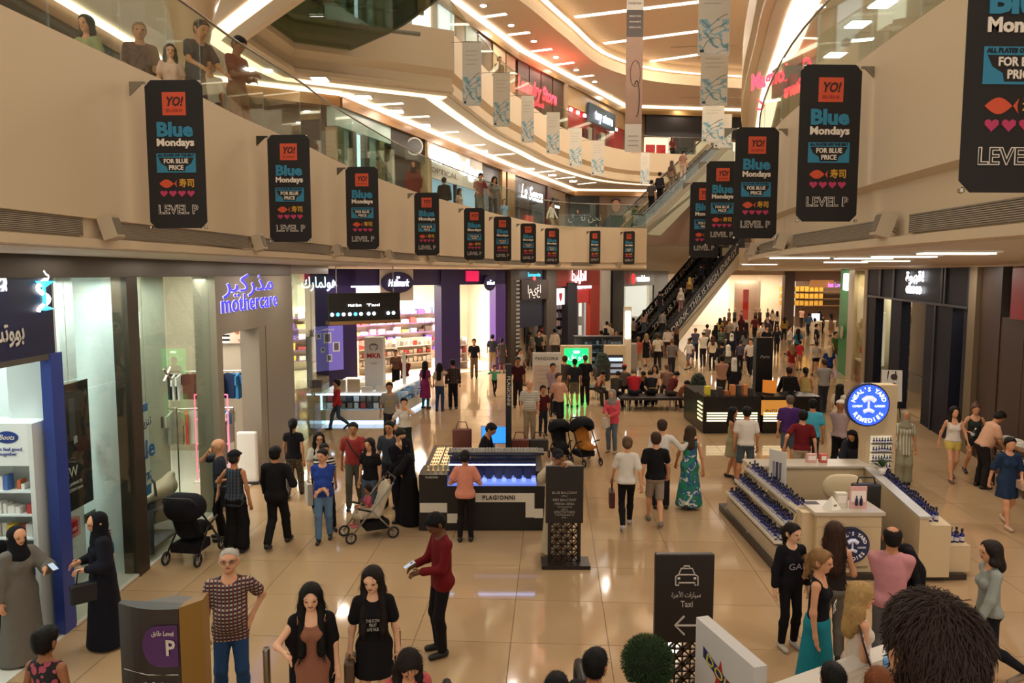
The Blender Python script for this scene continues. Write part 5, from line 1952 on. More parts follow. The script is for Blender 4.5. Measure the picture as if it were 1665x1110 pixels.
ball = MB().lathe([(.36, 0), (.36, .05)], n=20).build('logo_disc', mat('#e02020', .5, emit=2.2), d3)
tdc = (Vector(GC[1]) - Vector(GC[0])).normalized()
ball.rotation_euler = (math.pi / 2, 0, math.atan2(tdc.y, tdc.x))
ball.location = (P.x - 8 + tdc.y * .2, P.y - 50 - tdc.x * .2, 4.25)
ftext('vodafone', M_SIGNW, d3, GC, 1043, 4.25, .62, 3.4, d=-.12, fat=.012)
for k in range(3):
 fbox('display_table', mat('#c8d8e4', .4), d3, GC, 1018 + 14 * k, 1028 + 14 * k, .01, 1.0, 1.5, 2.2)

# ---- far shops to the right of the escalator
d4 = empty('bright_fashion_front', (19, 60, 0), 0, 'bright white fashion shop far behind the escalator', 'shop front')
fbox('pillar', mat('#4a3326', .5), d4, BK, 1274, 1290, 0, SH - .02, -.2, .4)
fbox('glass_pane', glass('#fbf4ea', .08), d4, BK, 1185, 1232, 0, 4.6, 0, .02)
fbox('glass_pane', glass('#fbf4ea', .08), d4, BK, 1233, 1274, 0, 4.6, 0, .02)
fbox('head_beam', mat('#b09a7e', .5), d4, BK, 1180, 1290, 4.5, SH - .02, -.1, .3)
fbox('screen_wall', mat('#e8dac6', .5), d4, BK, 1206, 1250, .01, 4.0, 2.0, 2.1)
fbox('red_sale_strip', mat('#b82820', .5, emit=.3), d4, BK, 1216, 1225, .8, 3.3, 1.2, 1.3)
struct(bxo('wall_back_fashion', mat('#f3e6d2', .5), None, 12, 24.5, 65.5, 65.7, 0.01, SH))
for x in (16.5, 19.5, 22.5):
 area((x, 62.5, 4.6), 1.8, 330, color=(1, .93, .82), sy=2)
for k, px in enumerate((1192, 1203, 1256, 1266, 1236, 1245)):
 P = wpx(*BK, px)
 mq = empty('shop_mannequin', (P.x, 61.0 + .3 * (k % 2), .01), 0, ('mannequin', 'dark mannequin')[k % 2] + ' in the bright far fashion window, number %s from the escalator' % ['one', 'two', 'five', 'six', 'three', 'four'][k], 'mannequin')
 cc_ = ['#8b5a3c', '#2a2a30', '#1c2733', '#16161a', '#6a4a3a', '#3a2a2a'][k]
 MB().lathe([(.05, 1.42), (.16, 1.38), (.15, 1.15), (.13, 1.0), (.17, .85), (.15, .5), (.13, .3)], n=10).build('clothing', cloth(cc_), mq, True)
 MB().lathe([(.03, 1.42), (.05, 1.5), (.09, 1.6), (.08, 1.7), (.02, 1.76)], n=10).build('head', mat('#d8c8b4', .4), mq, True)
 MB().tube([(0, 0, .0), (0, 0, .4)], .04, 8).lathe([(.2, 0), (.2, .02)], n=12).build('stand', M_CHROME, mq)
d5 = empty('wooden_shop_front', (24, 60, 0), 0, 'brown shop with golden bins and a pink neon sign in the far right', 'shop front')
fbox('ceiling_panel', mat('#7a5a3a', .5), d5, BK, 1290, 1375, 4.0, SH - .02, -.1, .4)
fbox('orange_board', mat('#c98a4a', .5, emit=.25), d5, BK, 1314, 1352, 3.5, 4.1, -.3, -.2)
ftext('hot Lovely', mat('#d070ff', .5, emit=3.0), d5, BK, 1355, 3.7, .55, 1.3, d=-.45)
struct(bxo('wall_back_sweets', mat('#5f4630', .6), None, 24.6, 33, 64.0, 64.2, 0.01, SH))
for x in (25.5, 28.5):
 area((x, 61.5, 4.5), 1.5, 170, color=(1, .85, .6), sy=2)
for zr in (1.9, 2.5, 3.1):
 for k in range(9):
  P = wpx(*BK, 1296 + k * 8.2)
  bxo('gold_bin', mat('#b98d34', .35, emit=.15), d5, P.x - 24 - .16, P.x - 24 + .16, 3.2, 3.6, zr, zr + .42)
 bxo('shelf_board', mat('#6b4a2a', .5), d5, 1.0, 6.2, 3.1, 3.7, zr - .06, zr)
for k, (a_, b_) in enumerate(((1280, 1300), (1310, 1321))):
 ct = empty('display_counter', (wpx(*BK, a_).x, 55.5, .01), 0, ('pale counter with a glowing face and screen, before the wooden far shop', 'second pale counter before the wooden far shop')[k], 'counter')
 wd = wpx(*BK, b_).x - wpx(*BK, a_).x
 MB().box(0, wd, 0, .6, 0, 1.0).build('body', mat('#d9c7a0', .5), ct)
 MB().box(.1, wd - .1, -.02, 0, .15, .85).build('front_panel', mat('#8a6f4a', .5), ct)
 MB().box(-.03, wd + .03, -.05, .65, 1.0, 1.06).build('worktop', mat('#f0e2c4', .5, emit=.4), ct)
 if k == 0:
  MB().box(.3, .9, .2, .25, 1.1, 1.6).build('screen', mat('#cfd8e8', .4, emit=1.5), ct)

# ---- right wall: green pillar, display window, navy shop, dark wood
rw = empty('navy_chocolate_front', (12, 21, 0), 0, 'navy panelled shop front with a glowing white sign, right of the display window', 'shop front')
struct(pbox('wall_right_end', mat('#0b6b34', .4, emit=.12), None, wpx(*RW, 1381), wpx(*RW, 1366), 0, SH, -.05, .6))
grl = empty('green_shop_sign', (15.5, 34.6, 0), 0, 'white lit triangle and round emblem on the bright green wall', 'sign')
P = wpx(*RW, 1377)
pbox('lit_triangle', mat('#eafff4', .5, emit=4), grl, wpx(*RW, 1379), wpx(*RW, 1372), 3.85, 4.6, -.09, -.05)
P = wpx(*RW, 1374)
rd = MB().lathe([(.30, 0), (.30, .03)], n=20).build('round_emblem', mat('#b9a08c', .5), grl)
tdr = (Vector(RW[1]) - Vector(RW[0])).normalized()
rd.rotation_euler = (math.pi / 2, 0, math.atan2(-tdr.y, -tdr.x))
rd.location = (P.x - 15.5 - .12, P.y - 34.6, zat(P, 540))
wn = empty('display_window', (14, 30, 0), 0, 'narrow glass display window with red flowers on a white plinth', 'display window')
fbox('frame', mat('#9a8668', .4), wn, RW, 1411, 1406, 0, SH - .02, -.08, .4)
fbox('frame', mat('#b7a78c', .4), wn, RW, 1390, 1381, 0, SH - .02, -.08, .4)
fbox('glass_pane', glass('#f2eedf', .12), wn, RW, 1406, 1390, .3, SH - .1, 0, .02)
fbox('back_wall', mat('#d9d2b8', .5), wn, RW, 1411, 1383, 0, SH - .02, 1.2, 1.3)
fbox('white_column', mat('#efe8cc', .5, emit=.3), wn, RW, 1402, 1395, .8, 3.0, .7, .9)
fbox('plinth', mat('#8a5a3c', .4), wn, RW, 1404, 1390, .02, .9, .1, .7)
fbox('plinth_top', M_WHITE, wn, RW, 1405, 1388, .9, .95, .05, .75)
Pw = wpx(*RW, 1398)
area((Pw.x + .7, Pw.y + .1, 4.6), .6, 60, color=(1, .95, .75))
fl = empty('flower_bunch', (Pw.x + .3, Pw.y, .96), 0, 'bunch of orange-red flowers on the white plinth in the window', 'flowers')
for k in range(9):
 x, y, z = random.uniform(-.22, .22), random.uniform(-.2, .2), random.uniform(.2, .6)
 MB().tube([(0, 0, 0), (x * .6, y * .6, z * .6), (x, y, z)], .012, 5).build('stem', mat('#5a6b3a', .6), fl)
 MB().lathe([(.0, z - .04), (.07, z - .02), (.1, z + .05), (.03, z + .08)], x, y, 7).build('blossom', mat('#d9502e', .6), fl)
for k in range(4):
 fbox('hanging_ornament', mat('#55503f', .4, metal=.5), wn, RW, 1402 - k * 3, 1400 - k * 3, 2.9 + .22 * k, 3.1 + .22 * k, .3, .4)

x_ = [1411, 1427, 1447, 1467, 1502, 1520, 1560, 1578]
fbox('header', mat('#12131f', .55, spec=.25), rw, RW, 1577, 1411, 3.75, SH - .04, -.05, .3)
fbox('header_lip', mat('#3f3d46', .35, metal=.5), rw, RW, 1577, 1411, 3.69, 3.76, -.12, .1)
for px in (1430, 1452, 1530, 1535, 1574):
 fbox('header_rib', mat('#0f1017', .4), rw, RW, px + 3, px, 3.76, SH - .04, -.10, -.04)
for a_, b_ in ((1424, 1411), (1466, 1449), (1548, 1505), (1578, 1567)):
 fbox('panel', mat('#0c0f1e', .55, spec=.25), rw, RW, b_ if b_ > a_ else a_, min(a_, b_), 0, 3.7, -.04, .25)
fbox('door_rail', mat('#3a3a44', .3, metal=.6), rw, RW, 1523, 1521, 0, 3.7, -.08, -.03)
ftext('ﺓﻮﻬﻗ!', M_SIGNW, rw, RW, 1489, 4.50, .42, 1.9, d=-.12, fat=.015)
ftext('choco', M_SIGNW, rw, RW, 1488, 4.12, .40, 1.7, d=-.12, fat=.03)
struct(pbox('wall_right_shop_back', mat('#b7a892', .5), None, (14.2, 14.5), (19.2, 36.5), 0.01, SH, 0, .2))
struct(MB().add([(11.2, 15, .013), (16.5, 15, .013), (18, 29, .013), (14.0, 28, .013)], [(0, 1, 2, 3)]).build('floor_right_shop', mat('#b08d62', .2)))
area((13.2, 20.5, 4.6), 1.2, 120, color=(1, .9, .75), sy=3)
# lit shelves seen in the gaps of the navy front
for k, (a_, b_, lab) in enumerate(((1446, 1433, 'slim wall of lit goods at the left gap of the navy front'), (1566, 1549, 'slim wall of lit goods at the right gap of the navy front'))):
 P, Q = wpx(*RW, a_), wpx(*RW, b_)
 nn = Vector((.97, -.23))
 A2, B2 = P + nn * .7, Q + nn * .7
 shelf_unit(A2, B2, [.4, .8, 1.2, 1.6, 2.0, 2.4, 2.8, 3.2], .3, 3.6, 'goods_wall', lab, back='#6a5642', board='#c9b48a')
 goods(A2 - nn * .08, B2 - nn * .08, [.42, .82, 1.22, 1.62, 2.02, 2.42, 2.82], 4, 'sweet_box', 'sweet box on the ' + lab.replace('slim wall of lit goods at', 'lit shelves in'), 'box', 'boxes, ' + lab, gbm, ['#c8ad78', '#8a3a3a', '#e2d2ae', '#6a5a48'], .2, .15, .3)
 area((A2.x - .2, A2.y, 3.65), .4, 14, color=(1, .92, .7))
# poster and easel in the doorway
ip = empty('shop_poster', (13.4, 22.6, 0), 0, 'tall dark poster with script lettering inside the navy doorway', 'poster')
fbox('sheet', mat('#1a1b20', .5), ip, RW, 1497, 1464, .8, 2.85, 1.3, 1.36)
fbox('frame_edge', mat('#2c2a28', .4), ip, RW, 1498, 1463, 2.85, 2.92, 1.28, 1.38)
fbox('figure', mat('#0e0f12', .4), ip, RW, 1494, 1474, 1.6, 2.8, 1.25, 1.3)
fbox('shirt_front', mat('#b8c4b8', .6), ip, RW, 1488, 1478, 1.7, 2.7, 1.22, 1.25)
ftext('who', M_SIGNW, ip, RW, 1474, 1.42, .3, .55, d=1.2)
ftext('we are', M_SIGNW, ip, RW, 1480, 1.17, .26, .6, d=1.2)
Pe = wpx(*RW, 1486) + Vector((-.75, -.2))
ez = empty('menu_easel', (Pe.x, Pe.y, 0), math.radians(-18), 'white menu board with three round pictures on a black easel', 'easel')
MB().tube([(-.28, -.1, 0), (-.1, .05, 1.5)], .018, 6).build('leg', M_BLACK, ez)
MB().tube([(.28, -.1, 0), (.1, .05, 1.5)], .018, 6).build('leg', M_BLACK, ez)
MB().tube([(0, .4, 0), (0, .06, 1.5)], .018, 6).build('leg', M_BLACK, ez)
MB().box(-.3, .3, -.1, -.06, .5, .54).build('ledge', M_BLACK, ez)
brd = MB().box(-.3, .3, -.02, .0, 0, 1.0).build('board', mat('#e4dfd4', .5), ez)
brd.location = (0, -.08, .54)
brd.rotation_euler = (math.radians(-9), 0, 0)
for k in range(3):
 dsc = MB().lathe([(.1, 0), (.1, .01)], n=14).build('round_picture', mat('#3b2a1e', .5), brd)
 dsc.rotation_euler = (math.pi / 2, 0, 0)
 dsc.location = (.06, -.022, .2 + k * .29)
# wood wall
ww = empty('dark_wood_wall', (11.3, 16, 0), 0, 'dark brown wooden panel wall with a recessed bay at the right edge', 'wall panelling')
fbox('bronze_post', mat('#7b6a52', .35, metal=.4), ww, RW, 1590, 1578, 0, SH - .02, -.12, .2)
fbox('panel', M_DARKWOOD, ww, RW, 1622, 1591, 0, SH - .02, 0, .2)
fbox('panel', M_DARKWOOD, ww, RW, 1660, 1623, 0, 3.6, .02, .2)
fbox('recess', mat('#2a1d18', .5), ww, RW, 1660, 1623, 3.6, SH - .02, .5, .7)
fbox('red_panel', mat('#8f1d22', .45), ww, RW, 1672, 1645, 3.6, SH - .1, -.1, .1)
fbox('panel', M_DARKWOOD, ww, RW, 1760, 1661, 0, SH - .02, .02, .2)
fbox('panel', M_DARKWOOD, ww, RW, 1990, 1761, 0, SH - .02, .02, .2)
struct(pbox('trim_7', mat('#b59b72', .4), None, wpx(*RW, 1990), wpx(*RW, 1381), SH - .06, SH, -.2, .1))

# ---------------------------------------------------------------- level one shops behind the glass railings
UA = ((-9.2, 2.0), (-9.2, 21.0))
UB = ((-9.2, 21.0), (-5.3, 23.2))
UC = ((-5.3, 23.2), (-.4, 37.5))
UD = ((-.4, 37.5), (4.0, 49.0))
UE = ((4.0, 49.0), (14.5, 50.2))
C1 = 10.1
LW = mat('#fff4e2', .5, emit=2.2)
LWB = mat('#e8f4ff', .5, emit=2.6)
BRN = mat('#5b4637', .4, noise=.1, nscale=2)
TAN = mat('#a98f6e', .4)
DK = mat('#231d1a', .4)
GRG = mat('#b9c4ba', .4, emit=.25)
for k, ab in enumerate((UA, UB, UC, UD, UE)):
 A, B = Vector(ab[0]), Vector(ab[1])
 struct(pbox('wall_back_first_%s' % 'abcde'[k], mat('#6f5a47', .5), None, A, B, F1, C1, .5, .7))
 struct(pbox('trim_%d' % (10 + k), mat('#8a6238', .35, metal=.3), None, A, B, C1 - .42, C1 - .10, -.12, .3))
 struct(pbox('trim_%d' % (20 + k), mat('#fff0d4', .5, emit=2.8), None, A, B, C1 - .10, C1 - .02, -.30, -.05))


def front(name, label, loc):
 return empty(name, loc, 0, label, 'shop front')


f1 = front('white_boutique_front', 'white lit boutique windows behind the nearest left railing', (-9, 9, F1))
# columns of picture -> the near-left windows, seen through the glass
def ubox(nm, m, par, ab, y0, y1, z0, z1, d0=0, d1=.1):
 A, B = Vector(ab[0]), Vector(ab[1])
 t = (B - A).normalized()
 return pbox(nm, m, par, A + t * y0, A + t * y1, F1 + z0, F1 + z1, d0, d1)


for y0, y1, m in ((3.4, 5.6, LW), (6.6, 8.6, LW), (9.4, 11.4, GRG), (12.6, 13.6, LW), (15.2, 16.6, LWB)):
 ubox('lit_window', m, f1, UA, y0, y1, .3, 2.6)
 ubox('window_frame', DK, f1, UA, y0 - .06, y0, 0, 2.8, -.1, .1)
 ubox('window_frame', DK, f1, UA, y1, y1 + .06, 0, 2.8, -.1, .1)
for y0, y1 in ((2.2, 3.2), (5.8, 6.4), (8.8, 9.2), (11.6, 12.4), (13.8, 15.0), (17.0, 18.6)):
 ubox('pilaster', BRN if y0 < 10 else TAN, f1, UA, y0, y1, 0, 3.1, -.05, .2)
ubox('sign_band', DK, f1, UA, 2, 18.8, 2.75, 3.15, -.08, .1)
f2 = front('curved_column', 'tan flared column rising behind the left railing near the two men', (-6.0, 14.3, F1))
MB().lathe([(.26, 0), (.24, 1.2), (.27, 2.2), (.40, 2.9), (.62, 3.58)], n=24).build('shaft', mat('#b59a78', .35), f2, True)
f3 = front('glass_boutique_front', 'row of glass boutiques with pale green light behind the left railing', (-4, 27, F1))
cols_ = [(555, 566, TAN), (566, 580, GRG), (580, 586, BRN), (586, 598, LWB), (598, 606, BRN), (606, 622, GRG), (622, 630, TAN), (630, 640, DK), (640, 652, mat('#8f8f88', .4)), (652, 690, DK)]
for a_, b_, m in cols_:
 fbox('bay', m, f3, UC, a_, b_, F1, C1 - 1.0, 0 if m in (TAN, BRN) else .15, .4)
fbox('header', mat('#98a89c', .35, emit=.15), f3, UC, 553, 640, C1 - 1.0, C1 - .42, .0, .3)
fbox('header', DK, f3, UC, 640, 694, C1 - 1.3, C1 - .42, .0, .3)
fbox('glass_pane', glass('#dfeae4', .12), f3, UC, 555, 640, F1, C1 - 1.0, -.04, -.02)
P = wpx(*UC, 672)
rg = MB().tube([(.3 * math.cos(a * .4), 0, .3 * math.sin(a * .4)) for a in range(17)], .03, 6).build('ring_logo', mat('#d8d4cc', .4), f3)
rg.location = (P.x + 4 + .15, P.y - 27 - .2, C1 - .85 - F1)
f4 = front('optical_shop_front', 'white optical shop front with a glowing sign above the leaning couple', (-2, 33, F1))
fbox('pilaster', mat('#b09468', .35), f4, UC, 694, 701, F1, C1 - .42, -.1, .3)
fbox('sign_band', mat('#d8d2c8', .5), f4, UC, 701, 783, C1 - 1.75, C1 - .42, -.06, .2)
fbox('window', mat('#8fb6cc', .3, emit=.7), f4, UC, 703, 783, F1, C1 - 1.75, .1, .2)
fbox('mullion', DK, f4, UC, 742, 744, F1, C1 - 1.75, -.02, .1)
fbox('counter', mat('#3a3c40', .4), f4, UC, 705, 730, F1, F1 + 1.0, -.1, .08)
ftext('GRAND', mat('#ffffff', .5, emit=3.5), f4, UC, 722, C1 - .85, .75, 3.2, d=-.12, fat=.05)
ftext('OPTICAL', mat('#6a655e', .5), f4, UC, 722, C1 - 1.45, .3, 2.6, d=-.09)
ftext('ﺕﺎﻳﺮﺼﺑ', mat('#ffffff', .5, emit=3.5), f4, UC, 765, C1 - .95, .9, 2.6, d=-.12, fat=.04)
fbox('glass_bay', mat('#59606a', .3, emit=.1), f4, UC, 784, 815, F1, C1 - .42, .1, .3)
fbox('pilaster', M_GOLD, f4, UC, 814, 820, F1, C1 - .42, -.1, .3)
f5 = front('lingerie_shop_front', 'dark shop front with a white handwritten neon sign on the first level', (1.5, 42, F1))
fbox('pilaster', M_GOLD, f5, UD, 822, 834, F1, C1 - .42, -.12, .3)
fbox('header', mat('#2b1c1c', .35), f5, UD, 836, 892, C1 - 2.0, C1 - .42, .0, .3)
fbox('window', mat('#4a3632', .4), f5, UD, 838, 884, F1, C1 - 2.0, .2, .4)
fbox('pilaster', mat('#5a2c22', .4), f5, UD, 887, 893, F1, C1 - .42, -.1, .3)
fbox('red_display', mat('#b0392e', .5, emit=.3), f5, UD, 856, 868, F1, F1 + 1.3, .05, .2)
fbox('stone_bay', mat('#7c6248', .5), f5, UD, 893, 918, F1, C1 - .42, .0, .3)
fbox('small_sign', DK, f5, UD, 894, 903, C1 - 2.2, C1 - 1.0, -.2, -.1)
ftext('La Senza', M_SIGNW, f5, UD, 862, C1 - 1.15, 1.0, 3.6, d=-.1, shear=.3, fat=.012)
ftext('CLAIRES', M_SIGNW, f5, UD, 899, C1 - 1.5, .22, .9, d=-.24)
f6 = front('hoarding_wall', 'brown stone wall with a black hoarding lettered in white script', (8, 49.5, F1))
fbox('stone_wall', mat('#7d6450', .5, noise=.12, nscale=.8), f6, UE, 905, 1150, F1, C1 - .42, .05, .3)
fbox('black_hoarding', mat('#1a1715', .5), f6, UE, 924, 972, F1 + .3, C1 - .45, -.1, 0)
ftext('ﻞﻤﻌﻧ ﻦﺤﻧ', mat('#cfc6ba', .5), f6, UE, 949, F1 + 1.75, .6, 2.2, d=-.13)
ftext('ﻢﻜﺋﺎﺿﺭﺇ ﻞﺟﺃ ﻦﻣ', mat('#cfc6ba', .5), f6, UE, 949, F1 + .95, .6, 3.2, d=-.13)
# portrait of a young man on the stone wall
Pp = wpx(*UE, 999)
for nm, r_, z_, sx, sz_, c_ in (('portrait_face', .34, 2.55, .8, 1.15, '#b98c6c'), ('portrait_hair', .34, 2.85, .9, .6, '#3a2a20'), ('portrait_shoulders', .9, 1.15, 1.0, .9, '#4a4a48')):
 dd = MB().lathe([(r_, 0), (r_, .02)], n=20).build(nm, mat(c_, .6), f6)
 dd.rotation_euler = (math.pi / 2, 0, 0)
 dd.scale = (sx, sz_, 1)
 dd.location = (Pp.x - 8, Pp.y - 49.5 - (.10 if 'face' in nm else .06), z_)
for k in range(3):
 fbox('lit_dot', M_SIGNW, f6, UE, 1004 + 6 * k, 1007 + 6 * k, F1 + 1.15, F1 + 1.3, -.1, -.05)

# ---- level one right, seen through the right railing
URW = ((8.6, 3.0), (11.5, 30.0))
struct(pbox('wall_right_first', mat('#8b7862', .5), None, URW[0], URW[1], F1, C1, .4, .6))
f7 = front('right_upper_shops', 'first level shop fronts with bronze piers behind the right railing', (9, 10, F1))
A, B = Vector(URW[0]), Vector(URW[1])
tt = (B - A).normalized()
for k in range(9):
 s_ = 1.0 + k * 2.6
 pbox('pier', M_GOLD if k % 2 else BRN, f7, A + tt * s_, A + tt * (s_ + .45), F1, C1, -.1, .4)
 pbox('window', LW if k % 3 == 0 else GRG, f7, A + tt * (s_ + .6), A + tt * (s_ + 2.3), F1 + .2, F1 + 2.5, .2, .38)
rs = empty('red_neon_sign', (9.2, 15, F1), 0, 'red glowing script sign hanging behind the right railing', 'sign')
Pn = aty(1268, 122, 17.0)
text('Magnolia Q', mat('#ff3a4a', .5, emit=4), rs, (Pn.x - 9.2, Pn.y - 15, Pn.z - F1), .5, 1.7, rz=math.radians(-62), fat=.02)
MB().box(Pn.x - 9.2 + .1, Pn.x - 9.2 + .2, Pn.y - 15 - .8, Pn.y - 15 + .8, Pn.z - F1 - .35, Pn.z - F1 + .3).build('backing', mat('#7a6a66', .4), rs)
Pn2 = aty(1237, 168, 24)
text('S', mat('#ff3a4a', .5, emit=3), rs, (Pn2.x - 9.2, Pn2.y - 15, Pn2.z - F1), .7, .3, rz=math.radians(-50))

# ---------------------------------------------------------------- level two shops
VA = ((-6.5, 20.5), (.26, 36.8))
VB = ((.26, 36.8), (7.2, 48.9))
VC = ((7.2, 48.9), (22, 51))
C2 = 15.4
for k, ab in enumerate((VA, VB, VC)):
 A, B = Vector(ab[0]), Vector(ab[1])
 struct(pbox('wall_back_second_%s' % 'abc'[k], mat('#8a6f52', .5), None, A, B, F2, C2, .5, .7))
 struct(pbox('trim_%d' % (30 + k), mat('#8a6a3c', .35, metal=.3), None, A, B, C2 - .5, C2 - .12, -.1, .3))
 struct(pbox('trim_%d' % (40 + k), mat('#fff0d4', .5, emit=2.6), None, A, B, C2 - .12, C2 - .02, -.35, -.05))
g1 = front('pale_upper_front', 'pale lit shop front at the left end of the second level', (-3, 29, F2))
for a_, b_, m in ((655, 676, TAN), (678, 705, LW), (708, 716, TAN), (718, 742, mat('#d8e0e4', .4, emit=1.0)), (745, 758, TAN), (760, 778, GRG), (780, 800, BRN), (803, 822, TAN), (824, 838, mat('#8f6f48', .3))):
 fbox('bay', m, g1, VA, a_, b_, F2, C2 - .5, 0, .4)
for px in (714, 728):
 P = wpx(*VA, px)
 MB().lathe([(.0, 1.3), (.18, 1.35), (.2, 1.5), (.0, 1.65)], P.x + 3 + .2, P.y - 29 - .3, 10).build('blue_vase', mat('#1d2f6b', .3), g1)
g2 = front('brown_upper_front', 'brown panelled shop front with a red glowing script sign', (2, 40, F2))
for k in range(4):
 fbox('panel', mat('#4f3a2e', .4), g2, VB, 842 + 18.5 * k, 859 + 18.5 * k, F2 + .4, C2 - .5, 0, .3)
ftext('Laundry Store', mat('#ff2c3c', .5, emit=6), g2, VB, 868, F2 + 2.0, .95, 4.2, d=-.2, fat=.03, shear=.2)
ftext('ﺱﺭﻮﺘﺳ', mat('#ff2c3c', .5, emit=4), g2, VB, 860, F2 + 1.45, .5, 2.4, d=-.2, fat=.02)
area((2.0, 38.4, F2 + 2.6), .6, 55, color=(1, .15, .12), rot=(math.pi, 0, 0))  # red area lamp aimed up, throws the sign's red onto the ceiling
g3 = front('red_toy_front', 'red toy shop front below a wavy blue sign board', (5, 45, F2))
fbox('beige_band', mat('#b8976a', .4), g3, VB, 917, 1014, C2 - 1.5, C2 - .5, 0, .3)
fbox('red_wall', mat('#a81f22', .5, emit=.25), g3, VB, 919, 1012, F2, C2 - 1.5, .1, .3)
fbox('pier', TAN, g3, VB, 914, 919, F2, C2 - .5, -.1, .3)
fbox('sign_board', mat('#2e4a5c', .4), g3, VB, 949, 991, C2 - 2.0, C2 - .95, -.25, -.1)
ftext('toy store', M_SIGNW, g3, VB, 972, C2 - 1.5, .8, 2.7, d=-.3, fat=.015)
for k in range(6):
 fbox('shelf_goods', mat(['#6a2a2a', '#c9b9a4', '#8b3a3a', '#3a3a44', '#d8cab4', '#93302c'][k], .5), g3, VB, 946 + 7 * k, 952 + 7 * k, F2 + .2, F2 + 1.2 + .2 * (k % 3), -.05, .08)
for px in (921, 932, 943, 993):
 fbox('spot_lamp', mat('#fff4e0', .5, emit=14), g3, VB, px, px + 2.5, C2 - 1.85, C2 - 1.7, -.2, -.1)
g4 = front('black_upper_front', 'black shop front with a pink-lit window full of red goods', (10, 49.5, F2))
fbox('black_header', DK, g4, VC, 1046, 1200, C2 - 1.9, C2 - .5, 0, .3)
fbox('lit_window', mat('#ffd9c0', .5, emit=1.6), g4, VC, 1046, 1082, F2, C2 - 1.9, .2, .4)
for k in range(2):
 fbox('red_display', mat('#c0282c', .5, emit=.5), g4, VC, 1047 + 17 * k, 1061 + 17 * k, F2 + .1, C2 - 2.4, .05, .18)
fbox('white_jamb', mat('#f4dfcc', .5, emit=.6), g4, VC, 1082, 1088, F2, C2 - 1.9, -.05, .4)
fbox('black_pier', DK, g4, VC, 1088, 1122, F2, C2 - 1.9, .0, .3)
fbox('lit_window', mat('#e8c8a8', .5, emit=.9), g4, VC, 1128, 1150, F2, C2 - 2.1, .1, .3)
fbox('lit_window', mat('#f0dcc8', .5, emit=.9), g4, VC, 1165, 1200, F2, C2 - 2.1, .1, .3)

# ---------------------------------------------------------------- escalators
def escalator(loc, rz, run, z0, z1, lanes, label, skirt, soffit, texts=()):
 r = empty('escalator', loc, rz, label, 'escalator')
 rise = z1 - z0
 sl = rise / run
 an = math.atan2(rise, run)
 LW_ = 1.25
 nst = int(run / .42)
 stp = MB().box(0, .44, .12, LW_ - .12, -.20, 0).mesh('step')
 stp.materials.append(mat('#4a4844', .45, metal=.4))
 for ln in range(lanes):
  y0 = ln * (LW_ + .08)
  for k in range(nst):
   o = bpy.data.objects.new('step', stp)
   C.objects.link(o)
   o.parent = r
   o.location = (k * .42, y0, (k + .5) * rise / nst)
  for sd, yy in ((-1, y0), (1, y0 + LW_)):
   y_a, y_b = yy - .05, yy + .05
   def slab_(zlo, zhi, nm, m, e0=-.9, e1=.6, t0=y_a, t1=y_b):
    pts = [(e0, max(zlo, 0) if zlo > -.3 else zlo), (0, zlo), (run, rise + zlo), (run + e1, rise + zlo), (run + e1, rise + zhi), (run, rise + zhi), (0, zhi), (e0, zhi)]
    m_ = MB()
    n = len(pts)
    m_.add([(p[0], t0, p[1]) for p in pts] + [(p[0], t1, p[1]) for p in pts], [tuple(range(n)), tuple(range(2 * n - 1, n - 1, -1))] + [((i + 1) % n, i, n + i, n + (i + 1) % n) for i in range(n)])
    return m_.build(nm, m, r)
   slab_(-.12, .32, 'skirt', skirt)
   slab_(.32, .86, 'balustrade', skirt if texts else M_RAIL, t0=yy - .015, t1=yy + .015)
   MB().tube([(-.9, yy, .9), (0, yy, .9), (run, yy, rise + .9), (run + .6, yy, rise + .9)], .045, 8).build('handrail', M_BLACK, r, True)
   MB().tube([(0, yy + (.06 if sd < 0 else -.06), .36), (run, yy + (.06 if sd < 0 else -.06), rise + .36)], .025, 6).build('trim_strip', M_GOLD, r)
 yw = lanes * (LW_ + .08)
 pts = [(-.4, -.02), (0, -.12), (run, rise - .12), (run + .8, rise - .12), (run + .8, rise - 1.0), (run, rise - 1.0), (1.6, -.02)]
 m_ = MB()
 n = len(pts)
 m_.add([(p[0], -.08, p[1]) for p in pts] + [(p[0], yw, p[1]) for p in pts], [tuple(range(n)), tuple(range(2 * n - 1, n - 1, -1))] + [((i + 1) % n, i, n + i, n + (i + 1) % n) for i in range(n)])
 m_.build('truss_cladding', soffit, r)
 for (body, x_, y_, z_, sz, wd, mm) in texts:
  me = text_mesh(body, sz, .004, .006)
  t_ = link('lettering', me.copy(), None, r)
  t_.data.materials.clear()
  t_.data.materials.append(mm)
  xs = [v.co.x for v in me.vertices]
  t_.scale.x = wd / (max(xs) - min(xs))
  t_.rotation_euler = (math.pi / 2, -an, 0)
  t_.location = (x_, y_, z_)
 return r


M_ESK = mat('#171412', .4)
wht = mat('#cfc8bc', .6)
LE0, LE1 = Vector((9.45, 46.0)), Vector((17.0, 55.2))
le_run = (LE1 - LE0).length
le_a = math.atan2(LE1.y - LE0.y, LE1.x - LE0.x)
sl_ = F1 / le_run
low = escalator((LE0.x, LE0.y, .0), le_a, le_run, 0, F1, 2, 'twin black escalators lettered in white rising from the crowded ground floor', M_ESK, mat('#cdbf9f', .5),
    [('DRINK THIS IS HIGH ENERGY', le_run * .5, -.075, le_run * .5 * sl_ + .36, .62, le_run * .95, wht),
     ('THIS IS HIGH ENERGY', le_run * .42, 1.18, le_run * .42 * sl_ + .58, .5, le_run * .8, wht),
     ('THIS IS HIGH ENERGY', le_run * .5, 2.5, le_run * .5 * sl_ + .58, .5, le_run * .9, wht)])
for k_, t_ in enumerate((.2, .55, .9)):
 pass
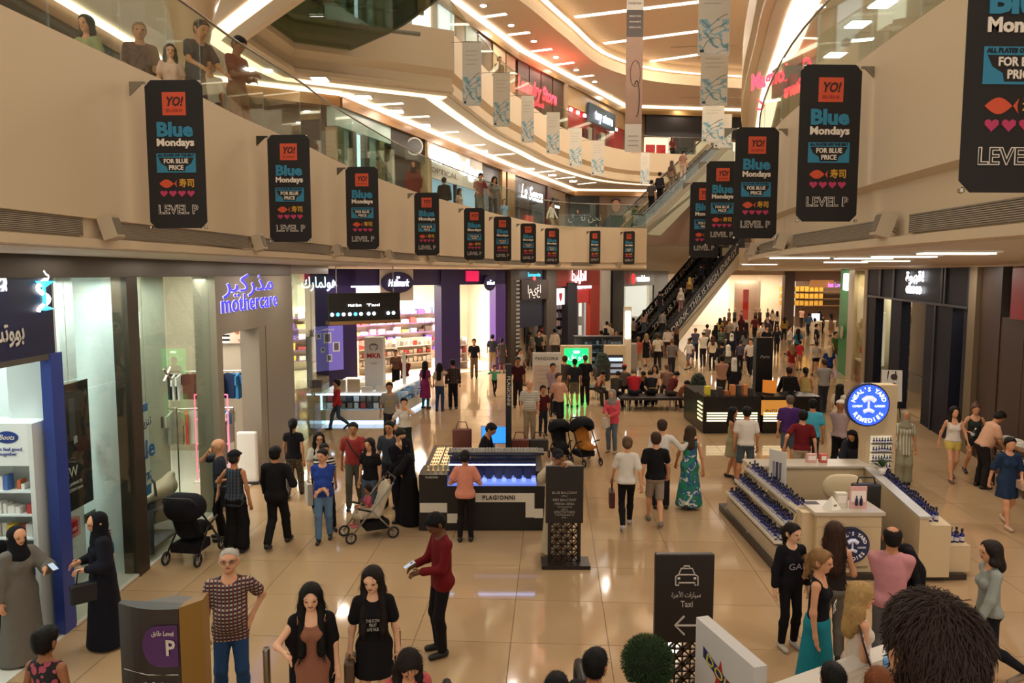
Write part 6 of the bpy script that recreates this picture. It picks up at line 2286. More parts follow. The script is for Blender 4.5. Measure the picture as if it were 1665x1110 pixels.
UE0, UE1 = Vector((6.25, 35.6)), Vector((12.3, 42.9))
ue_run = (UE1 - UE0).length
ue_a = math.atan2(UE1.y - UE0.y, UE1.x - UE0.x)
upp = escalator((UE0.x, UE0.y, F1), ue_a, ue_run, F1, F2, 1, 'beige clad escalator climbing from the first to the second level', mat('#8b8068', .4), mat('#a5a083', .45))
# wide landing under the lower escalator end
struct(bxo('wall_back_landing', M_CREAM, None, 15.5, 30, 54.8, 62, 4.9, F1))

# ---------------------------------------------------------------- kiosks and free-standing things on the ground floor
def ybox(name, m, par, Y, x0, y0, x1, y1, t=.02, bevel=0):
 """box whose front face shows at the picture rectangle on the vertical plane y = Y"""
 a, b = aty(x0, y0, Y), aty(x1, y1, Y)
 o = par.location if par is not None else Vector((0, 0, 0))
 return MB().box(min(a.x, b.x) - o.x, max(a.x, b.x) - o.x, Y - o.y, Y + t - o.y, min(a.z, b.z) - o.z, max(a.z, b.z) - o.z).build(name, m, par, bevel=bevel)


random.seed(11)
# ---- watch and wallet kiosk
Y0 = 12.9
kp = empty('wallet_kiosk', (-.5, Y0, 0), 0, 'black kiosk with white stepped stripes and a lit glass case in front', 'kiosk')
KB = mat('#15110f', .35)
KW = mat('#d6cdbd', .4)
xa, xb = aty(727.5, 800, Y0).x + .5, aty(886, 800, Y0).x + .5
xl = aty(681, 800, Y0).x + .5
MB().box(xa, xb, 0, .7, .03, .82).build('front_body', KB, kp)
MB().box(xl, xa, .02, .7, .03, 1.02).build('side_body', KB, kp)
MB().box(xl + .02, xb, .03, 2.6, 0, .03).build('plinth', mat('#0d0b0a', .5), kp)
MB().box(xl, xl + .65, .7, 2.6, .03, .95).build('left_counter', KB, kp)
MB().box(xl, xb, 2.1, 2.6, .03, .9).build('rear_counter', KB, kp)
MB().box(xb - .55, xb, .7, 2.1, .03, .9).build('right_counter', KB, kp)
MB().box(xa, xb - .15, .0, .015, .82, 1.22).build('case_glass', glass('#dfe8ff', .08), kp)
MB().box(xa, xb - .15, .02, .6, .82, .86).build('case_floor', mat('#8fa4e0', .4, emit=.9), kp)
MB().box(xa, xb - .15, .56, .6, .86, 1.22).build('case_back', mat('#1d2440', .4), kp)
MB().box(xa, xb - .15, .0, .6, 1.22, 1.26).build('case_top', glass('#dfe6f4', .12), kp)
MB().box(xa + .02, xb - .17, .03, .06, 1.19, 1.21).build('case_lamp', mat('#dfe8ff', .5, emit=8), kp)
MB().box(xa - .02, xb, .35, .75, 1.30, 1.34).build('upper_shelf', KB, kp)
for (x0, y0, x1, y1) in ((773, 801.6, 869, 816), (854.6, 816, 869, 841), (869, 827, 883, 842), (682.5, 818, 727, 833), (727, 835, 746.5, 850)):
 ybox('white_stripe', KW, kp, Y0 - .012, x0, y0, x1, y1, .02)
ybox('side_panel', KB, kp, Y0 - .01, 681, 833, 727, 862, .02)
pp = aty(811, 808.5, Y0)
text('PLAGIONNI', mat('#1a1512', .5), kp, (pp.x + .5, -.02, pp.z), .11, .58, space=1.2, fat=.003)
pp = aty(702, 776, Y0)
text('PLAGIONNI', mat('#cfc8ba', .5), kp, (pp.x + .5, -.0, pp.z), .05, .22)
# pylon
MB().box(.62 + .5 - .75, .62 + .5 - .63, 2.15, 2.27, .03, 2.75).build('pylon', M_BLACK, kp)
text('PLAGIONNI', mat('#cfc8ba', .5), kp, (.62 + .5 - .69, 2.14, 2.2), .1, .6).rotation_euler = (math.pi / 2, math.pi / 2, 0)
# goods
wal = MB().box(-.07, .07, -.012, .012, 0, .2).box(-.06, .06, .0, .06, 0, .012).mesh('wallet')
wal.materials.append(mat('#23253a', .5))
card = MB().box(-.04, .04, -.004, .004, 0, .07).mesh('price_card')
card.materials.append(mat('#dfe4ff', .5, emit=.6))
for k in range(8):
 x = -.5 + xa + .2 + k * (xb - xa - .5) / 7
 o = link('wallet', wal, None)
 o.location = (x, Y0 + .34, .862)
 tag(o, 'dark leather wallet standing in the lit glass case', 'wallet', 'wallets in the lit glass case')
 o = link('price_card', card, None)
 o.location = (x + .1, Y0 + .16, .862)
 tag(o, 'small white price card before the wallets in the lit case', 'card', 'price cards in the lit case')
stand = MB().prism([(-.018, -.02), (.018, -.02), (.012, .02), (-.012, .02)], 0, .07).mesh('pad')
stand.materials.append(mat('#e8dfcf', .5))
brc = MB().tube([(0, -.012 + .02 * math.sin(a * .6), .045 + .025 * math.cos(a * .6)) for a in range(11)], .006, 5).mesh('strap')
brc.materials.append(mat('#3a2a20', .5))
for k in range(30):
 x = -.5 + xa + .06 + k * (xb - xa - .2) / 29
 r = empty('bracelet_stand', (x, Y0 + .45, 1.342), 0, 'small cream bracelet stand in the row on the upper kiosk shelf', 'bracelet', 'bracelet stands on the upper kiosk shelf')
 link('pad', stand, None, r)
 link('strap', brc, None, r)
for k in range(12):
 r = empty('jewel_tray', (-.5 + xl + .18 + .2 * (k % 2), Y0 + .95 + .26 * (k // 2), .955), 0, 'lit jewellery tray on the left counter of the black kiosk', 'tray', 'jewellery trays on the left kiosk counter')
 MB().box(-.08, .08, -.1, .1, 0, .02).build('tray', mat('#f0dcae', .4, emit=.5), r)
 for q in range(3):
  MB().lathe([(.015, .02), (.02, .035), (.008, .05)], -.05 + .05 * q, 0, 6).build('jewel', M_GOLD, r)
area((-1.5, Y0 + 1.6, 1.9), .25, 6, color=(1, .85, .6), sy=1.2)  # bare area lamp in mid-air over the left counter trays, no fitting
for k in range(5):
 r = empty('jewel_stand', (-.5 + xl + .14 + .09 * k, Y0 + .3, 1.022), 0, 'gold ring display on the left front corner of the black kiosk', 'jewellery', 'gold displays on the kiosk corner')
 MB().lathe([(.03, 0), (.03, .01), (.012, .02), (.012, .06 + .02 * (k % 3)), (.03, .08 + .02 * (k % 3)), (.0, .1 + .02 * (k % 3))], n=8).build('ring_cone', mat('#e2b86a', .3, metal=.5, emit=.25), r, True)
mon = empty('computer_monitor', (aty(803, 720, Y0 + 2.3).x, Y0 + 2.35, .902), 0, 'blue glowing computer monitor on the rear kiosk counter', 'monitor')
MB().box(-.27, .27, 0, .04, .14, .52).build('casing', mat('#b9bcc0', .4), mon)
MB().box(-.25, .25, -.006, 0, .16, .50).build('screen', mat('#2a7ff0', .5, emit=1.6), mon)
MB().box(-.03, .03, .01, .05, 0, .16).box(-.12, .12, -.08, .1, 0, .012).build('stand', mat('#8a8c90', .4), mon)
for k, (px, py, c, lab) in enumerate(((845, 742, '#6b3020', 'rust brown leather bag on the rear kiosk counter'), (752, 745, '#5a2a20', 'tall brown leather bag hanging at the kiosk corner'), (876, 744, '#2a2420', 'dark folded leather bag at the right end of the kiosk'))):
 Yb = Y0 + 2.3
 xx = aty(px, py, Yb).x
 r = empty('leather_bag', (xx, Yb - (.0 if k != 1 else .1), .902), 0, lab, 'bag')
 hh = .26 if k != 1 else .5
 MB().prism([(-.2, -.06), (.2, -.06), (.2, .06), (-.2, .06)], 0, hh).build('body', mat(c, .5, noise=.15), r, bevel=.03)
 MB().tube([(-.12, 0, hh), (-.08, 0, hh + .14), (.08, 0, hh + .14), (.12, 0, hh)], .012, 6).build('handle', mat(c, .5), r, True)

# ---- phone accessory kiosk (left, before the card shop)
Y1 = 22.3
km = empty('phone_kiosk', (-4.8, Y1, 0), 0, 'white phone accessory kiosk with lit glass cases and blue-white floor glow', 'kiosk')
xa, xb = aty(521, 660, Y1).x + 4.8, aty(634, 660, Y1).x + 4.8
for nm, poly in (('front_base', [(xa, 0), (xb, 0), (xb, .7), (xa, .7)]), ('right_base', [(xb, 0), (xb + .75, 4.2), (xb + .1, 4.3), (xb - .6, .6)]), ('left_base', [(xa, .7), (xa + .65, .7), (xa + .65, 3.6), (xa, 3.6)])):
 MB().prism(poly, .12, .45).build(nm, M_WHITE, km)
 MB().prism([(p[0] * .99 + .01, p[1] + .03) for p in poly], .02, .12).build('glow_strip', mat('#bfe0ff', .5, emit=2.2), km)
 MB().prism(poly, .45, .92).build('glass_case', glass('#e6f4ff', .1), km)
 MB().prism(poly, .92, .96).build('counter_top', mat('#e8eef0', .3, emit=.3), km)
MB().box(xa, xa + .06, .0, .04, .45, .92).box(xb - .06, xb, 0, .04, .45, .92).box(xa, xb, 0, .03, .9, .95).build('light_edge', mat('#dff2ff', .5, emit=3.5), km)
MB().box(xa + .1, xb - .1, .3, .32, .45, .9).build('case_back', mat('#54473c', .5), km)
MB().box(xb + .1, xb + .2, 2.0, 2.1, .96, 2.0).build('upright', M_WHITE, km)
pc = aty(609, 600, Y1 + 1.6).x + 4.8
MB().box(pc - .30, pc + .30, 1.5, 1.95, .02, 2.55).build('sign_tower', mat('#ded8d0', .5), km)
text('MKR', mat('#c0282c', .5), km, (pc, 1.49, 1.95), .22, .46, fat=.006)
text('MOBILE', mat('#6a645c', .5), km, (pc, 1.49, 1.7), .06, .2)
for s_ in (-1, 1):
 MB().tube([(pc + s_ * (.03 + .1 * math.cos(a)), 1.488, 2.24 + .1 * math.sin(a)) for a in [i * .5 - 1.3 for i in range(9)]], .012, 5).build('antenna_emblem', mat('#3a3632', .5), km)
pbm = MB().box(-.5, .5, -.5, .5, 0, 1).mesh('phone_case')
pbm.materials.append(M_WHITE)
goods((-4.8 + xa + .15, Y1 + .2), (-4.8 + xb - .15, Y1 + .2), [.46, .68], 9, 'phone_case', 'boxed phone cover in the front glass case of the white kiosk', 'phone cover', 'phone covers in the white kiosk', pbm, ['#cfcac2', '#6b5a4a', '#a33a34', '#3a3a40', '#d8d0c0', '#8a7a66'], .04, .15, .2)
goods((-4.8 + xb + .1, Y1 + .6), (-4.8 + xb + .55, Y1 + 3.8), [.46, .68], 9, 'phone_gadget', 'pale phone gadget in the right side case of the white kiosk', 'gadget', 'gadgets in the white kiosk side case', pbm, ['#bfe0f4', '#8fb6d8', '#e8f2fa', '#5a7c9c'], .2, .1, .2)
goods((-4.8 + xa + .3, Y1 + .35), (-4.8 + xb - .1, Y1 + .35), [.96], 4, 'charger_box', 'box standing on the counter of the white phone kiosk', 'box', 'boxes on the white kiosk counter', pbm, ['#3a4a6a', '#b8a488', '#d0c8bc'], .15, .15, .42)
# ---- board with serif lettering
bd = empty('jewellery_board', (1.15, 25.0, 0), 0, 'white standing board with serif lettering beside the man in checked shirt', 'board')
xw = aty(912, 600, 25).x - aty(866, 600, 25).x
MB().box(-xw / 2, xw / 2, 0, .12, 0, 1.92).build('panel', mat('#d9d2c6', .5), bd)
MB().box(-xw / 2 - .02, xw / 2 + .02, -.05, .2, 0, .05).build('foot', mat('#b8b0a2', .5), bd)
text('PANDÖRA'.replace('Ö', 'O'), mat('#3a3430', .5), bd, (0, -.008, 1.72), .17, .78)
MB().box(-xw / 2 + .05, xw / 2 - .05, -.006, 0, .3, 1.5).build('photo', mat('#cbb5a4', .5, noise=.08, nscale=2), bd)
for k in range(4):
 MB().box(-.32, .32, -.012, -.005, 1.3 - .14 * k, 1.325 - .14 * k).build('text_line', mat('#b39a88', .6), bd)
bd.location.x = aty(889, 600, 25).x
# ---- green screen stand with glass showcases
gk = empty('green_screen_stand', (aty(937, 600, 30.6).x, 30.6, 0), 0, 'beige stand with a glowing green screen', 'display stand')
MB().box(-.65, .65, 0, .3, 0, 1.62).build('body', mat('#c8b08a', .5), gk)
MB().box(-.5, .5, -.02, 0, .42, 1.5).build('screen', mat('#12d060', .5, emit=2.4), gk)
text('قهوة', mat('#bfffe0', .5, emit=2), gk, (0, -.03, 1.15), .3, .7)
MB().lathe([(.12, 1.32), (.12, 1.4)], 0, -.03, 10).build('emblem', M_SIGNW, gk)
sc = empty('glass_showcase', (aty(975, 600, 33).x, 33.0, 0), 0, 'tall glass showcase glittering with small lit goods beside the red shop', 'showcase')
MB().box(-1.1, 1.1, 0, .6, 0, .35).build('base', mat('#55483c', .5), sc)
MB().box(-1.1, 1.1, 0, .02, .35, 1.75).build('glass_front', glass('#e8f0f4', .12), sc)
MB().box(-1.1, 1.1, .55, .6, .35, 1.75).build('back', mat('#6a6a74', .4), sc)
MB().box(-1.15, 1.15, -.03, .63, 1.75, 1.8).build('top', mat('#2a2622', .4), sc)
for z in (.7, 1.05, 1.4):
 MB().box(-1.08, 1.08, .05, .52, z, z + .02).build('glass_shelf', mat('#b8c8d0', .3), sc)
goods((sc.location.x - 1.0, 33.25), (sc.location.x + 1.0, 33.25), [.36, .725, 1.075, 1.425], 12, 'showcase_item', 'small glittering item in the tall glass showcase', 'trinket', 'trinkets in the glass showcase', pbm, ['#d8e0ea', '#8a8a94', '#e8f0ff', '#5a5a66'], .1, .1, .2)
# ---- beige phone stand with lightbox tower
bs_ = empty('lightbox_stand', (aty(1004, 600, 32.3).x, 32.3, 0), 0, 'cream stand with a lit niche and a tall white lightbox', 'display stand')
MB().box(-.55, .35, 0, .6, 0, 1.45).build('body', mat('#cdb893', .5), bs_)
MB().box(-.42, .24, -.012, 0, .15, 1.05).build('niche', mat('#3a3a40', .4), bs_)
for k in range(3):
 MB().box(-.4, .22, -.03, -.01, .25 + .26 * k, .40 + .26 * k).build('shelf_light', mat('#b8d0f0', .5, emit=1.2 if k == 2 else .2), bs_)
MB().box(.30, .62, .2, .5, 0, 3.15).build('tower', mat('#d8cbb2', .5), bs_)
MB().box(.36, .56, .17, .2, 1.75, 2.95).build('lightbox', mat('#ffffff', .5, emit=6), bs_)
MB().box(.62, .9, .2, .9, 0, 1.5).build('side_rack', mat('#8a8078', .4), bs_)

# ---- planters, benches
def planter(px, py, h, w, label):
 P = atz(px, py, 0)
 r = empty('planter', (P.x, P.y, 0), 0, label, 'planter')
 MB().lathe([(w * .40, 0), (w * .5, .06), (w * .5, h * .55), (w * .47, h * .58)], n=20).build('pot', mat('#14140f', .5), r, True)
 V, F = sdf_mesh([((0, 0, h * .58), (0, 0, h * .82), w * .5, w * .34, 1)], .05, k=.02)
 rng = np.random.RandomState(3)
 V = V + rng.normal(0, .018, V.shape)
 link('shrub', np_mesh('shrub', V, F), mat('#1c2617', .8, noise=.4, nscale=14), r)
 return r


planter(1134, 666, 1.28, .6, 'dark planter with a clipped shrub at the right end of the bench')
planter(1068, 580, 1.35, .75, 'dark round planter with shrub near the escalator foot')
planter(979, 618, 1.2, .7, 'dark planter behind the woman bent over her lap')


def bench(px0, px1, py, label, dep=.75):
 A, B = atz(px0, py, 0), atz(px1, py, 0)
 L_ = (B - A).length
 r = empty('bench', ((A.x + B.x) / 2, (A.y + B.y) / 2, 0), math.atan2(B.y - A.y, B.x - A.x), label, 'bench')
 MB().box(-L_ / 2, L_ / 2, 0, dep, .36, .46).build('seat', mat('#241a16', .4), r, bevel=.02)
 for sx in (-1, 1):
  for yy in (.08, dep - .08):
   MB().tube([(sx * (L_ / 2 - .3), yy, 0), (sx * (L_ / 2 - .3), yy, .37)], .03, 8).build('leg', M_CHROME, r)
 return r


bench(1008, 1112, 668, 'long dark bench full of seated people before the crowd', .9)
bench(958, 985, 650, 'short dark bench under the bent-over woman', .7)

# ---- black cosmetics kiosk
Y2 = 21.0
ki = empty('black_kiosk', (7.1, Y2, 0), 0, 'black kiosk with bands of glowing slats and a tall black pylon', 'kiosk')
for (x0, x1, px_l, px_r) in ((1143, 1236, 1149, 1231), (1240, 1332, 1241, 1276)):
 a, b = aty(x0, 680, Y2).x - 7.1, aty(x1, 680, Y2).x - 7.1
 MB().box(a, b, 0, .75, .04, 1.05).build('body', mat('#120e0c', .3), ki)
 MB().box(a + .05, b - .05, .05, .7, 0, .04).build('plinth', M_BLACK, ki)
 MB().box(a, b, -.02, .8, 1.05, 1.09).build('worktop', mat('#1d1815', .25), ki)
 c, d = aty(px_l, 680, Y2).x - 7.1, aty(px_r, 680, Y2).x - 7.1
 for k in range(4):
  MB().box(c, d, -.03, 0, .36 + .075 * k, .395 + .075 * k).build('glowing_slat', mat('#ffefc0', .5, emit=1.8), ki)
a = aty(1143, 680, Y2).x - 7.1
for k in range(5):
 MB().box(a - .02, a, .08, .6, .35 + .12 * k, .39 + .12 * k).build('side_slat', mat('#ffe9b0', .5, emit=1.4), ki)
b = aty(1332, 680, Y2).x - 7.1
MB().box(b - .5, b, .75, 1.1, .04, 1.05).build('right_wing', mat('#120e0c', .3), ki)
MB().box(a, a + .6, .75, 2.4, .04, 1.05).build('left_wing', mat('#120e0c', .3), ki)
c, d = aty(1237, 680, Y2).x - 7.1, aty(1285, 680, Y2).x - 7.1
MB().box(c, d, -.015, 0, .55, .98).build('lit_niche', mat('#c98a3a', .5, emit=.5), ki)
text('INGLOT', mat('#2a1a10', .5), ki, ((c + d) / 2, -.022, .65), .17, .6)
x0, x1 = aty(1229, 600, 22.6).x - 7.1, aty(1256, 600, 22.6).x - 7.1
MB().box(x0, x1, 1.6, 1.9, .04, aty(1240, 549, 22.6).z).build('pylon', mat('#14110f', .3), ki)
text('Paris', mat('#9a9288', .5), ki, ((x0 + x1) / 2, 1.59, 2.05), .14, .3, shear=.3)
goods((7.1 + a + .1, Y2 + .35), (7.1 + c - .1, Y2 + .35), [1.09], 8, 'makeup_box', 'makeup palette or card on the left worktop of the black kiosk', 'makeup box', 'makeup on the black kiosk worktop', pbm, ['#b0642c', '#d8c428', '#3a3430', '#c87a3a', '#5a5048'], .2, .1, .3)
scr = empty('tilted_screen', (7.1 + (c + d) / 2 - .1, Y2 + .3, 1.091), math.radians(-35), 'tilted orange lit display card on the black kiosk', 'display card')
MB().box(-.2, .2, 0, .02, .05, .42).build('card', mat('#d07a28', .5, emit=.5), scr)
MB().box(-.12, .12, -.06, .12, 0, .05).build('foot', M_BLACK, scr)
scr2 = empty('till_screen', (7.1 + d + .1, Y2 + .35, 1.091), math.radians(20), 'black till screen leaning on the right half of the black kiosk', 'screen')
MB().box(-.25, .25, 0, .03, .1, .5).build('casing', M_BLACK, scr2)
MB().box(-.1, .1, -.05, .12, 0, .1).build('foot', M_BLACK, scr2)

# ---- skin care kiosk on the right
kn = empty('skincare_kiosk', (5.2, 12, 0), 0, 'cream skin care kiosk with a round blue sign and bottle shelves', 'kiosk')
CRM = mat('#cdb792', .5)
CRD = mat('#2c211c', .4)


def kb(nm, m, x0, x1, y0, y1, z0, z1, bevel=0):
 return MB().box(x0 - 5.2, x1 - 5.2, y0 - 12, y1 - 12, z0, z1).build(nm, m, kn, bevel=bevel)


fx0, fx1 = aty(1327, 880, 10.85).x, aty(1432, 880, 10.85).x
kb('plinth', CRD, 4.15, 6.85, 10.75, 13.95, .01, .09)
kb('plinth', CRD, 4.05, 4.5, 10.95, 14.1, .01, .13)
kb('front_counter', CRM, fx0, fx1, 10.85, 11.35, .09, .98)
kb('counter_top', mat('#bdb3a2', .3), fx0 - .05, fx1 + .03, 10.80, 11.42, .98, 1.03)
kb('counter_lip', CRM, fx0 - .02, fx1 + .01, 10.84, 10.86, .80, .81)
kb('side_cabinet', CRM, 4.42, fx0, 10.95, 11.5, .09, .98)
kb('back_counter', CRM, 4.5, 6.9, 13.5, 13.95, .09, 1.0)
kb('back_top', mat('#bdb3a2', .3), 4.45, 6.95, 13.45, 14.0, 1.0, 1.04)
MB().prism([(6.05 - 5.2, -1.35), (6.18 - 5.2, -1.35), (6.72 - 5.2, 1.5), (6.59 - 5.2, 1.5)], .09, 1.0).build('right_counter', CRM, kn)
MB().prism([(6.18 - 5.2, -1.35), (6.52 - 5.2, -1.35), (7.02 - 5.2, 1.5), (6.72 - 5.2, 1.5)], .09, .88).build('right_ledge', CRM, kn)
MB().prism([(6.02 - 5.2, -1.38), (6.20 - 5.2, -1.38), (6.74 - 5.2, 1.55), (6.56 - 5.2, 1.55)], 1.0, 1.03).build('right_top', mat('#b9b6b2', .2), kn)
kb('low_block', CRM, 6.5, 6.95, 10.85, 11.5, .09, .5)
tx0, tx1 = aty(1409, 700, 13.7).x, aty(1457, 700, 13.7).x
kb('tower', CRM, tx0, tx1, 13.7, 14.0, .09, aty(1430, 626, 13.7).z)
kb('niche', mat('#e8dcc0', .4, emit=.4), tx0 + .08, tx1 - .08, 13.685, 13.70, aty(1430, 765, 13.7).z, aty(1430, 708, 13.7).z)
for k in range(4):
 z = aty(1430, 762 - 14 * k, 13.7).z
 kb('niche_shelf', mat('#8a7c64', .5), tx0 + .08, tx1 - .08, 13.60, 13.69, z - .015, z)
# left tiers of bottles
for k, (x, z) in enumerate(((4.52, .92), (4.34, .68), (4.18, .44))):
 kb('bottle_tier', mat('#d8d0c0', .4), x - .1, x + .1, 11.15, 13.75, z - .025, z)
 kb('tier_rail', mat('#e4ddce', .4), x - .11, x - .10, 11.15, 13.75, z, z + .05)
for yy in (11.15, 12.45, 13.72):
 MB().add([(4.08 - 5.2, yy - 12, .13), (4.65 - 5.2, yy - 12, .13), (4.65 - 5.2, yy - 12, .98), (4.45 - 5.2, yy - 12, .98), (4.08 - 5.2, yy + .03 - 12, .13), (4.65 - 5.2, yy + .03 - 12, .13), (4.65 - 5.2, yy + .03 - 12, .98), (4.45 - 5.2, yy + .03 - 12, .98)],
    [(0, 1, 2, 3), (7, 6, 5, 4), (0, 3, 7, 4), (3, 2, 6, 7), (1, 5, 6, 2), (0, 4, 5, 1)]).build('tier_side', CRM, kn)
kb('glass_plinth', mat('#b7a68a', .25), 4.1, 4.2, 11.1, 13.75, .13, .36)


def round_sign(loc, r, m, par, lit):
 s_ = empty('x', loc)
 C.objects.unlink(s_)
 bpy.data.objects.remove(s_)
 L0 = Vector(loc) - par.location
 def disc(rr, th, dy, mm, nm, sz=1.0):
  q = MB().lathe([(rr, 0), (rr, th)], n=32).build(nm, mm, par)
  q.rotation_euler = (math.pi / 2, 0, 0)
  q.location = L0 + Vector((0, dy, 0))
  return q
 disc(r * 1.08, .08, 0, mat('#12163a', .4), 'sign_rim')
 disc(r, .02, -.08, m, 'sign_disc')
 wm = mat('#f4f6ff', .5, emit=1.6 if lit else .0)
 def arc_text(s, a0, a1, rad, sz, flip):
  nch = len(s)
  for i, ch in enumerate(s):
   if ch == ' ':
    continue
   a = math.radians(a0 + (a1 - a0) * i / (nch - 1))
   me = text_mesh(ch, sz, .002, .006)
   q = link('lettering', me.copy(), None, par)
   q.data.materials.clear()
   q.data.materials.append(wm)
   rot = a - math.pi / 2 if not flip else a + math.pi / 2
   q.rotation_euler = (math.pi / 2, -rot, 0)
   q.location = L0 + Vector((rad * math.cos(a), -.105, rad * math.sin(a)))
 arc_text("NEAL'S YARD", 160, 20, r * .78, r * .30, False)
 arc_text("REMEDIES", 215, 325, r * .78, r * .30, True)
 tr = mat('#dfe6ff' if not lit else '#cfd4e0', .5, emit=.8 if lit else 0)
 for (nm, pts, rr) in (('tree_crown', [(-.3, .22), (-.1, .36), (.12, .36), (.3, .22)], .17), ('tree_trunk', [(0, .2), (0, -.2)], .07), ('tree_roots', [(-.25, -.32), (0, -.22), (.25, -.32)], .13)):
  MB().tube([tuple(L0 + Vector((p[0] * r, -.10, p[1] * r))) for p in pts], rr * r * .8, 6).build(nm, tr, par)
 for sx in (-1, 1):
  text('COVENT' if sx < 0 else 'GARDEN', wm, par, tuple(L0 + Vector((sx * r * .55, -.106, -.02))), r * .16, r * .5)


cc1 = aty(1408, 657, 13.4)
round_sign(tuple(cc1), .37, mat('#2c56e8', .4, emit=1.3), kn, True)
MB().tube([(cc1.x - 5.2, 1.4, cc1.z), (cc1.x - 5.2 + .2, 1.75, cc1.z)], .03, 8).build('sign_arm', M_CHROME, kn)
cc2 = aty(1381, 884, 10.84)
round_sign(tuple(cc2), .25, mat('#1b2350', .4), kn, False)
text('NATURAL ORGANIC BEAUTY', mat('#8a7a60', .5), kn, (aty(1378, 922, 10.84).x - 5.2, 10.84 - 12, aty(1378, 922, 10.84).z), .05, .62)
# bottles
bot_me = MB().lathe([(.0, 0), (.028, .002), (.028, .085), (.012, .10), (.012, .125), (.0, .127)], n=8).mesh('bottle_body', True)
bot_me.materials.append(mat('#1d2068', .25))
lab_me = MB().lathe([(.0288, .02), (.0288, .065)], n=8).mesh('bottle_label')
lab_me.materials.append(mat('#c9c4cf', .5))
cap_me = MB().lathe([(.0, .115), (.014, .116), (.014, .15), (.0, .151)], n=8).mesh('bottle_cap')
cap_me.materials.append(mat('#14131c', .4))


def bottle(x, y, z, s_, label, group):
 r = empty('bottle', (x, y, z), random.uniform(0, 3), label, 'bottle', group)
 r.scale = (s_ * random.uniform(.9, 1.1),) * 2 + (s_ * random.uniform(.85, 1.25),)
 link('bottle_body', bot_me, None, r)
 link('bottle_label', lab_me, None, r)
 link('bottle_cap', cap_me, None, r)


for k, (x, z, nm) in enumerate(((4.52, .92, 'top'), (4.34, .68, 'middle'), (4.18, .44, 'lowest'))):
 for j in range(27):
  for q in range(2):
   bottle(x - .045 + .09 * q, 11.27 + j * .09 + random.uniform(-.008, .008), z + .001, 1.05, 'dark blue bottle on the %s tier of the slanted kiosk shelf' % nm, 'bottles on the %s tier' % nm)
for j in range(22):
 f_ = j / 21
 for q in range(2):
  bottle(6.30 + .44 * f_ + .10 * q, 10.85 + 2.3 * f_, .881, 1.2, 'dark blue bottle on the right angled counter of the kiosk', 'bottles on the right kiosk counter')
for j in range(10):
 bottle(6.56 + .085 * (j % 5), 11.0 + .14 * (j // 5), .501, 1.35, 'large blue bottle on the low block at the kiosk corner', 'large bottles on the low kiosk block')
for k in range(4):
 z = aty(1430, 762 - 14 * k, 13.7).z
 for j in range(7):
  bottle(tx0 + .12 + j * (tx1 - tx0 - .24) / 6, 13.645, z + .001, .75, 'tiny dark bottle in the lit niche of the kiosk tower', 'tiny bottles in the kiosk tower')
# things on the counters
for nm, px, py, Y, wd, hh, dp, c, lab, cat in (
  ('product_card', 1395, 826, 11.0, .26, .34, .02, '#d9a6a0', 'pink product card with two bottles on the front counter', 'card'),
  ('gift_box', 1369, 826, 11.05, .17, .22, .1, '#d8d2c0', 'cream box with dark windows on the front counter', 'box'),
  ('pink_box', 1320, 764, 13.7, .18, .16, .1, '#d8a89c', 'plain pink box on the back counter of the kiosk', 'box'),
  ('red_box', 1339, 764, 13.7, .13, .16, .1, '#c8584a', 'red-edged gift box on the back counter of the kiosk', 'box'),
  ('tablet', 1322, 826, 11.2, .22, .05, .16, '#26221f', 'black card reader lying on the side cabinet', 'card reader')):
 p = aty(px, py, Y)
 zt_ = 1.031 if Y < 12 else 1.041
 if nm == 'tablet':
  zt_ = .981
 r = empty(nm, (p.x, Y, zt_), 0, lab, cat)
 MB().box(-wd / 2, wd / 2, 0, dp, 0, hh).build('body', mat(c, .5), r)
 MB().box(-wd / 2 + .02, wd / 2 - .02, -.004, 0, hh * .3, hh * .8).build('print', mat('#f0e4dc' if nm != 'tablet' else '#4a5058', .5), r)
 if nm == 'product_card':
  for s_ in (-.03, .04):
   MB().lathe([(.022, .05), (.022, .14), (.008, .17), (.008, .2)], s_, -.012, 8).build('printed_bottle', mat('#1a1c40', .5), r)
pc_ = empty('napkin_pyramid', (aty(1352, 826, 11.0).x, 11.0, 1.031), .4, 'white pyramid sign on the front counter', 'sign')
MB().add([(-.1, -.1, 0), (.1, -.1, 0), (.1, .1, 0), (-.1, .1, 0), (0, 0, .2)], [(3, 2, 1, 0), (0, 1, 4), (1, 2, 4), (2, 3, 4), (3, 0, 4)]).build('pyramid', mat('#e6e0d2', .5), pc_)
MB().box(-.03, .03, -.075, -.07, .03, .08).build('print', mat('#8a8272', .5), pc_)
ch = empty('round_chair', (5.75, 12.3, .092), 0, 'cream tub chair inside the kiosk with a dark bag on it', 'chair')
V, F = sdf_mesh([((-.13, .25, .82), (.13, .25, .82), .23, .23, .3), ((-.12, -.02, .45), (.12, -.02, .45), .2, .2, 1.0)], .03, k=.05, clips=[((0, 0, .38), (0, 0, -1))])
link('shell', np_mesh('shell', V, F), mat('#cdbb98', .7), ch)
MB().tube([(0, .1, 0), (0, .1, .4)], .04, 8).lathe([(.25, 0), (.25, .02)], 0, .1, 16).build('pedestal', M_CHROME, ch)
bgk = empty('black_bag', (5.7, 11.62, .62), 0, 'black handbag standing behind the kiosk counter', 'bag')
MB().prism([(-.22, -.08), (.22, -.08), (.22, .08), (-.22, .08)], -.53, .62).build('body', mat('#181614', .5), bgk, bevel=.03)
MB().tube([(-.15, 0, .6), (-.12, 0, .72), (.12, 0, .72), (.15, 0, .6)], .014, 6).build('handle', mat('#181614', .5), bgk)
vs_ = empty('potted_plant', (aty(1433, 790, 12.9).x, 12.9, 1.04), 0, 'small green plant in a white pot on the kiosk counter', 'plant')
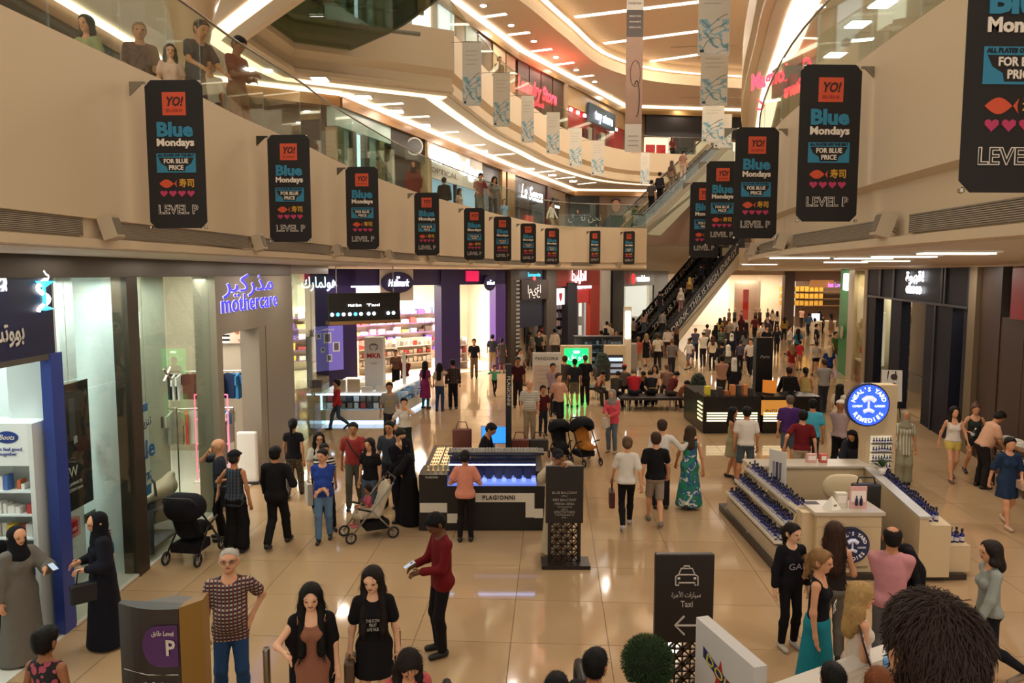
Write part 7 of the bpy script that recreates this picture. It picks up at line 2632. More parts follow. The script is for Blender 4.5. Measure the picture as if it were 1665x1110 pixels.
MB().lathe([(.05, 0), (.075, .12), (.07, .12)], n=12).build('pot', M_WHITE, vs_, True)
for k in range(26):
 a, b = random.uniform(0, 6.28), random.uniform(.3, 1.3)
 d = Vector((math.cos(a) * math.sin(b), math.sin(a) * math.sin(b), math.cos(b)))
 p = Vector((0, 0, .12))
 sd = d.cross(Vector((0, 0, 1))).normalized() * .02
 MB().add([p, p + d * .10 + sd, p + d * .20, p + d * .10 - sd], [(0, 1, 2, 3)]).build('leaf', mat('#2c4a1e', .6), vs_)
lb = empty('product_poster', (4.62, 12.6, .92), math.radians(-60), 'tall white product poster standing on the bottle shelf', 'poster')
MB().box(-.18, .18, 0, .02, 0, .62).build('sheet', mat('#cfccc8', .4), lb)
for k, c in enumerate(('#8a8894', '#3a3a5a', '#6a6670')):
 MB().box(-.1 + .07 * k, -.05 + .07 * k, -.005, 0, .12, .42).build('printed_bottle', mat(c, .5), lb)

# ---- lattice sign stands
def lattice(w, h, par, m, z0, cell=.1):
 b = MB()
 nx, nz = max(1, round(w / cell)), max(1, round(h / cell))
 cx, cz = w / nx, h / nz
 t = .008

 def seg(p, q):
  d = Vector((q[0] - p[0], 0, q[1] - p[1]))
  n_ = Vector((-d.z, 0, d.x)).normalized() * t
  P, Q = Vector((p[0], 0, p[1])), Vector((q[0], 0, q[1]))
  vs = [P - n_, Q - n_, Q + n_, P + n_]
  b.add([v + Vector((0, -.012, 0)) for v in vs] + [v + Vector((0, .012, 0)) for v in vs], [(0, 1, 2, 3), (7, 6, 5, 4), (0, 4, 5, 1), (1, 5, 6, 2), (2, 6, 7, 3), (3, 7, 4, 0)])
 for i in range(nx + 1):
  seg((-w / 2 + i * cx, z0), (-w / 2 + i * cx, z0 + h))
 for j in range(nz + 1):
  seg((-w / 2, z0 + j * cz), (w / 2, z0 + j * cz))
 for i in range(nx):
  for j in range(nz):
   x, z = -w / 2 + i * cx, z0 + j * cz
   if (i + j) % 2:
    seg((x, z), (x + cx, z + cz))
   else:
    seg((x + cx, z), (x, z + cz))
   seg((x + cx * .5, z), (x + cx, z + cz * .5)) if (i * 3 + j) % 2 else seg((x, z + cz * .5), (x + cx * .5, z + cz))
 o = b.build('lattice', m, par)
 o['kind'] = 'stuff'


M_SGN = mat('#1f1a17', .45)
M_LAT = mat('#3a2a20', .4, metal=.3)
Pi = atz(917, 918, 0)
inf = empty('info_stand', (Pi.x, Pi.y, 0), 0, 'dark notice stand on a lattice foot with a man leaning over it', 'sign stand')
zt_ = aty(917, 757, Pi.y).z
zm_ = aty(917, 849, Pi.y).z
wp = (948 - 885) * Pi.y / FPX * .99
MB().box(-wp / 2, wp / 2, -.03, .03, zm_, zt_).build('panel', M_SGN, inf)
MB().box(-.36, .40, -.2, .2, 0, .06).build('foot', mat('#241b16', .4), inf)
lattice(.42, zm_ - .06, inf, M_LAT, .06, .085)
for sx in (-1, 1):
 MB().box(sx * .24 - .02, sx * .24 + .02, -.025, .025, .06, zm_).build('upright', M_SGN, inf)
for k, (tx, py, sz) in enumerate((('BLUE BALCONY', 800, .055), ('LEVEL 3', 805, .03), ('RED BALCONY', 811.5, .055), ('MEDIA AREA', 818, .055), ('THE COLLECTIVE', 823, .03), ('LEVEL 2', 827, .03), ('SPECTATORS', 831.5, .055), ('THE PROMENADE 150', 836, .03), ('LEVEL 1', 840, .03))):
 text(tx, mat('#a9a096', .5), inf, (0, -.035, aty(917, py, Pi.y).z), sz)
Yt = 7.65
pt = aty(1113, 900, Yt)
tx_ = empty('taxi_sign', (pt.x, Yt, 0), 0, 'dark taxi direction sign with arrow on a lattice foot', 'sign stand')
zt_, zm_ = aty(1113, 899, Yt).z, aty(1113, 1042, Yt).z
wp = 103 * Yt / FPX * .96
MB().box(-wp / 2, wp / 2, -.04, .04, zm_, zt_).build('panel', mat('#241c18', .4), tx_, bevel=.012)
MB().box(-.4, .4, -.2, .2, 0, .06).build('foot', mat('#241b16', .4), tx_)
lattice(.5, zm_ - .06, tx_, M_LAT, .06, .085)
for sx in (-1, 1):
 MB().box(sx * .28 - .02, sx * .28 + .02, -.025, .025, .06, zm_).build('upright', M_SGN, tx_)
SW = mat('#c9beb2', .5)


def L2(px, py):
 p = aty(px, py, Yt)
 return (p.x - pt.x, -.048, p.z)


def stroke(nm, pts, r=.008):
 MB().tube([L2(*p) for p in pts], r, 5).build(nm, SW, tx_)


stroke('cab_outline', [(1097, 948), (1097, 934), (1102, 931), (1106, 921), (1124, 921), (1128, 931), (1133, 934), (1133, 948), (1128, 948), (1128, 944), (1102, 944), (1102, 948), (1097, 948)])
stroke('cab_windscreen', [(1102, 931), (1128, 931)])
stroke('cab_roof_light', [(1110, 921), (1111, 917), (1119, 917), (1120, 921)])
for px in (1102, 1128):
 stroke('cab_headlamp', [(px - 2, 937), (px + 2, 937)], .014)
text('ﺓﺮﺟﻷﺍ ﺕﺍﺭﺎﻴﺳ', SW, tx_, (L2(1114, 964)[0], -.048, L2(1114, 964)[2]), .075, .31)
text('Taxi', SW, tx_, (L2(1115, 979)[0], -.048, L2(1115, 979)[2]), .10, .13)
stroke('arrow_shaft', [(1097, 1013), (1132, 1013)], .012)
stroke('arrow_head', [(1111, 998), (1096, 1013), (1111, 1028)], .012)

# ---- parking level totem
Yp = 6.35
pA, pB, pC = aty(192, 980, Yp), aty(287, 982, Yp - .15), aty(330, 978, Yp + .05)
tt_ = empty('level_totem', ((pA.x + pB.x) / 2, Yp, 0), 0, 'dark curved totem with a purple patch and the letter P, golden side', 'sign stand')
zt_ = pA.z
cx_ = tt_.location.x
arcp = []
for i in range(9):
 t = i / 8
 x = (pA.x - cx_) + (pB.x - pA.x) * t
 arcp.append((x, -.10 * math.sin(math.pi * t) * .6 - .12 * t))
MB().prism(arcp + [(pB.x - cx_, .0), (pA.x - cx_, .06)], 0, zt_).build('front_shell', mat('#2a211d', .45), tt_)
gpoly = [(pB.x - cx_ + .004, -.12), (pC.x - cx_, .04), (pC.x - cx_ - .02, .22), (pB.x - cx_ + .004, .02)]
MB().prism(gpoly, 0, zt_ + .01).build('gold_side', mat('#8a6528', .5), tt_)
bpoly = [(pA.x - cx_, .06), (pB.x - cx_, .01), (pC.x - cx_ - .02, .22), ((pA.x + pC.x) / 2 - cx_, .30)]
MB().prism(bpoly, 0, zt_ - .06).build('inner_cap', mat('#5a5048', .5), tt_)
pz = zt_ - .33
xr = pB.x - cx_
pm = MB()
outline = []
for i in range(11):
 a = math.pi / 2 + math.pi * i / 10
 outline.append((xr - .17 + .16 * math.cos(a), pz + .19 * math.sin(a)))
outline += [(xr - .012, pz - .19), (xr - .012, pz + .19)]
om = MB()
n = len(outline)


def ysurf(x):
 t = (x - (pA.x - cx_)) / (pB.x - pA.x)
 return -.10 * math.sin(math.pi * t) * .6 - .12 * t


om.add([(p[0], ysurf(p[0]) - .012, p[1]) for p in outline], [tuple(range(n))])
om.build('purple_patch', mat('#4a1f5a', .5), tt_)
tsl = math.atan2(-.12 - .03, (pB.x - pA.x))
text('P', SW, tt_, (xr - .075, ysurf(xr - .075) - .02, pz - .02), .20, .085, rz=tsl * .4, fat=.004)
text('ﻖﺑﺎﻃ Level', SW, tt_, (xr - .13, ysurf(xr - .13) - .03, pz + .125), .06, .2, rz=tsl * .3)
for k, tx in enumerate(('ﻒﻗﻮﻣ  Taxi / Parking', 'Ice Rink', 'Aquarium Entrance', 'Dubai Aquarium', 'Grand Atrium', 'Fashion Avenue')):
 text(tx, SW, tt_, (xr - .2, ysurf(xr - .2) - .02, pz - .34 - .045 * k), .034, rz=tsl * .3)
MB().tube([(pA.x - cx_ + .04, ysurf(pA.x - cx_ + .04) - .006, pz - .27), (0, ysurf(0) - .008, pz - .27), (xr - .02, ysurf(xr - .02) - .006, pz - .27)], .004, 4).build('rule_line', SW, tt_)
text('⌂2', SW, tt_, (pA.x - cx_ + .13, ysurf(pA.x - cx_ + .13) - .02, pz - .5), .07)

# ---- white advertising slab with the star, low white counter
sl0, sl1 = atz(1132, 1003, 1.5), atz(1226, 1085, 1.5)
ad_ = empty('advert_slab', (sl0.x, sl0.y, 0), math.atan2(sl1.y - sl0.y, sl1.x - sl0.x), 'white upright advertising slab with blue lettering and a red star', 'sign stand')
Ls = (sl1 - sl0).xy.length
MB().box(0, Ls, 0, .12, 0, 1.5).build('slab', mat('#c9c6c2', .5), ad_)
bnd = MB()
bnd.add([(.14, -.004, 1.30), (.84, -.004, 1.10), (.84, -.004, 1.00), (.14, -.004, 1.20)], [(3, 2, 1, 0)])
bnd.build('blue_band', mat('#1c1f5e', .5), ad_)
star = []
for i in range(10):
 a = math.pi / 2 + i * math.pi / 5
 rr = .17 if i % 2 == 0 else .07
 star.append((.42 + rr * math.cos(a), -.002, 1.14 + rr * math.sin(a)))
MB().add(star, [tuple(range(10))]).build('red_star', mat('#b01c24', .5), ad_)
dl_ = text('DOLI', mat('#c8b84a', .5), ad_, (.40, -.008, 1.175), .12, .40)
dl_.rotation_euler = (math.pi / 2, math.radians(16), 0)
wc = empty('white_counter', (3.1, 6.6, 0), 0, 'low white promotion counter at the bottom edge before the blonde women', 'counter')
MB().prism([(-.75, -.60), (.95, .30), (.85, .45), (-.85, -.44)], .96, 1.02).build('worktop', mat('#d6cfc2', .4), wc)
MB().prism([(-.70, -.54), (.88, .30), (.80, .41), (-.80, -.44)], 0, .96).build('body', mat('#cfc8ba', .5), wc)
wb = empty('water_bottle', (atz(1441, 1090, 1.02).x, atz(1441, 1090, 1.02).y, 1.02), 0, 'clear water bottle with blue cap on the low white counter', 'bottle')
MB().lathe([(.03, 0), (.032, .02), (.032, .12), (.03, .13), (.012, .17), (.012, .18)], n=12).build('body', glass('#cfe4f4', .2), wb, True)
MB().lathe([(.014, .18), (.014, .2)], n=10).build('cap', mat('#2a6ac8', .5), wb)
MB().lathe([(.0325, .06), (.0325, .1)], n=12).build('wrapper', mat('#6aa4d8', .5), wb)
ph_ = empty('mobile_phone', (atz(1459, 1094, 1.02).x, atz(1459, 1094, 1.02).y, 1.02), .5, 'black mobile phone lying on the low white counter', 'phone')
MB().box(-.035, .035, -.07, .07, 0, .009).build('body', M_BLACK, ph_)
MB().box(-.031, .031, -.062, .062, .009, .0095).build('screen', mat('#22262c', .1), ph_)
st_ = empty('flyer_stand', (atz(1418, 1085, 1.02).x, atz(1418, 1085, 1.02).y, 1.02), math.radians(70), 'slanted black flyer stand with small photos on the white counter', 'stand')
fo = MB().box(-.16, .16, 0, .012, 0, .34).build('board', M_BLACK, st_)
fo.rotation_euler = (math.radians(-18), 0, 0)
for k in range(8):
 MB().cbox(-.1 + .065 * (k % 4), -.006, .1 + .14 * (k // 4), .05, .006, .1).build('photo', mat(['#d8c8b8', '#b04a4a', '#e8e0d8', '#6a7a9a'][k % 4], .5), fo)
# ---- topiary ball
pb = aty(1053, 1076, 6.5)
tb = empty('topiary_ball', (pb.x, 6.5, 0), 0, 'round clipped green topiary ball at the bottom edge', 'topiary')
rb = 44 * 6.5 / FPX
MB().lathe([(.10, 0), (.14, .5), (.13, .5)], n=16).build('pot', mat('#2a211c', .5), tb, True)
MB().tube([(0, 0, .45), (0, 0, pb.z - rb * .8)], .03, 8).build('stem', mat('#4a3a28', .7), tb)
rng = np.random.RandomState(5)
N = 5200
d = rng.normal(size=(N, 3))
d /= np.linalg.norm(d, axis=1)[:, None]
c = d * rb * rng.uniform(.86, 1.0, (N, 1)) + np.array([0, 0, pb.z])
s1 = np.cross(d, rng.normal(size=(N, 3)))
s1 /= np.linalg.norm(s1, axis=1)[:, None]
tip = c + d * .028 + s1 * .010
s2 = np.cross(d, s1)
V = np.stack([c - s2 * .0045, c + s2 * .0045, tip], 1).reshape(-1, 3)
me = bpy.data.meshes.new('foliage')
me.from_pydata(V.tolist(), [], [(3 * i, 3 * i + 1, 3 * i + 2) for i in range(N)])
lf = link('foliage', me, mat('#2f4a20', .7, noise=.5, nscale=25), tb)
lf['kind'] = 'stuff'
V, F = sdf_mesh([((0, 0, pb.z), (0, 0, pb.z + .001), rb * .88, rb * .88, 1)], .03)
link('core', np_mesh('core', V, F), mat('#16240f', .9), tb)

# ---- steel posts and escalator ends near the camera
for k, (px, py) in enumerate(((433, 1053), (545, 1038), (646, 1022))):
 p = atz(px, py, 1.02)
 r = empty('steel_post', (p.x, p.y, 0), 0, ('brushed steel post left of the woman in the tan dress', 'brushed steel post between the two dark-haired women', 'brushed steel post right of the woman in the black tee')[k], 'post')
 MB().lathe([(.035, 0), (.035, 1.0), (.03, 1.02)], n=14).build('shaft', mat('#8f8578', .25, metal=.9), r, True)
 MB().lathe([(.08, 0), (.08, .012)], n=16).build('foot_plate', M_STEEL, r)
for k, (px, py) in enumerate(((940, 1058), (727, 1090))):
 p = atz(px, py, 1.03)
 r = empty('handrail_end', (p.x, p.y, 0), 0, ('black curved escalator handrail end beside the dark-haired head', 'black curved escalator handrail end by the pink top woman')[k], 'handrail')
 MB().tube([(0, -.9, .98), (0, -.25, .99), (0, -.05, .94), (0, .02, .80), (0, -.05, .64), (0, -.3, .56)], .045, 8).build('handrail', mat('#0f0d0c', .4), r, True)
 MB().box(-.012, .012, -.9, -.06, .1, .93).build('glass_panel', M_GLASS, r)
 MB().box(-.06, .06, -.9, 0, 0, .1).build('base', M_STEEL, r)
# escalator the nearest head stands on, coming down below the picture
es = empty('near_escalator', (1.1, 0, 0), 0, 'steps of the escalator running down below the bottom edge of the picture', 'escalator')
stp = MB().box(-.55, .55, 0, .42, -.25, 0).mesh('step')
stp.materials.append(mat('#4a4844', .45, metal=.4))
for k in range(10):
 o = bpy.data.objects.new('step', stp)
 C.objects.link(o)
 o.parent = es
 o.location = (0, .25 + .42 * k, 2.62 - .26 * k)

# ---------------------------------------------------------------- people
def PF(label, px, py, face, H=1.72, **k):
 p = atz(px, py, 0)
 return person(label, p, face, H, **k)


def PH(label, px, py, face, H=1.72, z0=0.0, **k):
 p = atz(px, py, z0 + H * 1.01)
 return person(label, (p.x, p.y, z0), face, H, **k)


def PY(label, px, y, face, H=1.72, z0=0.0, **k):
 u = (px - 832.5) / FPX
 x = u * (y * CS + (CAMZ - z0 - H * .6) * SN)
 return person(label, (x, y, z0), face, H, **k)


BK_, WH_, NV = '#131114', '#ddd6ca', '#1b2238'
HB, HD, HBr = '#0f0b09', '#1d1410', '#3a261a'
JN = '#3c5876'

# -- foreground
chk = pattern('plaid', '#1f2a3c', '#b8a894', 26, '#6a2f26')
p1 = PH('grey-haired man with glasses, checked shirt and jeans, beside the P totem', 371, 893, 14, 1.74, skin=1, hair=('crop', '#b9b4aa'), top=('tee', chk), bot=('jeans', '#2c4a72'), pose='hip', girth=1.12, glasses=True, hp=-12, hem=.80)
p2 = PH('woman with long black hair, tan dress and open black cardigan', 505, 948, 12, 1.66, sex='f', skin=0, hair=('long', HB), top=('dresst', '#8f5f4a'), bot=None, pose='stand', ha=(-.22, -.28, 1.18), hl=1.02, hf=-.12, hp=8, dhem=.5)
p3 = PH('woman in black printed t-shirt with long brown hair and shoulder bag', 606, 920, 8, 1.70, sex='f', skin=0, hair=('long', '#1c120d'), top=('tee', BK_), bot=('mini', '#151316'), pose='stand', hl=1.05, hf=-.12, hp=10, hy=-14)
for k, (tx, zz, sz) in enumerate((('AMERICAN', 1.285, .028), ('FRUIT\nTHE\nLOOM', 1.20, .05), ('LAST DAY', 1.105, .028))):
 pass
p4 = PF('man in dark red shirt bent over his phone, black trousers', 719, 1060, -62, 1.76, skin=4, hair=('short', '#0b0908'), top=('long', '#6a1518'), bot=('jeans', '#171315'), pose='phone', hp=38, hem=.80)
p5 = PH('woman in pink top with a dark strap, head bowed, at the bottom edge', 662, 1046, 20, 1.60, sex='f', skin=1, hair=('mid', HD), top=('long', '#c0565a'), bot=('jeans', NV), pose='phone', hp=40)
p6 = PH('person in sleeveless black top with pink flowers at the bottom left corner', 72, 1020, 172, 1.62, sex='f', skin=3, hair=('short', HB), top=('tank', pattern('floral', '#171215', '#a84a5c', 14)), bot=('jeans', NV), noface=True)
p7 = PF('woman in grey robe and black headscarf holding a phone by the pharmacy', 52, 1072, 62, 1.64, sex='f', skin=1, hair=('hijab', '#141318'), top=('robe', '#6a655e'), bot=None, pose='stand', hb=(.12, -.34, 1.22), shem=1.0)
p8 = PF('woman in long black robe and headscarf with a handbag, facing left', 146, 1052, -50, 1.68, sex='f', skin=1, hair=('hijab', '#100f14'), top=('robe', '#14141f'), bot=None, pose='stand', ha=(-.10, -.22, 1.12), hb=(.12, -.20, 1.08), shem=1.0, hp=10)
p9 = PF('dark robed figure cut off at the left picture edge', -8, 1068, 60, 1.66, sex='f', skin=1, hair=('hijab', '#0f0e14'), top=('robe', '#17151c'), bot=None)
p10 = PF('man in black suit seen from behind near the baby shop', 452, 888, 176, 1.74, skin=2, hair=('short', HB), top=('jacket', '#141214'), bot=('trousers', '#161416'), pose='walk', ha=(-.2, -.2, 1.05), hem=.80)
p11 = PF('person in cap, dark checked sleeveless top and wide black trousers, seen from behind', 386, 897, 172, 1.70, sex='f', skin=2, hair=('cap', '#14141a'), top=('tank', pattern('plaid', '#15171c', '#2c3440', 18, '#3a4450')), bot=('wide', '#121012'), pose='stand', hb=(.28, -.3, 1.15), crop=True, hem=.80, dw=.2)
p12 = PH('bald man with his arm raised to his neck by the shop window', 370, 722, -70, 1.76, skin=1, hair=('none', HB), top=('tee', '#2a2e3a'), bot=('trousers', BK_), pose='face')
p13 = PH('woman in black top and patterned trousers walking away from the glass screen', 476, 678, 178, 1.66, sex='f', skin=2, hair=('pony', HB), top=('tee', '#16141a'), bot=('trousers', pattern('floral', '#3a342e', '#7a6a58', 30)), pose='walk', slv=.3)
p14 = PH('woman with glasses and long hair carrying a white bag', 518, 700, 25, 1.62, sex='f', skin=1, hair=('long', HB), top=('tee', '#c6bcae'), bot=('jeans', '#181a24'), pose='walk2', glasses=True, hl=1.15, hf=-.06)
p15 = PH('woman in black and white striped top beside the woman in blue', 528, 727, 30, 1.56, sex='f', skin=2, hair=('bun', HB), top=('tee', pattern('stripes', '#d8d0c4', '#16141a', 16)), bot=('trousers', '#1b171a'), pose='walk2')
p16 = PF('woman in bright blue t-shirt and pale jeans with folded hands', 537, 878, 8, 1.60, sex='f', skin=1, hair=('bun', HD), top=('tee', '#27408f'), bot=('jeans', '#5c7a98'), pose='fold', girth=1.12, hem=.84, hy=-25)
p17 = PH('man in red polo shirt with a black strap across his chest', 574, 684, 5, 1.70, skin=2, hair=('short', HB), top=('polo', '#9c3a36'), bot=('jeans', '#5a5648'), pose='walk', girth=1.08)
p18 = PH('woman in black top with mid-length hair behind the pushchair', 601, 712, -22, 1.58, sex='f', skin=1, hair=('mid', HD), top=('blouse', '#131114'), bot=('jeans', '#4a5866'), pose='stand', girth=1.1)
p19 = PF('woman in black robe and veil pushing the pushchair', 640, 858, -70, 1.60, sex='f', skin=1, hair=('hijab', '#100e12'), top=('robe', '#121014'), bot=None, pose='push', shem=1.05)
p20 = PH('man in grey t-shirt behind the veiled woman', 633, 684, -10, 1.72, skin=2, hair=('short', HB), top=('tee', '#3a3d46'), bot=('jeans', '#22252e'), pose='stand')
p21 = PH('young man in grey t-shirt with a yellow print before the phone kiosk', 633, 621, 5, 1.72, skin=2, hair=('short', HB), top=('tee', '#8a8478'), bot=('jeans', '#2a2a30'), pose='stand')
p22 = PH('woman in white t-shirt and dark skirt with a hand at her face', 657, 646, 10, 1.62, sex='f', skin=1, hair=('bun', HB), top=('tee', '#d4cabc'), bot=('maxi', '#1c2420'), pose='face', mirror=True, hb=(.25, -.22, 1.05), glasses=True)
p23 = PF('man in black printed t-shirt looking at the kiosk jewellery', 672, 846, 38, 1.74, skin=1, hair=('short', HB), top=('tee', '#191720'), bot=('trousers', '#141216'), pose='fold', hp=20)
p24 = PF('small girl in black and white striped dress beside the pushchair', 652, 852, -60, 1.12, sex='f', skin=3, kid=True, hair=('bun', HB), top=('dress', pattern('stripes', '#191618', '#b8b0a4', 13)), bot=None, dhem=.62)
p25 = PF('woman in salmon t-shirt seen from behind at the black kiosk', 757, 879, 178, 1.58, sex='f', skin=2, hair=('bun', HB), top=('tee', '#d68a72'), bot=('leggings', '#1a1416'), pose='stand', ha=(-.16, -.2, 1.1), hb=(.16, -.2, 1.1), girth=1.1, hem=.84)
p26 = person('man in black bending over the blue monitor inside the kiosk', (-.62, 14.4, .032), 75, 1.66, skin=2, hair=('short', HB), top=('long', '#151318'), bot=('trousers', BK_), pose='bend', lean=16)
p27 = PH('man in dark cap leaning his arm over the notice stand', 907, 730, -5, 1.74, skin=3, hair=('cap', '#15161c'), top=('robe', '#b8a68c'), bot=None, pose='stand', hb=(.12, -.46, 1.62), ha=(-.07, -.16, 1.50))
# -- right foreground
p30 = PF('girl in black hooded sweatshirt and leggings looking sideways', 1281, 1052, 10, 1.56, sex='f', skin=0, hair=('pony', HD), top=('hoodie', '#17151a'), bot=('leggings', '#141216'), pose='stand', shoe='#b8b0a6', hy=25)
p31 = PH('woman with long brown hair in dark top, back turned, beside the girl', 1322, 853, 165, 1.68, sex='f', skin=1, hair=('long', '#3a2419'), top=('tank', '#2a211e'), bot=('jeans', '#6a655c'), pose='stand', hl=1.2, ha=(-.14, -.24, 1.02), hb=(.30, -.2, .95))
p32 = PH('blonde woman in black tank top and turquoise skirt facing right', 1335, 893, 55, 1.68, sex='f', skin=1, hair=('pony', '#8c6840'), top=('tank', '#141216'), bot=('maxi', '#1d7f90'), pose='stand')
p33 = PH('woman with curly blonde hair in white top in profile', 1400, 949, 82, 1.66, sex='f', skin=1, hair=('curly', '#b08d58'), top=('tank', '#d6c6b4'), bot=('maxi', '#cbb8a4'), pose='stand', hl=1.28)
p34 = PH('balding man in pink shirt with a black jacket over his shoulder', 1452, 856, 158, 1.74, skin=2, hair=('balding', HB), top=('tee', '#c08488'), bot=('trousers', '#5a5658'), pose='fold', girth=1.1, hem=.82)
p35 = PH('woman in grey shirt and dark trousers striding left at the right edge', 1614, 868, -100, 1.68, sex='f', skin=1, hair=('mid', HD), top=('long', '#8f948e'), bot=('leggings', '#16171f'), pose='walk', fa=(-.08, -.36, .08), fb=(.08, .38, .18), drop=.08, hl=1.45, shoe='#8a7860')
# nearest head, on the escalator steps below the camera
pz = 2.10
p36 = person('close dark brown head of a person standing on the near escalator', (aty(1524, 1000, 1.62).x, 1.62, pz), 178, 1.74, skin=2, hair=('short', '#2a1913'), top=('tee', '#2c2a2c'), bot=('trousers', BK_), res=.014, noface=True, strands=9000)
for lab, px, py, hc, H, ff, hk, tp in (('dark-haired head beside the black handrail end at the bottom edge', 968, 1056, '#0e0b0a', 1.66, 150, 'short', '#2a2622'),
         ('dark head just above the low white counter edge', 1356, 1080, '#100d0c', 1.62, 170, 'short', '#3a3a3e'),
         ('ginger-haired head just above the bottom edge, right of a dark one', 1432, 1088, '#7a4424', 1.62, 160, 'mid', '#6a5a4a'),
         ('dark head barely showing beside the handrail at the bottom', 905, 1096, '#0e0b0a', 1.62, 170, 'short', '#2a2622')):
 PH(lab, px, py, ff, H, sex='f' if hk == 'mid' else 'm', skin=2, hair=(hk, hc), top=('tee', tp), bot=('trousers', BK_), noface=True)
# -- centre walkers
p40 = PF('woman in white top and black trousers walking away with a brown bag', 1018, 858, 176, 1.70, sex='f', skin=1, hair=('bun', '#5c4430'), top=('tee', '#d8d0c4'), bot=('leggings', '#141216'), pose='walk', slv=.75, shoe='#a8a4a8')
p41 = PF('young man in black t-shirt and grey shorts walking away', 1064, 852, 176, 1.74, skin=1, hair=('short', HBr), top=('tee', '#141214'), bot=('shorts', '#98897a'), pose='walk2', shoe='#77706c')
p42 = PF('man in white shirt with his arm round the woman in green', 1074, 826, 172, 1.76, skin=1, hair=('short', HBr), top=('long', '#d8d2c8'), bot=('trousers', '#201c20'), pose='stand', hb=(.25, -.02, .8), ha=(-.56, -.02, 1.34))
p43 = PF('woman in flowing green and blue patterned dress walking away', 1109, 824, 172, 1.66, sex='f', skin=2, hair=('mid', '#3a2a1e'), top=('dresst', pattern('blotch', '#1f7a5c', '#2a4f86', 5.0, '#c2c6b0')), bot=None, pose='walk', dhem=.06, dw=.27)
p44 = PF('woman in coral cardigan and grey headscarf with a white bag', 995, 735, -28, 1.64, sex='f', skin=1, hair=('hijab', '#8a8178'), top=('long', '#d0505c'), bot=('jeans', '#5c6670'), pose='phone', hp=20, shoe='#a89684', hem=.78)
p45 = PF('man in white t-shirt and denim shorts seen from behind', 1211, 788, 172, 1.72, skin=2, hair=('short', HB), top=('tee', '#d2c9be'), bot=('shorts', '#4a5560'), pose='stand', girth=1.12, fa=(-.16, 0, .08), fb=(.16, .02, .08))
p46 = PF('woman in pale dress facing the man in the white t-shirt', 1189, 778, 60, 1.62, sex='f', skin=2, hair=('mid', HB), top=('dresst', '#9a9472'), bot=None, pose='fold', dhem=.55)
p47 = PH('man in purple t-shirt and blue shorts near the black kiosk', 1285, 642, 172, 1.76, skin=1, hair=('crop', '#5a4a3e'), top=('tee', '#4a2a66'), bot=('shorts', '#55606e'), pose='stand', girth=1.15)
p48 = PH('man in dark red polo shirt behind the bottle shelves', 1306, 664, 168, 1.74, skin=1, hair=('short', HB), top=('polo', '#6a1a1e'), bot=('trousers', '#b0a490'), pose='walk', hb=(.36, .1, .95))
p49 = PH('man in turquoise shirt between the red polo and the old man', 1322, 648, 165, 1.76, skin=2, hair=('short', HB), top=('tee', '#45a4bc'), bot=('jeans', '#2a3240'), pose='stand')
p50 = PH('old man in white skullcap and pinkish shirt by the round sign', 1367, 650, 130, 1.72, skin=3, hair=('kufi', '#d8d0c0'), top=('long', '#a08a8a'), bot=('trousers', '#141216'), pose='fold')
p51 = PY('woman in black headscarf half hidden behind the kiosk tower', 1391, 14.5, -40, 1.60, sex='f', skin=2, hair=('hijab', '#131116'), top=('robe', '#2a2c34'), bot=None, pose='bend')
p52 = PF('woman in striped robe and trousers passing behind the kiosk tower', 1467, 786, -10, 1.62, sex='f', skin=2, hair=('hijab', '#8a8470'), top=('tunic', pattern('vstripes', '#8a8670', '#c2bda6', 16)), bot=('wide', '#8d8a72'), pose='stand')
p53 = PF('woman in white vest and yellow shorts strolling to the left', 1546, 780, -12, 1.68, sex='f', skin=1, hair=('mid', HD), top=('tank', '#dcd4c8'), bot=('hot', '#cdb65c'), pose='walk', shoe='#6a4a38')
p54 = PF('woman in dark playsuit carrying two water bottles', 1580, 772, -14, 1.68, sex='f', skin=1, hair=('topbun', '#5a4232'), top=('tank', '#2e3430'), bot=('hot', '#2c322e'), pose='walk2', ha=(-.18, -.26, 1.10), hb=(.2, -.24, 1.02), shoe='#2a2220', hp=14)
p55 = person('man in peach shirt leaning over the goods table at the right edge', (10.12, 15.6, 0), 84, 1.74, skin=2, hair=('short', HD), top=('polo', '#d0a284'), bot=('trousers', '#231e1e'), pose='bend', girth=1.15)
p56 = PF('woman in dark blue dress with a clutch bag at the right edge', 1634, 854, -6, 1.66, sex='f', skin=1, hair=('bun', HB), top=('dress', '#22344e'), bot=None, pose='walk', slv=.95, dhem=.56, hb=(.14, -.2, .98), shoe='#c8b09a')
# -- by the card shop
PF('boy in red jacket and jeans running past the phone kiosk', 549, 698, -60, 1.48, skin=2, kid=True, hair=('short', HB), top=('jacket', '#a8262a'), bot=('jeans', '#3a4a5c'), pose='walk', fb=(.08, .34, .2))
PF('woman in turquoise scarf and magenta dress at the phone kiosk', 692, 664, 150, 1.62, sex='f', skin=2, hair=('long', HB), top=('dress', '#8a2a5e'), bot=('leggings', '#1f6a70'), dhem=.4, dw=.22)
PF('woman in cream top and jeans raising a hand at the phone kiosk', 715, 668, 170, 1.62, sex='f', skin=2, hair=('long', HB), top=('tee', '#c2a892'), bot=('jeans', '#2c3c54'), pose='face')
PF('man in dark checked shirt right of the women at the phone kiosk', 737, 665, 190, 1.70, skin=3, hair=('short', HB), top=('long', pattern('plaid', '#2a1a1c', '#4a2226', 10, '#181418')), bot=('trousers', BK_))
PF('man in black t-shirt standing in the right card shop doorway', 771, 615, 0, 1.74, skin=2, hair=('short', HB), top=('tee', '#141216'), bot=('trousers', '#6a543c'))
PF('man in grey shirt and beige trousers right of the card shop door', 803, 600, 178, 1.74, skin=1, hair=('short', HB), top=('tee', '#3c3c44'), bot=('trousers', '#a58e6c'))
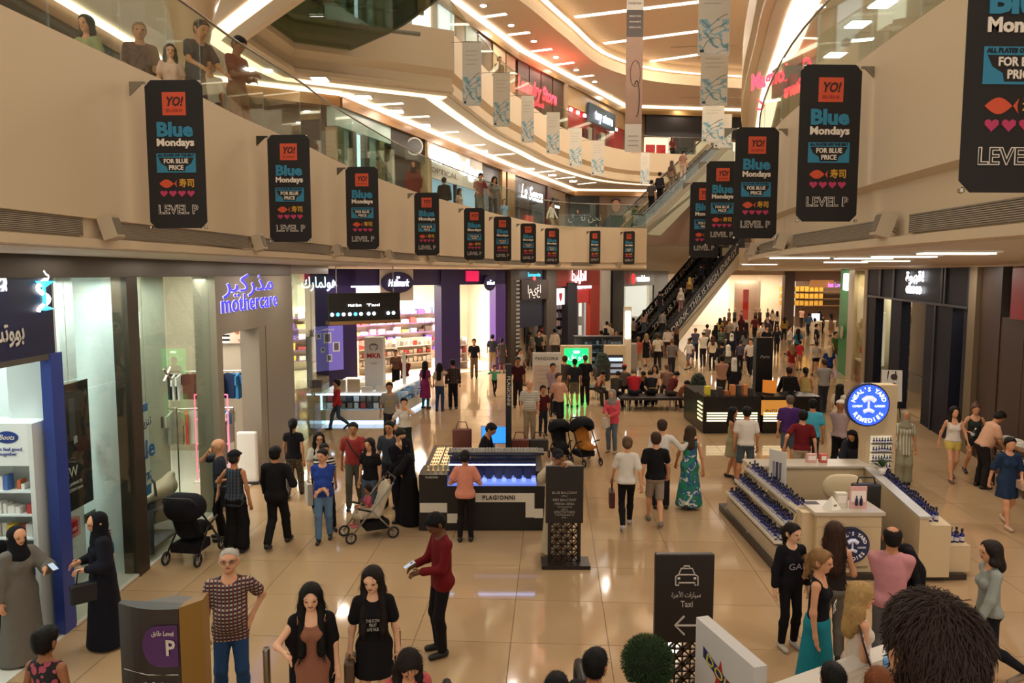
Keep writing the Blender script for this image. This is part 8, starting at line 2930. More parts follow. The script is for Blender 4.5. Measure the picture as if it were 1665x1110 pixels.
PF('woman in dark dress beside the man in beige trousers', 816, 606, 170, 1.62, sex='f', skin=2, hair=('pony', HB), top=('dress', '#4a4240'), bot=None)
PF('small child in green shirt dancing near the white board', 804, 643, 20, 1.15, skin=2, kid=True, hair=('short', HB), top=('tee', '#4f9474'), bot=('leggings', '#16141a'), pose='walk', ha=(-.4, -.1, 1.2), hb=(.42, -.1, 1.22))
PH('saleswoman in brown inside the phone kiosk', 643, 568, 10, 1.62, sex='f', skin=2, hair=('bun', HB), top=('tee', '#5a3f30'), bot=('trousers', BK_))
PH('salesman in maroon shirt inside the phone kiosk', 658, 577, 0, 1.64, skin=2, hair=('short', HB), top=('tee', '#5c1c22'), bot=('trousers', BK_), pose='fold')
# -- around the white board and the benches
shirt_w = pattern('plaid', '#cfc8ba', '#8f887c', 16, '#b8b0a4')
PF('older man in pale checked shirt and khaki trousers facing the camera', 861, 720, 2, 1.72, skin=1, hair=('balding', '#9a948a'), top=('tee', shirt_w), bot=('trousers', '#8d7c62'), girth=1.2)
PH('boy in maroon top between the checked shirt and the pink t-shirt', 883, 628, 10, 1.40, skin=2, kid=True, hair=('short', HB), top=('tee', '#4a1418'), bot=('jeans', '#22222c'))
PF('young man in pale pink t-shirt with one leg forward', 908, 702, 30, 1.76, skin=0, hair=('short', '#4a3324'), top=('tee', '#c9977f'), bot=('trousers', '#17151b'), pose='walk')
PH('man in maroon polo shirt left of the white board', 842, 580, 0, 1.74, skin=3, hair=('short', HB), top=('polo', '#3a1418'), bot=('trousers', '#211a1c'))
PH('man in lilac shirt with moustache in front of the white board', 899, 590, 10, 1.70, skin=2, hair=('short', HB), top=('long', '#9a8288'), bot=('trousers', '#26262c'), pose='fold')
PF('man in grey t-shirt and khaki shorts before the green screen', 918, 660, 172, 1.76, skin=1, hair=('short', HBr), top=('tee', '#4c443c'), bot=('shorts', '#77664a'))
PF('man in dark t-shirt and olive shorts in the middle before the green screen', 934, 662, 176, 1.68, skin=2, hair=('short', HB), top=('tee', '#23242a'), bot=('shorts', '#6a6450'))
PF('shaven man in black t-shirt and trousers right of the green screen', 951, 658, 184, 1.76, skin=1, hair=('crop', '#4a3a2e'), top=('tee', '#1b191a'), bot=('trousers', '#1f1b1c'))
SIT = dict(sit=.60)
PY('woman sitting bent over her lap on the short bench', 972, 25.9, 30, 1.62, sex='f', skin=1, hair=('bun', HB), top=('tank', '#8a5a44'), bot=('trousers', '#3a342e'), pose='sitbend', **SIT)
PY('person in red cap and grey top on the far side of the bench', 1015, 26.3, 160, 1.66, skin=2, hair=('cap', '#a82a2a'), top=('tee', '#5c544a'), bot=('trousers', BK_), pose='sit', **SIT)
PY('person in dark grey hunched at the left end of the bench', 999, 25.0, 150, 1.64, skin=2, hair=('short', HB), top=('long', '#3a342e'), bot=('trousers', BK_), pose='sitbend', **SIT)
PY('person in bright red shirt seated with back to the camera', 1032, 25.0, 178, 1.72, skin=1, hair=('short', '#5a4030'), top=('tee', '#a32028'), bot=('trousers', '#2a2a30'), pose='sitbend', girth=1.2, **SIT)
ps_r = PY('person in black football shirt seated with back to the camera', 1060, 25.0, 180, 1.66, skin=2, hair=('short', HB), top=('tee', '#15151a'), bot=('trousers', BK_), pose='sitbend', **SIT)
PY('boy in black shirt numbered in white on the far side of the bench', 1041, 26.1, 10, 1.55, skin=2, hair=('short', HB), top=('tee', '#18161a'), bot=('trousers', BK_), pose='sitbend', **SIT)
PY('woman with dark hair on the far side of the bench', 1065, 26.3, -20, 1.62, sex='f', skin=1, hair=('mid', HD), top=('blouse', '#b89a80'), bot=('trousers', BK_), pose='sit', **SIT)
PY('person in dusty pink shirt on the far side of the bench', 1084, 26.3, 176, 1.68, skin=1, hair=('crop', '#6a5040'), top=('tee', '#94705f'), bot=('trousers', '#3a3438'), pose='sit', **SIT)
PY('person in maroon shirt seated sideways near the planter', 1088, 25.0, 120, 1.66, skin=2, hair=('short', HB), top=('tee', '#5c2424'), bot=('trousers', '#4a403a'), pose='sitbend', **SIT)
PY('child with bare legs seated at the right end of the bench', 1104, 24.75, 60, 1.30, skin=2, kid=True, hair=('short', HB), top=('tee', '#7a4a3c'), bot=('shorts', '#6a5448'), pose='sitbend', shoe='#b8b0a8', sit=.62)
# -- the queue of backs behind the white board
for (lab, px, py, H, ff, sx, hr_, tp, bt) in [
 ('man in beige shirt by the navy shop, leftmost of the group', 856, 535, 1.72, 150, 'm', ('short', HB), ('long', '#8d7a66'), ('trousers', '#4a4038')),
 ('woman in dark top with a hand out by the navy shop', 859, 543, 1.62, 120, 'f', ('mid', HB), ('tee', '#3a3634'), ('trousers', '#6a5a4c')),
 ('man in dark shirt behind the beige one by the navy shop', 866, 536, 1.70, 20, 'm', ('short', HB), ('tee', '#2c3430'), ('trousers', BK_)),
 ('man in red cap and cream shirt seen from behind', 881, 534, 1.74, 180, 'm', ('cap', '#a02a26'), ('long', '#b8a084'), ('trousers', '#2c2620')),
 ('man in white shirt seen from behind left of the red shop', 902, 534, 1.76, 178, 'm', ('short', HB), ('long', '#cdbda4'), ('trousers', '#4a4640')),
 ('woman in long brown tunic before the red shop', 922, 522, 1.70, 150, 'f', ('bun', HB), ('tunic', '#8a7254'), ('leggings', '#2a1c1c')),
 ('person in striped top crossing left of the white board', 846, 565, 1.55, 60, 'm', ('short', HB), ('tee', '#a49a90'), ('trousers', '#8a6a52')),
 ('man in pale shirt right of the red shop, rear one', 987, 522, 1.74, 160, 'm', ('short', HB), ('tee', '#b8a48c'), ('trousers', '#3a3430')),
 ('bald man in pale shirt right of the red shop', 992, 524, 1.74, 150, 'm', ('crop', '#6a543f'), ('tee', '#a8937c'), ('trousers', '#2c2826')),
 ('woman in black robe at the glass showcase', 985, 533, 1.64, 150, 'f', ('hijab', '#141216'), ('robe', '#121116'), None),
 ('man in grey shirt at the glass showcase', 978, 537, 1.72, 165, 'm', ('short', HB), ('long', '#77706a'), ('trousers', BK_)),
 ('salesman in peach shirt behind the cream stand', 1002, 536, 1.66, 10, 'm', ('short', HB), ('tee', '#b87a5c'), ('trousers', BK_)),
 ('man in grey shirt with backpack at the escalator foot', 1031, 511, 1.76, 176, 'm', ('short', HB), ('tee', '#8a7a6a'), ('trousers', '#2a2524')),
 ('woman in orange top seen from behind near the lightbox', 1038, 546, 1.62, 178, 'f', ('bun', '#7a5a3c'), ('tee', '#b0503a'), ('trousers', '#a08a70')),
 ('woman in black dress with bare legs seen from behind', 1051, 541, 1.66, 182, 'f', ('mid', '#8a7252'), ('dresst', '#151215'), None),
 ('man in off-white t-shirt seen from behind behind the bench', 1070, 541, 1.76, 178, 'm', ('short', HBr), ('tee', '#c0b29c'), ('trousers', '#1c1a20')),
 ('man in grey shirt seen from behind right of the off-white t-shirt', 1093, 549, 1.74, 172, 'm', ('crop', '#6a4e38'), ('tee', '#6f6762'), ('trousers', '#2c2a2e')),
 ('man in white shirt nearer the escalator steps', 1086, 531, 1.70, 176, 'm', ('short', HB), ('long', '#c4b6a2'), ('trousers', '#3a2024')),
 ('woman in black top at the right of the escalator foot', 1100, 531, 1.66, 180, 'f', ('mid', '#6a4a34'), ('tank', '#1c1a1c'), ('trousers', '#2a2426')),
 ('boy in white t-shirt and patterned shorts in profile', 1121, 549, 1.52, -60, 'm', ('short', HB), ('tee', '#d2c8b8'), ('shorts', '#6a6470')),
 ('man in white and black baseball shirt and cap, from behind', 1144, 538, 1.76, 178, 'm', ('cap', '#cfc8bc'), ('long', '#cdc2ac'), ('jeans', '#26282e')),
 ('woman with a pale backpack right of the baseball shirt', 1159, 546, 1.64, 176, 'f', ('mid', '#4a2c20'), ('tee', '#c9b89c'), ('leggings', '#1c1a1e')),
 ('man in checked shirt between the baseball shirt and the escalator', 1131, 533, 1.70, 160, 'm', ('crop', '#5a463a'), ('long', '#4a4450'), ('trousers', '#2a2830')),
 ('woman in black top at the edge of the dense crowd', 1164, 528, 1.66, 140, 'f', ('mid', HB), ('tee', '#17151a'), ('trousers', '#2a2a30')),
 ('woman in green jacket in the dense crowd', 1173, 531, 1.66, -30, 'f', ('mid', HB), ('jacket', '#4c5a48'), ('trousers', '#2a2a2a')),
 ('large man in dark jacket in the middle of the crowd', 1177, 555, 1.72, 190, 'm', ('short', HB), ('jacket', '#26262c'), ('trousers', BK_)),
 ('woman in white headscarf talking in the crowd', 1190, 541, 1.62, -20, 'f', ('hijab', '#d2cabc'), ('robe', '#1b1a20'), None),
 ('woman in black headscarf with raised hand in the crowd', 1199, 531, 1.64, 10, 'f', ('hijab', '#15131a'), ('robe', '#1b1a22'), None),
 ('woman in white headscarf and camouflage jacket from behind', 1184, 560, 1.60, 178, 'f', ('hijab', '#d8d0c2'), ('jacket', '#4a483e'), ('trousers', BK_)),
 ('woman in long white headscarf nearest the black kiosk', 1194, 581, 1.60, 165, 'f', ('hijab', '#d6cdbe'), ('robe', '#1c1a1e'), None),
 ('man in salmon shirt behind the black kiosk', 1174, 577, 1.74, 180, 'm', ('short', HB), ('tee', '#ae8066'), ('trousers', '#3a3432')),
 ('youth in white printed t-shirt left of the black pylon', 1221, 549, 1.70, -30, 'm', ('short', HB), ('tee', '#c6b9a6'), ('trousers', '#16141a')),
 ('woman in black vest before the youth in the printed t-shirt', 1214, 524, 1.68, 150, 'f', ('mid', HB), ('tank', '#1b1718'), ('shorts', '#1f1c20')),
 ('man with child on his arm in the dense crowd', 1186, 519, 1.74, 10, 'm', ('short', HB), ('tee', '#8a7a68'), ('trousers', '#2a2a2e')),
 ('woman in dark red headscarf deep in the crowd', 1206, 513, 1.64, 170, 'f', ('hijab', '#5c1c20'), ('robe', '#3a2020'), None),
 ('woman in yellow floral blouse deep in the crowd', 1171, 516, 1.66, 160, 'f', ('mid', HB), ('tee', '#b8974e'), ('trousers', '#3a3434')),
 ('boy in orange shirt in front of the crowd', 1174, 528, 1.50, 10, 'm', ('short', HB), ('tee', '#a8562e'), ('trousers', '#2a2a30')),
 ('couple member in white shirt at the fashion window, left one', 1256, 504, 1.72, 178, 'm', ('short', HB), ('tee', '#c9b498'), ('trousers', '#2a2422')),
 ('couple member in cream top at the fashion window, right one', 1264, 505, 1.66, 182, 'f', ('mid', HB), ('tee', '#cdb89a'), ('trousers', '#33302e')),
 ('girl in pink dress by the fashion shop door', 1206, 505, 1.55, 10, 'f', ('bun', HB), ('dress', '#9a5a5c'), None),
 ('person in white t-shirt above the black pylon', 1240, 523, 1.74, 20, 'm', ('short', HB), ('tee', '#c4b49e'), ('trousers', '#2a2a2e')),
 ('man in black t-shirt just behind the black pylon', 1247, 529, 1.74, 5, 'm', ('short', HB), ('tee', '#17151a'), ('trousers', '#2a262a')),
 ('woman in black striding out beside the black pylon', 1264, 528, 1.70, -20, 'f', ('long', HB), ('long', '#1b1a22'), ('leggings', '#16151c')),
 ('young man in white t-shirt and shorts in profile', 1285, 528, 1.72, 60, 'm', ('short', HD), ('tee', '#c9bca6'), ('shorts', '#6a6a64')),
 ('woman in teal top with long black hair', 1298, 533, 1.70, 178, 'f', ('long', HB), ('tee', '#1f5f76'), ('trousers', '#2a2a30')),
 ('child in red top in front of the woman in teal', 1301, 553, 1.42, 185, 'f', ('short', HB), ('tee', '#bb2c30'), ('shorts', '#b07a64')),
 ('woman in dark red top and salmon trousers seen from behind', 1288, 559, 1.68, 180, 'f', ('mid', '#8a6a4a'), ('blouse', '#84201f'), ('wide', '#b4846c')),
 ('man in black t-shirt holding a phone in the far walkway', 1328, 526, 1.74, 60, 'm', ('short', HB), ('tee', '#1d1c26'), ('jeans', '#26262e')),
 ('man in white robe behind the man in black t-shirt', 1325, 517, 1.72, 160, 'm', ('short', HB), ('robe', '#cdb998'), None),
 ('woman in grey top and black hot pants with bare legs', 1328, 553, 1.60, 176, 'f', ('bun', HB), ('tee', '#a2968a'), ('hot', '#17151a')),
 ('man in green t-shirt by the green wall', 1359, 538, 1.72, 20, 'm', ('short', HB), ('tee', '#4f6a34'), ('trousers', '#5a4c38')),
 ('blonde woman in royal blue top seen from behind', 1349, 561, 1.68, 178, 'f', ('mid', '#c8b088'), ('blouse', '#20356e'), ('trousers', '#26262c')),
 ('woman in brown patterned dress before the far wooden shop', 1350, 508, 1.68, 178, 'f', ('mid', HB), ('dress', '#7a5a4a'), None),
 ('man in pink shirt at the pale counter of the far wooden shop', 1304, 500, 1.72, 180, 'm', ('short', HB), ('long', '#ae8470'), ('trousers', '#241e1e')),
 ('man in black suit seen from behind near the black kiosk', 1283, 596, 1.78, 180, 'm', ('crop', '#2a1d16'), ('jacket', '#141218'), ('trousers', '#16141a')),
 ('woman in yellow top with ponytail beside the black suit', 1310, 597, 1.66, 176, 'f', ('pony', HB), ('tank', '#c2a866'), ('trousers', '#1c1a1c')),
 ('tall man in grey shirt and jeans walking away in the right aisle', 1341, 583, 1.80, 178, 'm', ('crop', '#3a2c22'), ('tee', '#8f8880'), ('jeans', '#30343c')),
 ('woman in white with long black hair right of the tall grey shirt', 1366, 624, 1.62, 120, 'f', ('long', HB), ('tee', '#c9bfae'), ('trousers', '#b8b0a0')),
 ('man in striped polo at the left edge of the dense crowd', 1150, 527, 1.72, 170, 'm', ('short', HB), ('polo', '#7a6a5c'), ('trousers', '#2a2a30')),
 ('woman in brown headscarf beside the yellow floral blouse', 1178, 514, 1.62, 175, 'f', ('hijab', '#6a4a34'), ('robe', '#4a3a30'), None),
 ('man in white shirt holding up his phone in the crowd', 1194, 516, 1.74, 180, 'm', ('short', HB), ('long', '#b8ac9c'), ('trousers', '#2a262a')),
 ('woman in grey cardigan with her back to the pylon', 1212, 536, 1.64, 190, 'f', ('mid', HB), ('long', '#6a655f'), ('jeans', '#2a3444')),
 ('boy in black cap right of the white headscarf', 1204, 552, 1.48, 160, 'm', ('cap', '#17151a'), ('tee', '#4a4650'), ('trousers', '#1f1c20')),
 ('man in maroon shirt near the far fashion window', 1228, 512, 1.74, 175, 'm', ('short', HB), ('tee', '#5a2224'), ('trousers', '#2a2626')),
 ('woman in pale pink headscarf near the far fashion window', 1234, 515, 1.62, 20, 'f', ('hijab', '#b89088'), ('robe', '#3a3034'), None),
 ('man in black shirt between the fashion window couple and the pylon', 1249, 512, 1.74, 10, 'm', ('short', HB), ('tee', '#1b191c'), ('trousers', '#3a342e')),
 ('woman in mustard coat by the brown pillar', 1276, 514, 1.66, 170, 'f', ('mid', HB), ('coat', '#8a6a34'), ('trousers', '#2a2624')),
 ('man in blue shirt by the pale far counter', 1314, 507, 1.72, 170, 'm', ('short', HB), ('long', '#3c4c66'), ('trousers', '#26262c')),
 ('woman in black jacket before the golden bins', 1333, 505, 1.64, 170, 'f', ('long', HB), ('jacket', '#1a181b'), ('trousers', '#3a3230')),
 ('boy in teal shirt behind the baseball shirt man', 1137, 549, 1.40, 170, 'm', ('short', HB), ('tee', '#2f5a62'), ('shorts', '#4a443c')),
 ('person in dark top seated low at the far sweet shop', 1338, 512, 1.4, 30, 'm', ('short', HB), ('tee', '#1f1c1e'), ('trousers', BK_)),
]:
 PH(lab, px, py, ff, H, sex=sx, skin=random.choice([1, 1, 2, 2, 3]), hair=hr_, top=tp, bot=bt, pose=random.choice(['stand', 'stand', 'walk', 'walk2', 'fold']) if 'strid' not in lab else 'walk', girth=random.uniform(.95, 1.12))

# -- riders on the escalators
def rider(label, px, base, run_v, z0, z1, lane, **k):
 nv = Vector((-run_v.y, run_v.x)).normalized()
 best = None
 for i in range(101):
  t = i / 100
  P = base + run_v * t + nv * (.62 + lane * 1.33)
  z = z0 + (z1 - z0) * t
  depth = P.y * CS - (z + 1 - CAMZ) * SN
  q = abs(832.5 + FPX * P.x / depth - px)
  if best is None or q < best[0]:
   best = (q, P, z, t)
 _, P, z, t = best
 n_ = int(run_v.length / .42)
 kk = min(n_ - 1, max(0, int(t * run_v.length / .42)))
 z = z0 + (kk + .5) * (z1 - z0) / n_
 P = base + run_v.normalized() * (kk * .42 + .2) + nv * (.62 + lane * 1.33)
 return person(label, (P.x, P.y, z), k.pop('face', 140), k.pop('H', 1.68), **k)


lv = LE1 - LE0
rider('woman in yellow headscarf on the lower escalator', 1123, LE0, lv, 0, F1, 0, sex='f', hair=('hijab', '#b8944a'), top=('long', '#8a6a3a'), bot=('trousers', '#2a2624'))
rider('woman in white top and pink trousers on the lower escalator', 1106, LE0, lv, 0, F1, 0, sex='f', hair=('hijab', '#c8b8a4'), top=('long', '#c6b8a8'), bot=('trousers', '#a87a72'))
rider('man in dark shirt on the left lane of the lower escalator', 1073, LE0, lv, 0, F1, 1, hair=('short', HB), top=('tee', '#1f2024'), bot=('jeans', '#3a4048'))
rider('woman in peach top low on the left lane of the escalator', 1047, LE0, lv, 0, F1, 1, sex='f', hair=('mid', HB), top=('tee', '#a88670'), bot=('jeans', '#5a626c'))
rider('man in black coat halfway up the lower escalator', 1137, LE0, lv, 0, F1, 0, hair=('short', HB), top=('coat', '#1a181c'), bot=('trousers', BK_))
rider('woman in black near the top of the lower escalator', 1154, LE0, lv, 0, F1, 0, sex='f', hair=('hijab', '#16141a'), top=('robe', '#1c1a1e'), bot=None)
rider('man in grey shirt stepping onto the right lane of the escalator', 1078, LE0, lv, 0, F1, 0, hair=('short', HB), top=('long', '#837a70'), bot=('trousers', '#33302e'))
uv_ = UE1 - UE0
rider('dark figure standing at the foot of the upper escalator', 1061, UE0, uv_, F1, F2, 0, hair=('short', HB), top=('tee', '#3a3432'), bot=('trousers', BK_))
rider('man in black shirt on the upper escalator', 1073, UE0, uv_, F1, F2, 0, hair=('short', HB), top=('long', '#1c1a1e'), bot=('trousers', BK_))
rider('woman in brown on the upper escalator', 1093, UE0, uv_, F1, F2, 0, sex='f', hair=('hijab', '#4a3a30'), top=('long', '#6a5444'), bot=('trousers', '#7a6a5a'))
rider('woman in pale trousers highest on the upper escalator', 1111, UE0, uv_, F1, F2, 0, sex='f', hair=('pony', HB), top=('tee', '#8a6a58'), bot=('trousers', '#b8a48c'))

# -- first level people behind the glass
UP = dict(z0=F1)
PH('man in red-brown shirt looking at his phone behind the left railing', 383, 58, 70, 1.74, skin=3, hair=('short', HB), top=('tee', '#7a3a28'), bot=('trousers', '#7a4a30'), pose='phone', **UP)
PH('man in dark shirt leaning at the left railing near the tan column', 312, 33, 60, 1.74, skin=2, hair=('short', HB), top=('tee', '#3a3a44'), bot=('trousers', '#2a2a30'), pose='rail', **UP)
PH('boy in white shirt behind the left railing', 341, 100, 20, 1.30, skin=2, kid=True, hair=('short', HB), top=('polo', '#c8c0b4'), bot=('trousers', '#3a3a44'), **UP)
PH('woman in olive top behind the left railing near the top corner', 140, 25, -10, 1.62, sex='f', skin=2, hair=('long', HB), top=('tee', '#8a8a5c'), bot=('trousers', '#3a3830'), **UP)
PH('man with a bag behind the left railing left of the tan column', 226, 36, 30, 1.70, skin=2, hair=('short', '#8a6a4a'), top=('tee', '#6a4a3a'), bot=('trousers', '#2a2a30'), **UP)
PH('woman seated low behind the left railing by the tan column', 276, 72, 30, 1.30, sex='f', skin=1, hair=('mid', HB), top=('tee', '#c8a08c'), bot=('trousers', '#4a3a34'), **UP)
PH('man in red shirt leaning over the glass with a woman', 779, 281, 20, 1.70, skin=2, hair=('short', HB), top=('tee', '#8a2f2a'), bot=('trousers', '#4a4440'), pose='rail', **UP)
PH('woman in grey leaning over the glass beside the red shirt', 785, 286, 20, 1.62, sex='f', skin=2, hair=('mid', HB), top=('tee', '#8f8680'), bot=('trousers', '#5a5450'), pose='rail', **UP)
PH('woman in dark red robe behind the railing below the ring logo', 672, 262, 10, 1.62, sex='f', skin=2, hair=('hijab', '#2a2024'), top=('robe', '#7a3a34'), bot=None, **UP)
PH('tall figure in black inside the optical shop window', 722, 288, 170, 1.74, skin=2, hair=('short', HB), top=('jacket', '#2a2622'), bot=('trousers', BK_), **UP)
PH('person in beige top behind the glass before the optical shop', 747, 306, 60, 1.62, sex='f', skin=2, hair=('mid', HD), top=('tee', '#a8907c'), bot=('trousers', '#6a5a50'), **UP)
PH('woman in pale blue dress behind the railing', 820, 323, 10, 1.64, sex='f', skin=2, hair=('mid', HB), top=('dress', '#6a8aa4'), bot=None, **UP)
PH('man in white shirt walking behind the railing by the dark hoarding', 897, 326, 60, 1.74, skin=2, hair=('short', HB), top=('long', '#c8c0b4'), bot=('trousers', '#8a7a66'), pose='walk', **UP)
PH('man in pale pink shirt at the far end of the first level', 1022, 334, 170, 1.72, skin=2, hair=('short', HB), top=('tee', '#b89a88'), bot=('trousers', '#3a3430'), **UP)
PH('man in green shirt at the far end of the first level', 1035, 331, 170, 1.74, skin=2, hair=('short', HB), top=('tee', '#2f5a40'), bot=('trousers', '#2a2a2a'), **UP)
PH('woman in black at the far railing left of the banners pair', 938, 341, 30, 1.62, sex='f', skin=2, hair=('hijab', '#17151a'), top=('robe', '#1c1a20'), bot=None, **UP)
PH('shop visitor on the second level before the red goods', 1092, 226, 10, 1.66, z0=F2, sex='f', skin=2, hair=('mid', HB), top=('tee', '#7a2a2e'), bot=('trousers', BK_))
PH('shopper on the second level near the red sign', 812, 92, 40, 1.70, z0=F2, skin=2, hair=('short', HB), top=('tee', '#7a5a48'), bot=('trousers', '#4a3a30'))
# man in white robe inside the baby shop
person('man in white robe bending inside the baby shop window', (-7.12, 11.98, .016), 180, 1.74, skin=2, hair=('short', HB), top=('robe', '#d8d6d0'), bot=None, pose='bend')


# ---------------------------------------------------------------- things carried or pushed
def handbag(o, sd, c, label, w=.28, h=.26, drop=.12, kind='handbag'):
 p = hand_world(o, sd)
 r = empty(kind, (p.x, p.y, p.z - drop * o.scale.x), o.rotation_euler.z + math.pi / 2, label, 'bag')
 m = mat(c, .5, noise=.12)
 MB().prism([(-w / 2, -.05), (w / 2, -.05), (w / 2, .05), (-w / 2, .05)], -h, 0).build('body', m, r, bevel=.02)
 MB().tube([(-w * .3, 0, -.01), (-w * .22, 0, drop), (w * .22, 0, drop), (w * .3, 0, -.01)], .01, 6).build('handle', m, r, True)
 return r


handbag(p40, 'b', '#4a2016', 'brown leather handbag hanging from the hand of the woman in white', .32, .30, .22)
handbag(p14, 'a', '#cfc9c0', 'white carrier bag carried by the woman with glasses', .34, .42, .1, 'carrier_bag')
handbag(p44, 'a', '#c9bfae', 'white shoulder bag of the woman in the coral cardigan', .34, .28, .1)
handbag(p56, 'b', '#b89a86', 'beige clutch bag of the woman in the dark blue dress', .24, .16, .02)
handbag(p8, 'b', '#17151a', 'black handbag of the woman in the long black robe', .34, .24, .16)
handbag(p3, 'a', '#5a4230', 'brown handbag at the side of the woman in the black printed tee', .26, .24, .04)
handbag(p11, 'b', '#15131a', 'large black shoulder bag of the person in the cap', .44, .36, .06)
for o, sd, lab in ((p4, 'a', 'white mobile phone held by the man in dark red'), (p7, 'b', 'dark mobile phone held by the woman in the grey robe')):
 p = hand_world(o, sd)
 d_ = Matrix.Rotation(o.rotation_euler.z, 3, 'Z') @ Vector((.04, -.09, .02))
 r = empty('mobile_phone', p + d_, o.rotation_euler.z, lab, 'phone')
 c = MB().box(-.036, .036, -.07, .07, 0, .009).build('body', mat('#d8d4cc' if o is p4 else '#22201f', .4), r)
 MB().box(-.032, .032, -.062, .062, .009, .0098).build('screen', mat('#8fa0b4', .3, emit=.8), r)
 r.rotation_euler.x = math.radians(25)
for sd, lab in (('a', 'clear water bottle in the left hand of the playsuit woman'), ('b', 'clear water bottle in the right hand of the playsuit woman')):
 p = hand_world(p54, sd)
 r = empty('water_bottle', p + Vector((0, -.06, -.12)), 0, lab, 'bottle')
 r.rotation_euler = (.3, .2, 0)
 MB().lathe([(.035, 0), (.038, .02), (.038, .16), (.03, .19), (.014, .23)], n=10).build('body', glass('#dfe8ee', .3), r, True)
 MB().lathe([(.016, .23), (.016, .255)], n=8).build('cap', mat('#d8dce0', .5), r)
 MB().lathe([(.039, .07), (.039, .12)], n=10).build('wrapper', mat('#c9d2da', .5), r)
# black jacket over the shoulder of the man in pink
jk = empty('carried_jacket', p34.location + Vector((.20, .12, 0)), 0, 'black jacket slung over the shoulder of the man in pink', 'jacket')
V, F = sdf_mesh([((.02, .0, 1.42), (.12, .05, 1.15), .10, .16, .7), ((.12, .05, 1.15), (.16, .06, .72), .16, .17, .6), ((.02, -.1, 1.44), (.05, -.1, 1.2), .06, .06, 1)], .02, k=.05)
link('cloth', np_mesh('cloth', V, F), cloth('#121013'), jk)
MB().tube([(.08, -.11, 1.2), (.2, -.09, .8)], .05, 8).build('sleeve', cloth('#121013'), jk, True)
# open cardigan of the woman in the tan dress: two hanging fronts and sleeves are built as a coat part
def cardigan(o, col):
 prims = []
 for sg in (-1, 1):
  prims += [((sg * .15, .02, 1.36), (sg * .135, .0, .62), .062, .085, .8)]
  prims += [((sg * .10, .06, 1.36), (sg * .1, .08, .66), .06, .09, .7)]
  prims += [((sg * .165, .0, 1.36), (sg * .20, .03, 1.15), .05, .055, 1)]
 V, F = sdf_mesh(prims, .018, .01, .03, [((0, 0, .60), (0, 0, -1))], [((0, -.12, 1.1), .155), ((0, -.14, .85), .16), ((0, -.05, 1.47), .09)])
 link('cardigan', np_mesh('cardigan', V, F), cloth(col), o)


cardigan(p2, '#141113')
# prints on shirts
def chest_text(o, body, col, z, size, y=-.145, w=None, back=False, shear=0):
 t_ = text(body, mat(col, .7), o, (0, y if not back else -y, z), size, w, rz=0 if not back else math.pi, depth=.004, name='print', shear=shear)
 return t_


chest_text(p3, 'THE ICON\nFRUIT\nAVE NUE', '#b8b0a8', 1.20, .045, -.168, .13)
chest_text(p30, 'GAP', '#8a8490', 1.20, .12, -.172, .26)
chest_text(p32, 'YZ', '#d8d0c8', 1.12, .16, -.158, .16, shear=.4)
chest_text(p23, 'DRAGONS', '#8a3a34', 1.26, .05, -.135, .2)
chest_text(p23, 'X', '#3a5a78', 1.14, .14, -.135, .14)
chest_text(p21, 'GOLD\nRUSH', '#c2a044', 1.18, .09, -.135, .22)
chest_text(ps_r, 'RANGERS', '#c89a3a', .78, .07, -.30, .3, True)
# strap of the red polo man
MB().tube([(-.13, -.07, 1.38), (-.03, -.15, 1.22), (.10, -.15, 1.05), (.16, -.05, .98)], .014, 6).build('strap', mat('#17141a', .6), p17)
MB().tube([(.13, -.06, 1.39), (.08, -.12, 1.28), (.0, -.16, 1.12)], .014, 6).build('strap', mat('#17141a', .6), p5)


# ---------------------------------------------------------------- pushchairs
def wheel(par, x, y, z, r, m=None):
 g = MB()
 g.tube([(x, y + r * math.cos(a), z + r * math.sin(a)) for a in [i * math.pi / 8 for i in range(17)]], r * .2, 6, cap=False)
 w_ = g.build('wheel', mat('#15141a', .6), par, True)
 sp = MB()
 for i in range(5):
  a = i * 2 * math.pi / 5
  sp.tube([(x, y, z), (x, y + r * .9 * math.cos(a), z + r * .9 * math.sin(a))], r * .09, 5)
 sp.tube([(x - .02, y, z), (x + .02, y, z)], r * .22, 8)
 sp.build('spokes', mat('#9a958c', .4, metal=.5), w_)


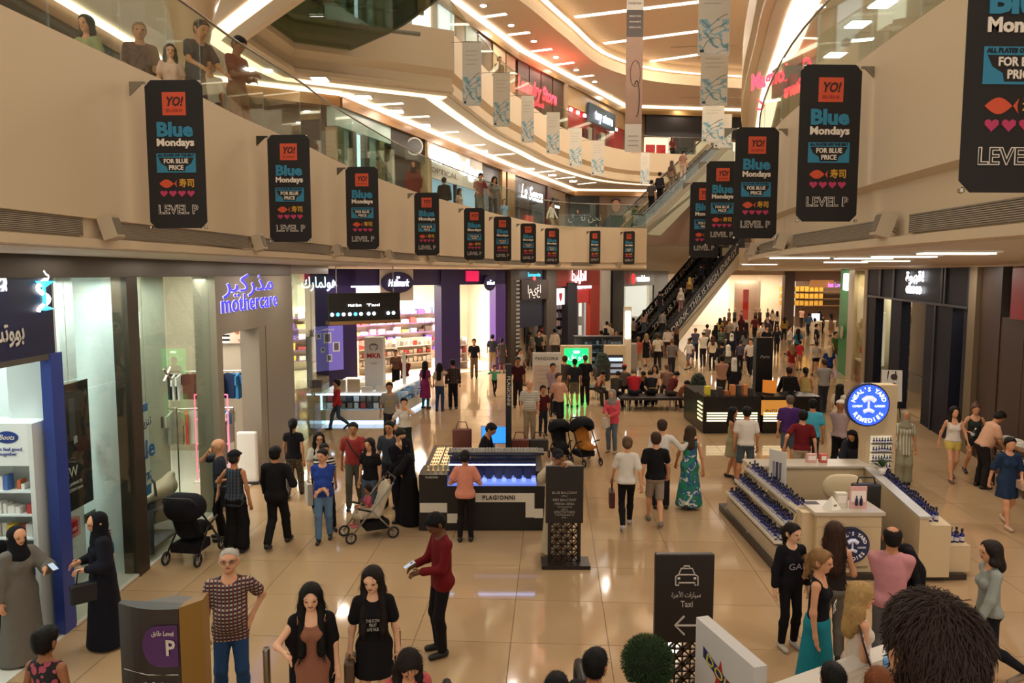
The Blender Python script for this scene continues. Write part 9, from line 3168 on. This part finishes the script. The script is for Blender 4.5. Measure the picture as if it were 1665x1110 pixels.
def pushchair(px, py, rz, label, seat, hood, frame='#2a282a', s=1.0, folded=False):
 P = atz(px, py, 0)
 r = empty('pushchair', (P.x, P.y, 0), math.radians(rz), label, 'pushchair')
 r.scale = (s, s, s)
 fm = mat(frame, .35, metal=.5)
 for sx in (-1, 1):
  wheel(r, sx * .22, -.38, .10, .085)
  wheel(r, sx * .26, .36, .10, .09)
  MB().tube([(sx * .22, -.38, .12), (sx * .24, -.05, .5), (sx * .25, .38, .98)], .016, 8).build('side_tube', fm, r, True)
  MB().tube([(sx * .26, .36, .12), (sx * .24, .0, .52)], .015, 8).build('rear_leg', fm, r, True)
  MB().tube([(sx * .24, -.02, .52), (sx * .24, -.25, .60)], .018, 8).build('armrest', mat('#1a181a', .6), r, True)
 MB().tube([(-.25, .38, .98), (-.2, .43, 1.05), (.2, .43, 1.05), (.25, .38, .98)], .018, 8).build('push_bar', mat('#1a181a', .6), r, True)
 V, F = sdf_mesh([((-.17, -.18, .42), (.17, -.18, .42), .04, .04, 1), ((-.17, .1, .40), (.17, .1, .40), .05, .05, 1), ((-.16, .16, .45), (-.15, .33, .88), .04, .05, 1), ((.16, .16, .45), (.15, .33, .88), .04, .05, 1), ((0, .16, .45), (0, .33, .88), .12, .12, .35), ((0, -.15, .41), (0, .1, .40), .14, .16, 1)], .025, k=.05, clips=[((0, 0, .36), (0, 0, -1))])
 link('seat', np_mesh('seat', V, F), cloth(seat), r)
 if hood:
  V, F = sdf_mesh([((-.1, .22, .86), (.1, .22, .86), .22, .22, 1)], .025, clips=[((0, .06, .84), (0, -.5, -.86))], cuts=[((0, .1, .74), .2)])
  if len(F):
   link('hood', np_mesh('hood', V, F), cloth(hood), r)
 MB().prism([(-.2, -.1), (.2, -.1), (.22, .3), (-.22, .3)], .17, .3).build('basket', cloth('#1a181a'), r)
 return r


pushchair(600, 872, -62, 'pushchair with cream lining and a toddler, pushed by the veiled woman', '#b8a890', None, '#8a857c')
pushchair(318, 905, 172, 'black pushchair parked before the baby shop window', '#141216', '#17151a', '#222022', 1.05)
pushchair(952, 752, 20, 'black pushchair behind the notice stand with orange lining', '#a86a2a', '#15131a', '#1c1a1c')
pushchair(912, 748, 10, 'dark pushchair loaded with bags right of the wallet kiosk', '#1c1a1c', '#17151a', '#1c1a1c', .9)
Pc = atz(600, 872, 0)
person('toddler in pink top seated in the pushchair', (Pc.x, Pc.y, .22), -62, .92, sex='f', skin=3, kid=True, hair=('short', HB), top=('tee', '#a84a5c'), bot=('leggings', '#8a7a6a'), pose='sit', shoe='#c05a6a', sit=.46)
# goods table at the right edge
gt = empty('goods_table', (10.74, 15.35, 0), 0, 'brown tiered goods table with lit folded clothes at the right edge', 'table')
for k, (z, c) in enumerate(((.3, '#6a4a34'), (.62, '#6a4a34'), (.95, '#8a6a4c'))):
 MB().box(-.26, .2, -.6, .5, z, z + .05).build('shelf_board', mat(c, .5), gt)
for x in (-.22, .17):
 for y in (-.56, .46):
  MB().box(x - .03, x + .03, y - .03, y + .03, 0, .95).build('leg', mat('#4a3426', .5), gt)
for k in range(8):
 y, z = -.42 + .28 * (k % 4), (.67, 1.0)[k // 4]
 r = empty('folded_garment', (10.70, 15.35 + y, z + .003), .1 * (k % 3), 'folded pale garment on the goods table at the right edge', 'garment', 'folded garments on the goods table')
 MB().box(-.16, .16, -.11, .11, 0, .05).build('lower_fold', cloth(['#d8cfc2', '#b8b0a8', '#e0d8cc'][k % 3]), r, bevel=.015)
 MB().box(-.15, .15, -.10, .10, .05, .085).build('upper_fold', cloth(['#e0d8cc', '#c8c0b8', '#d8d0c4'][k % 3]), r, bevel=.015)
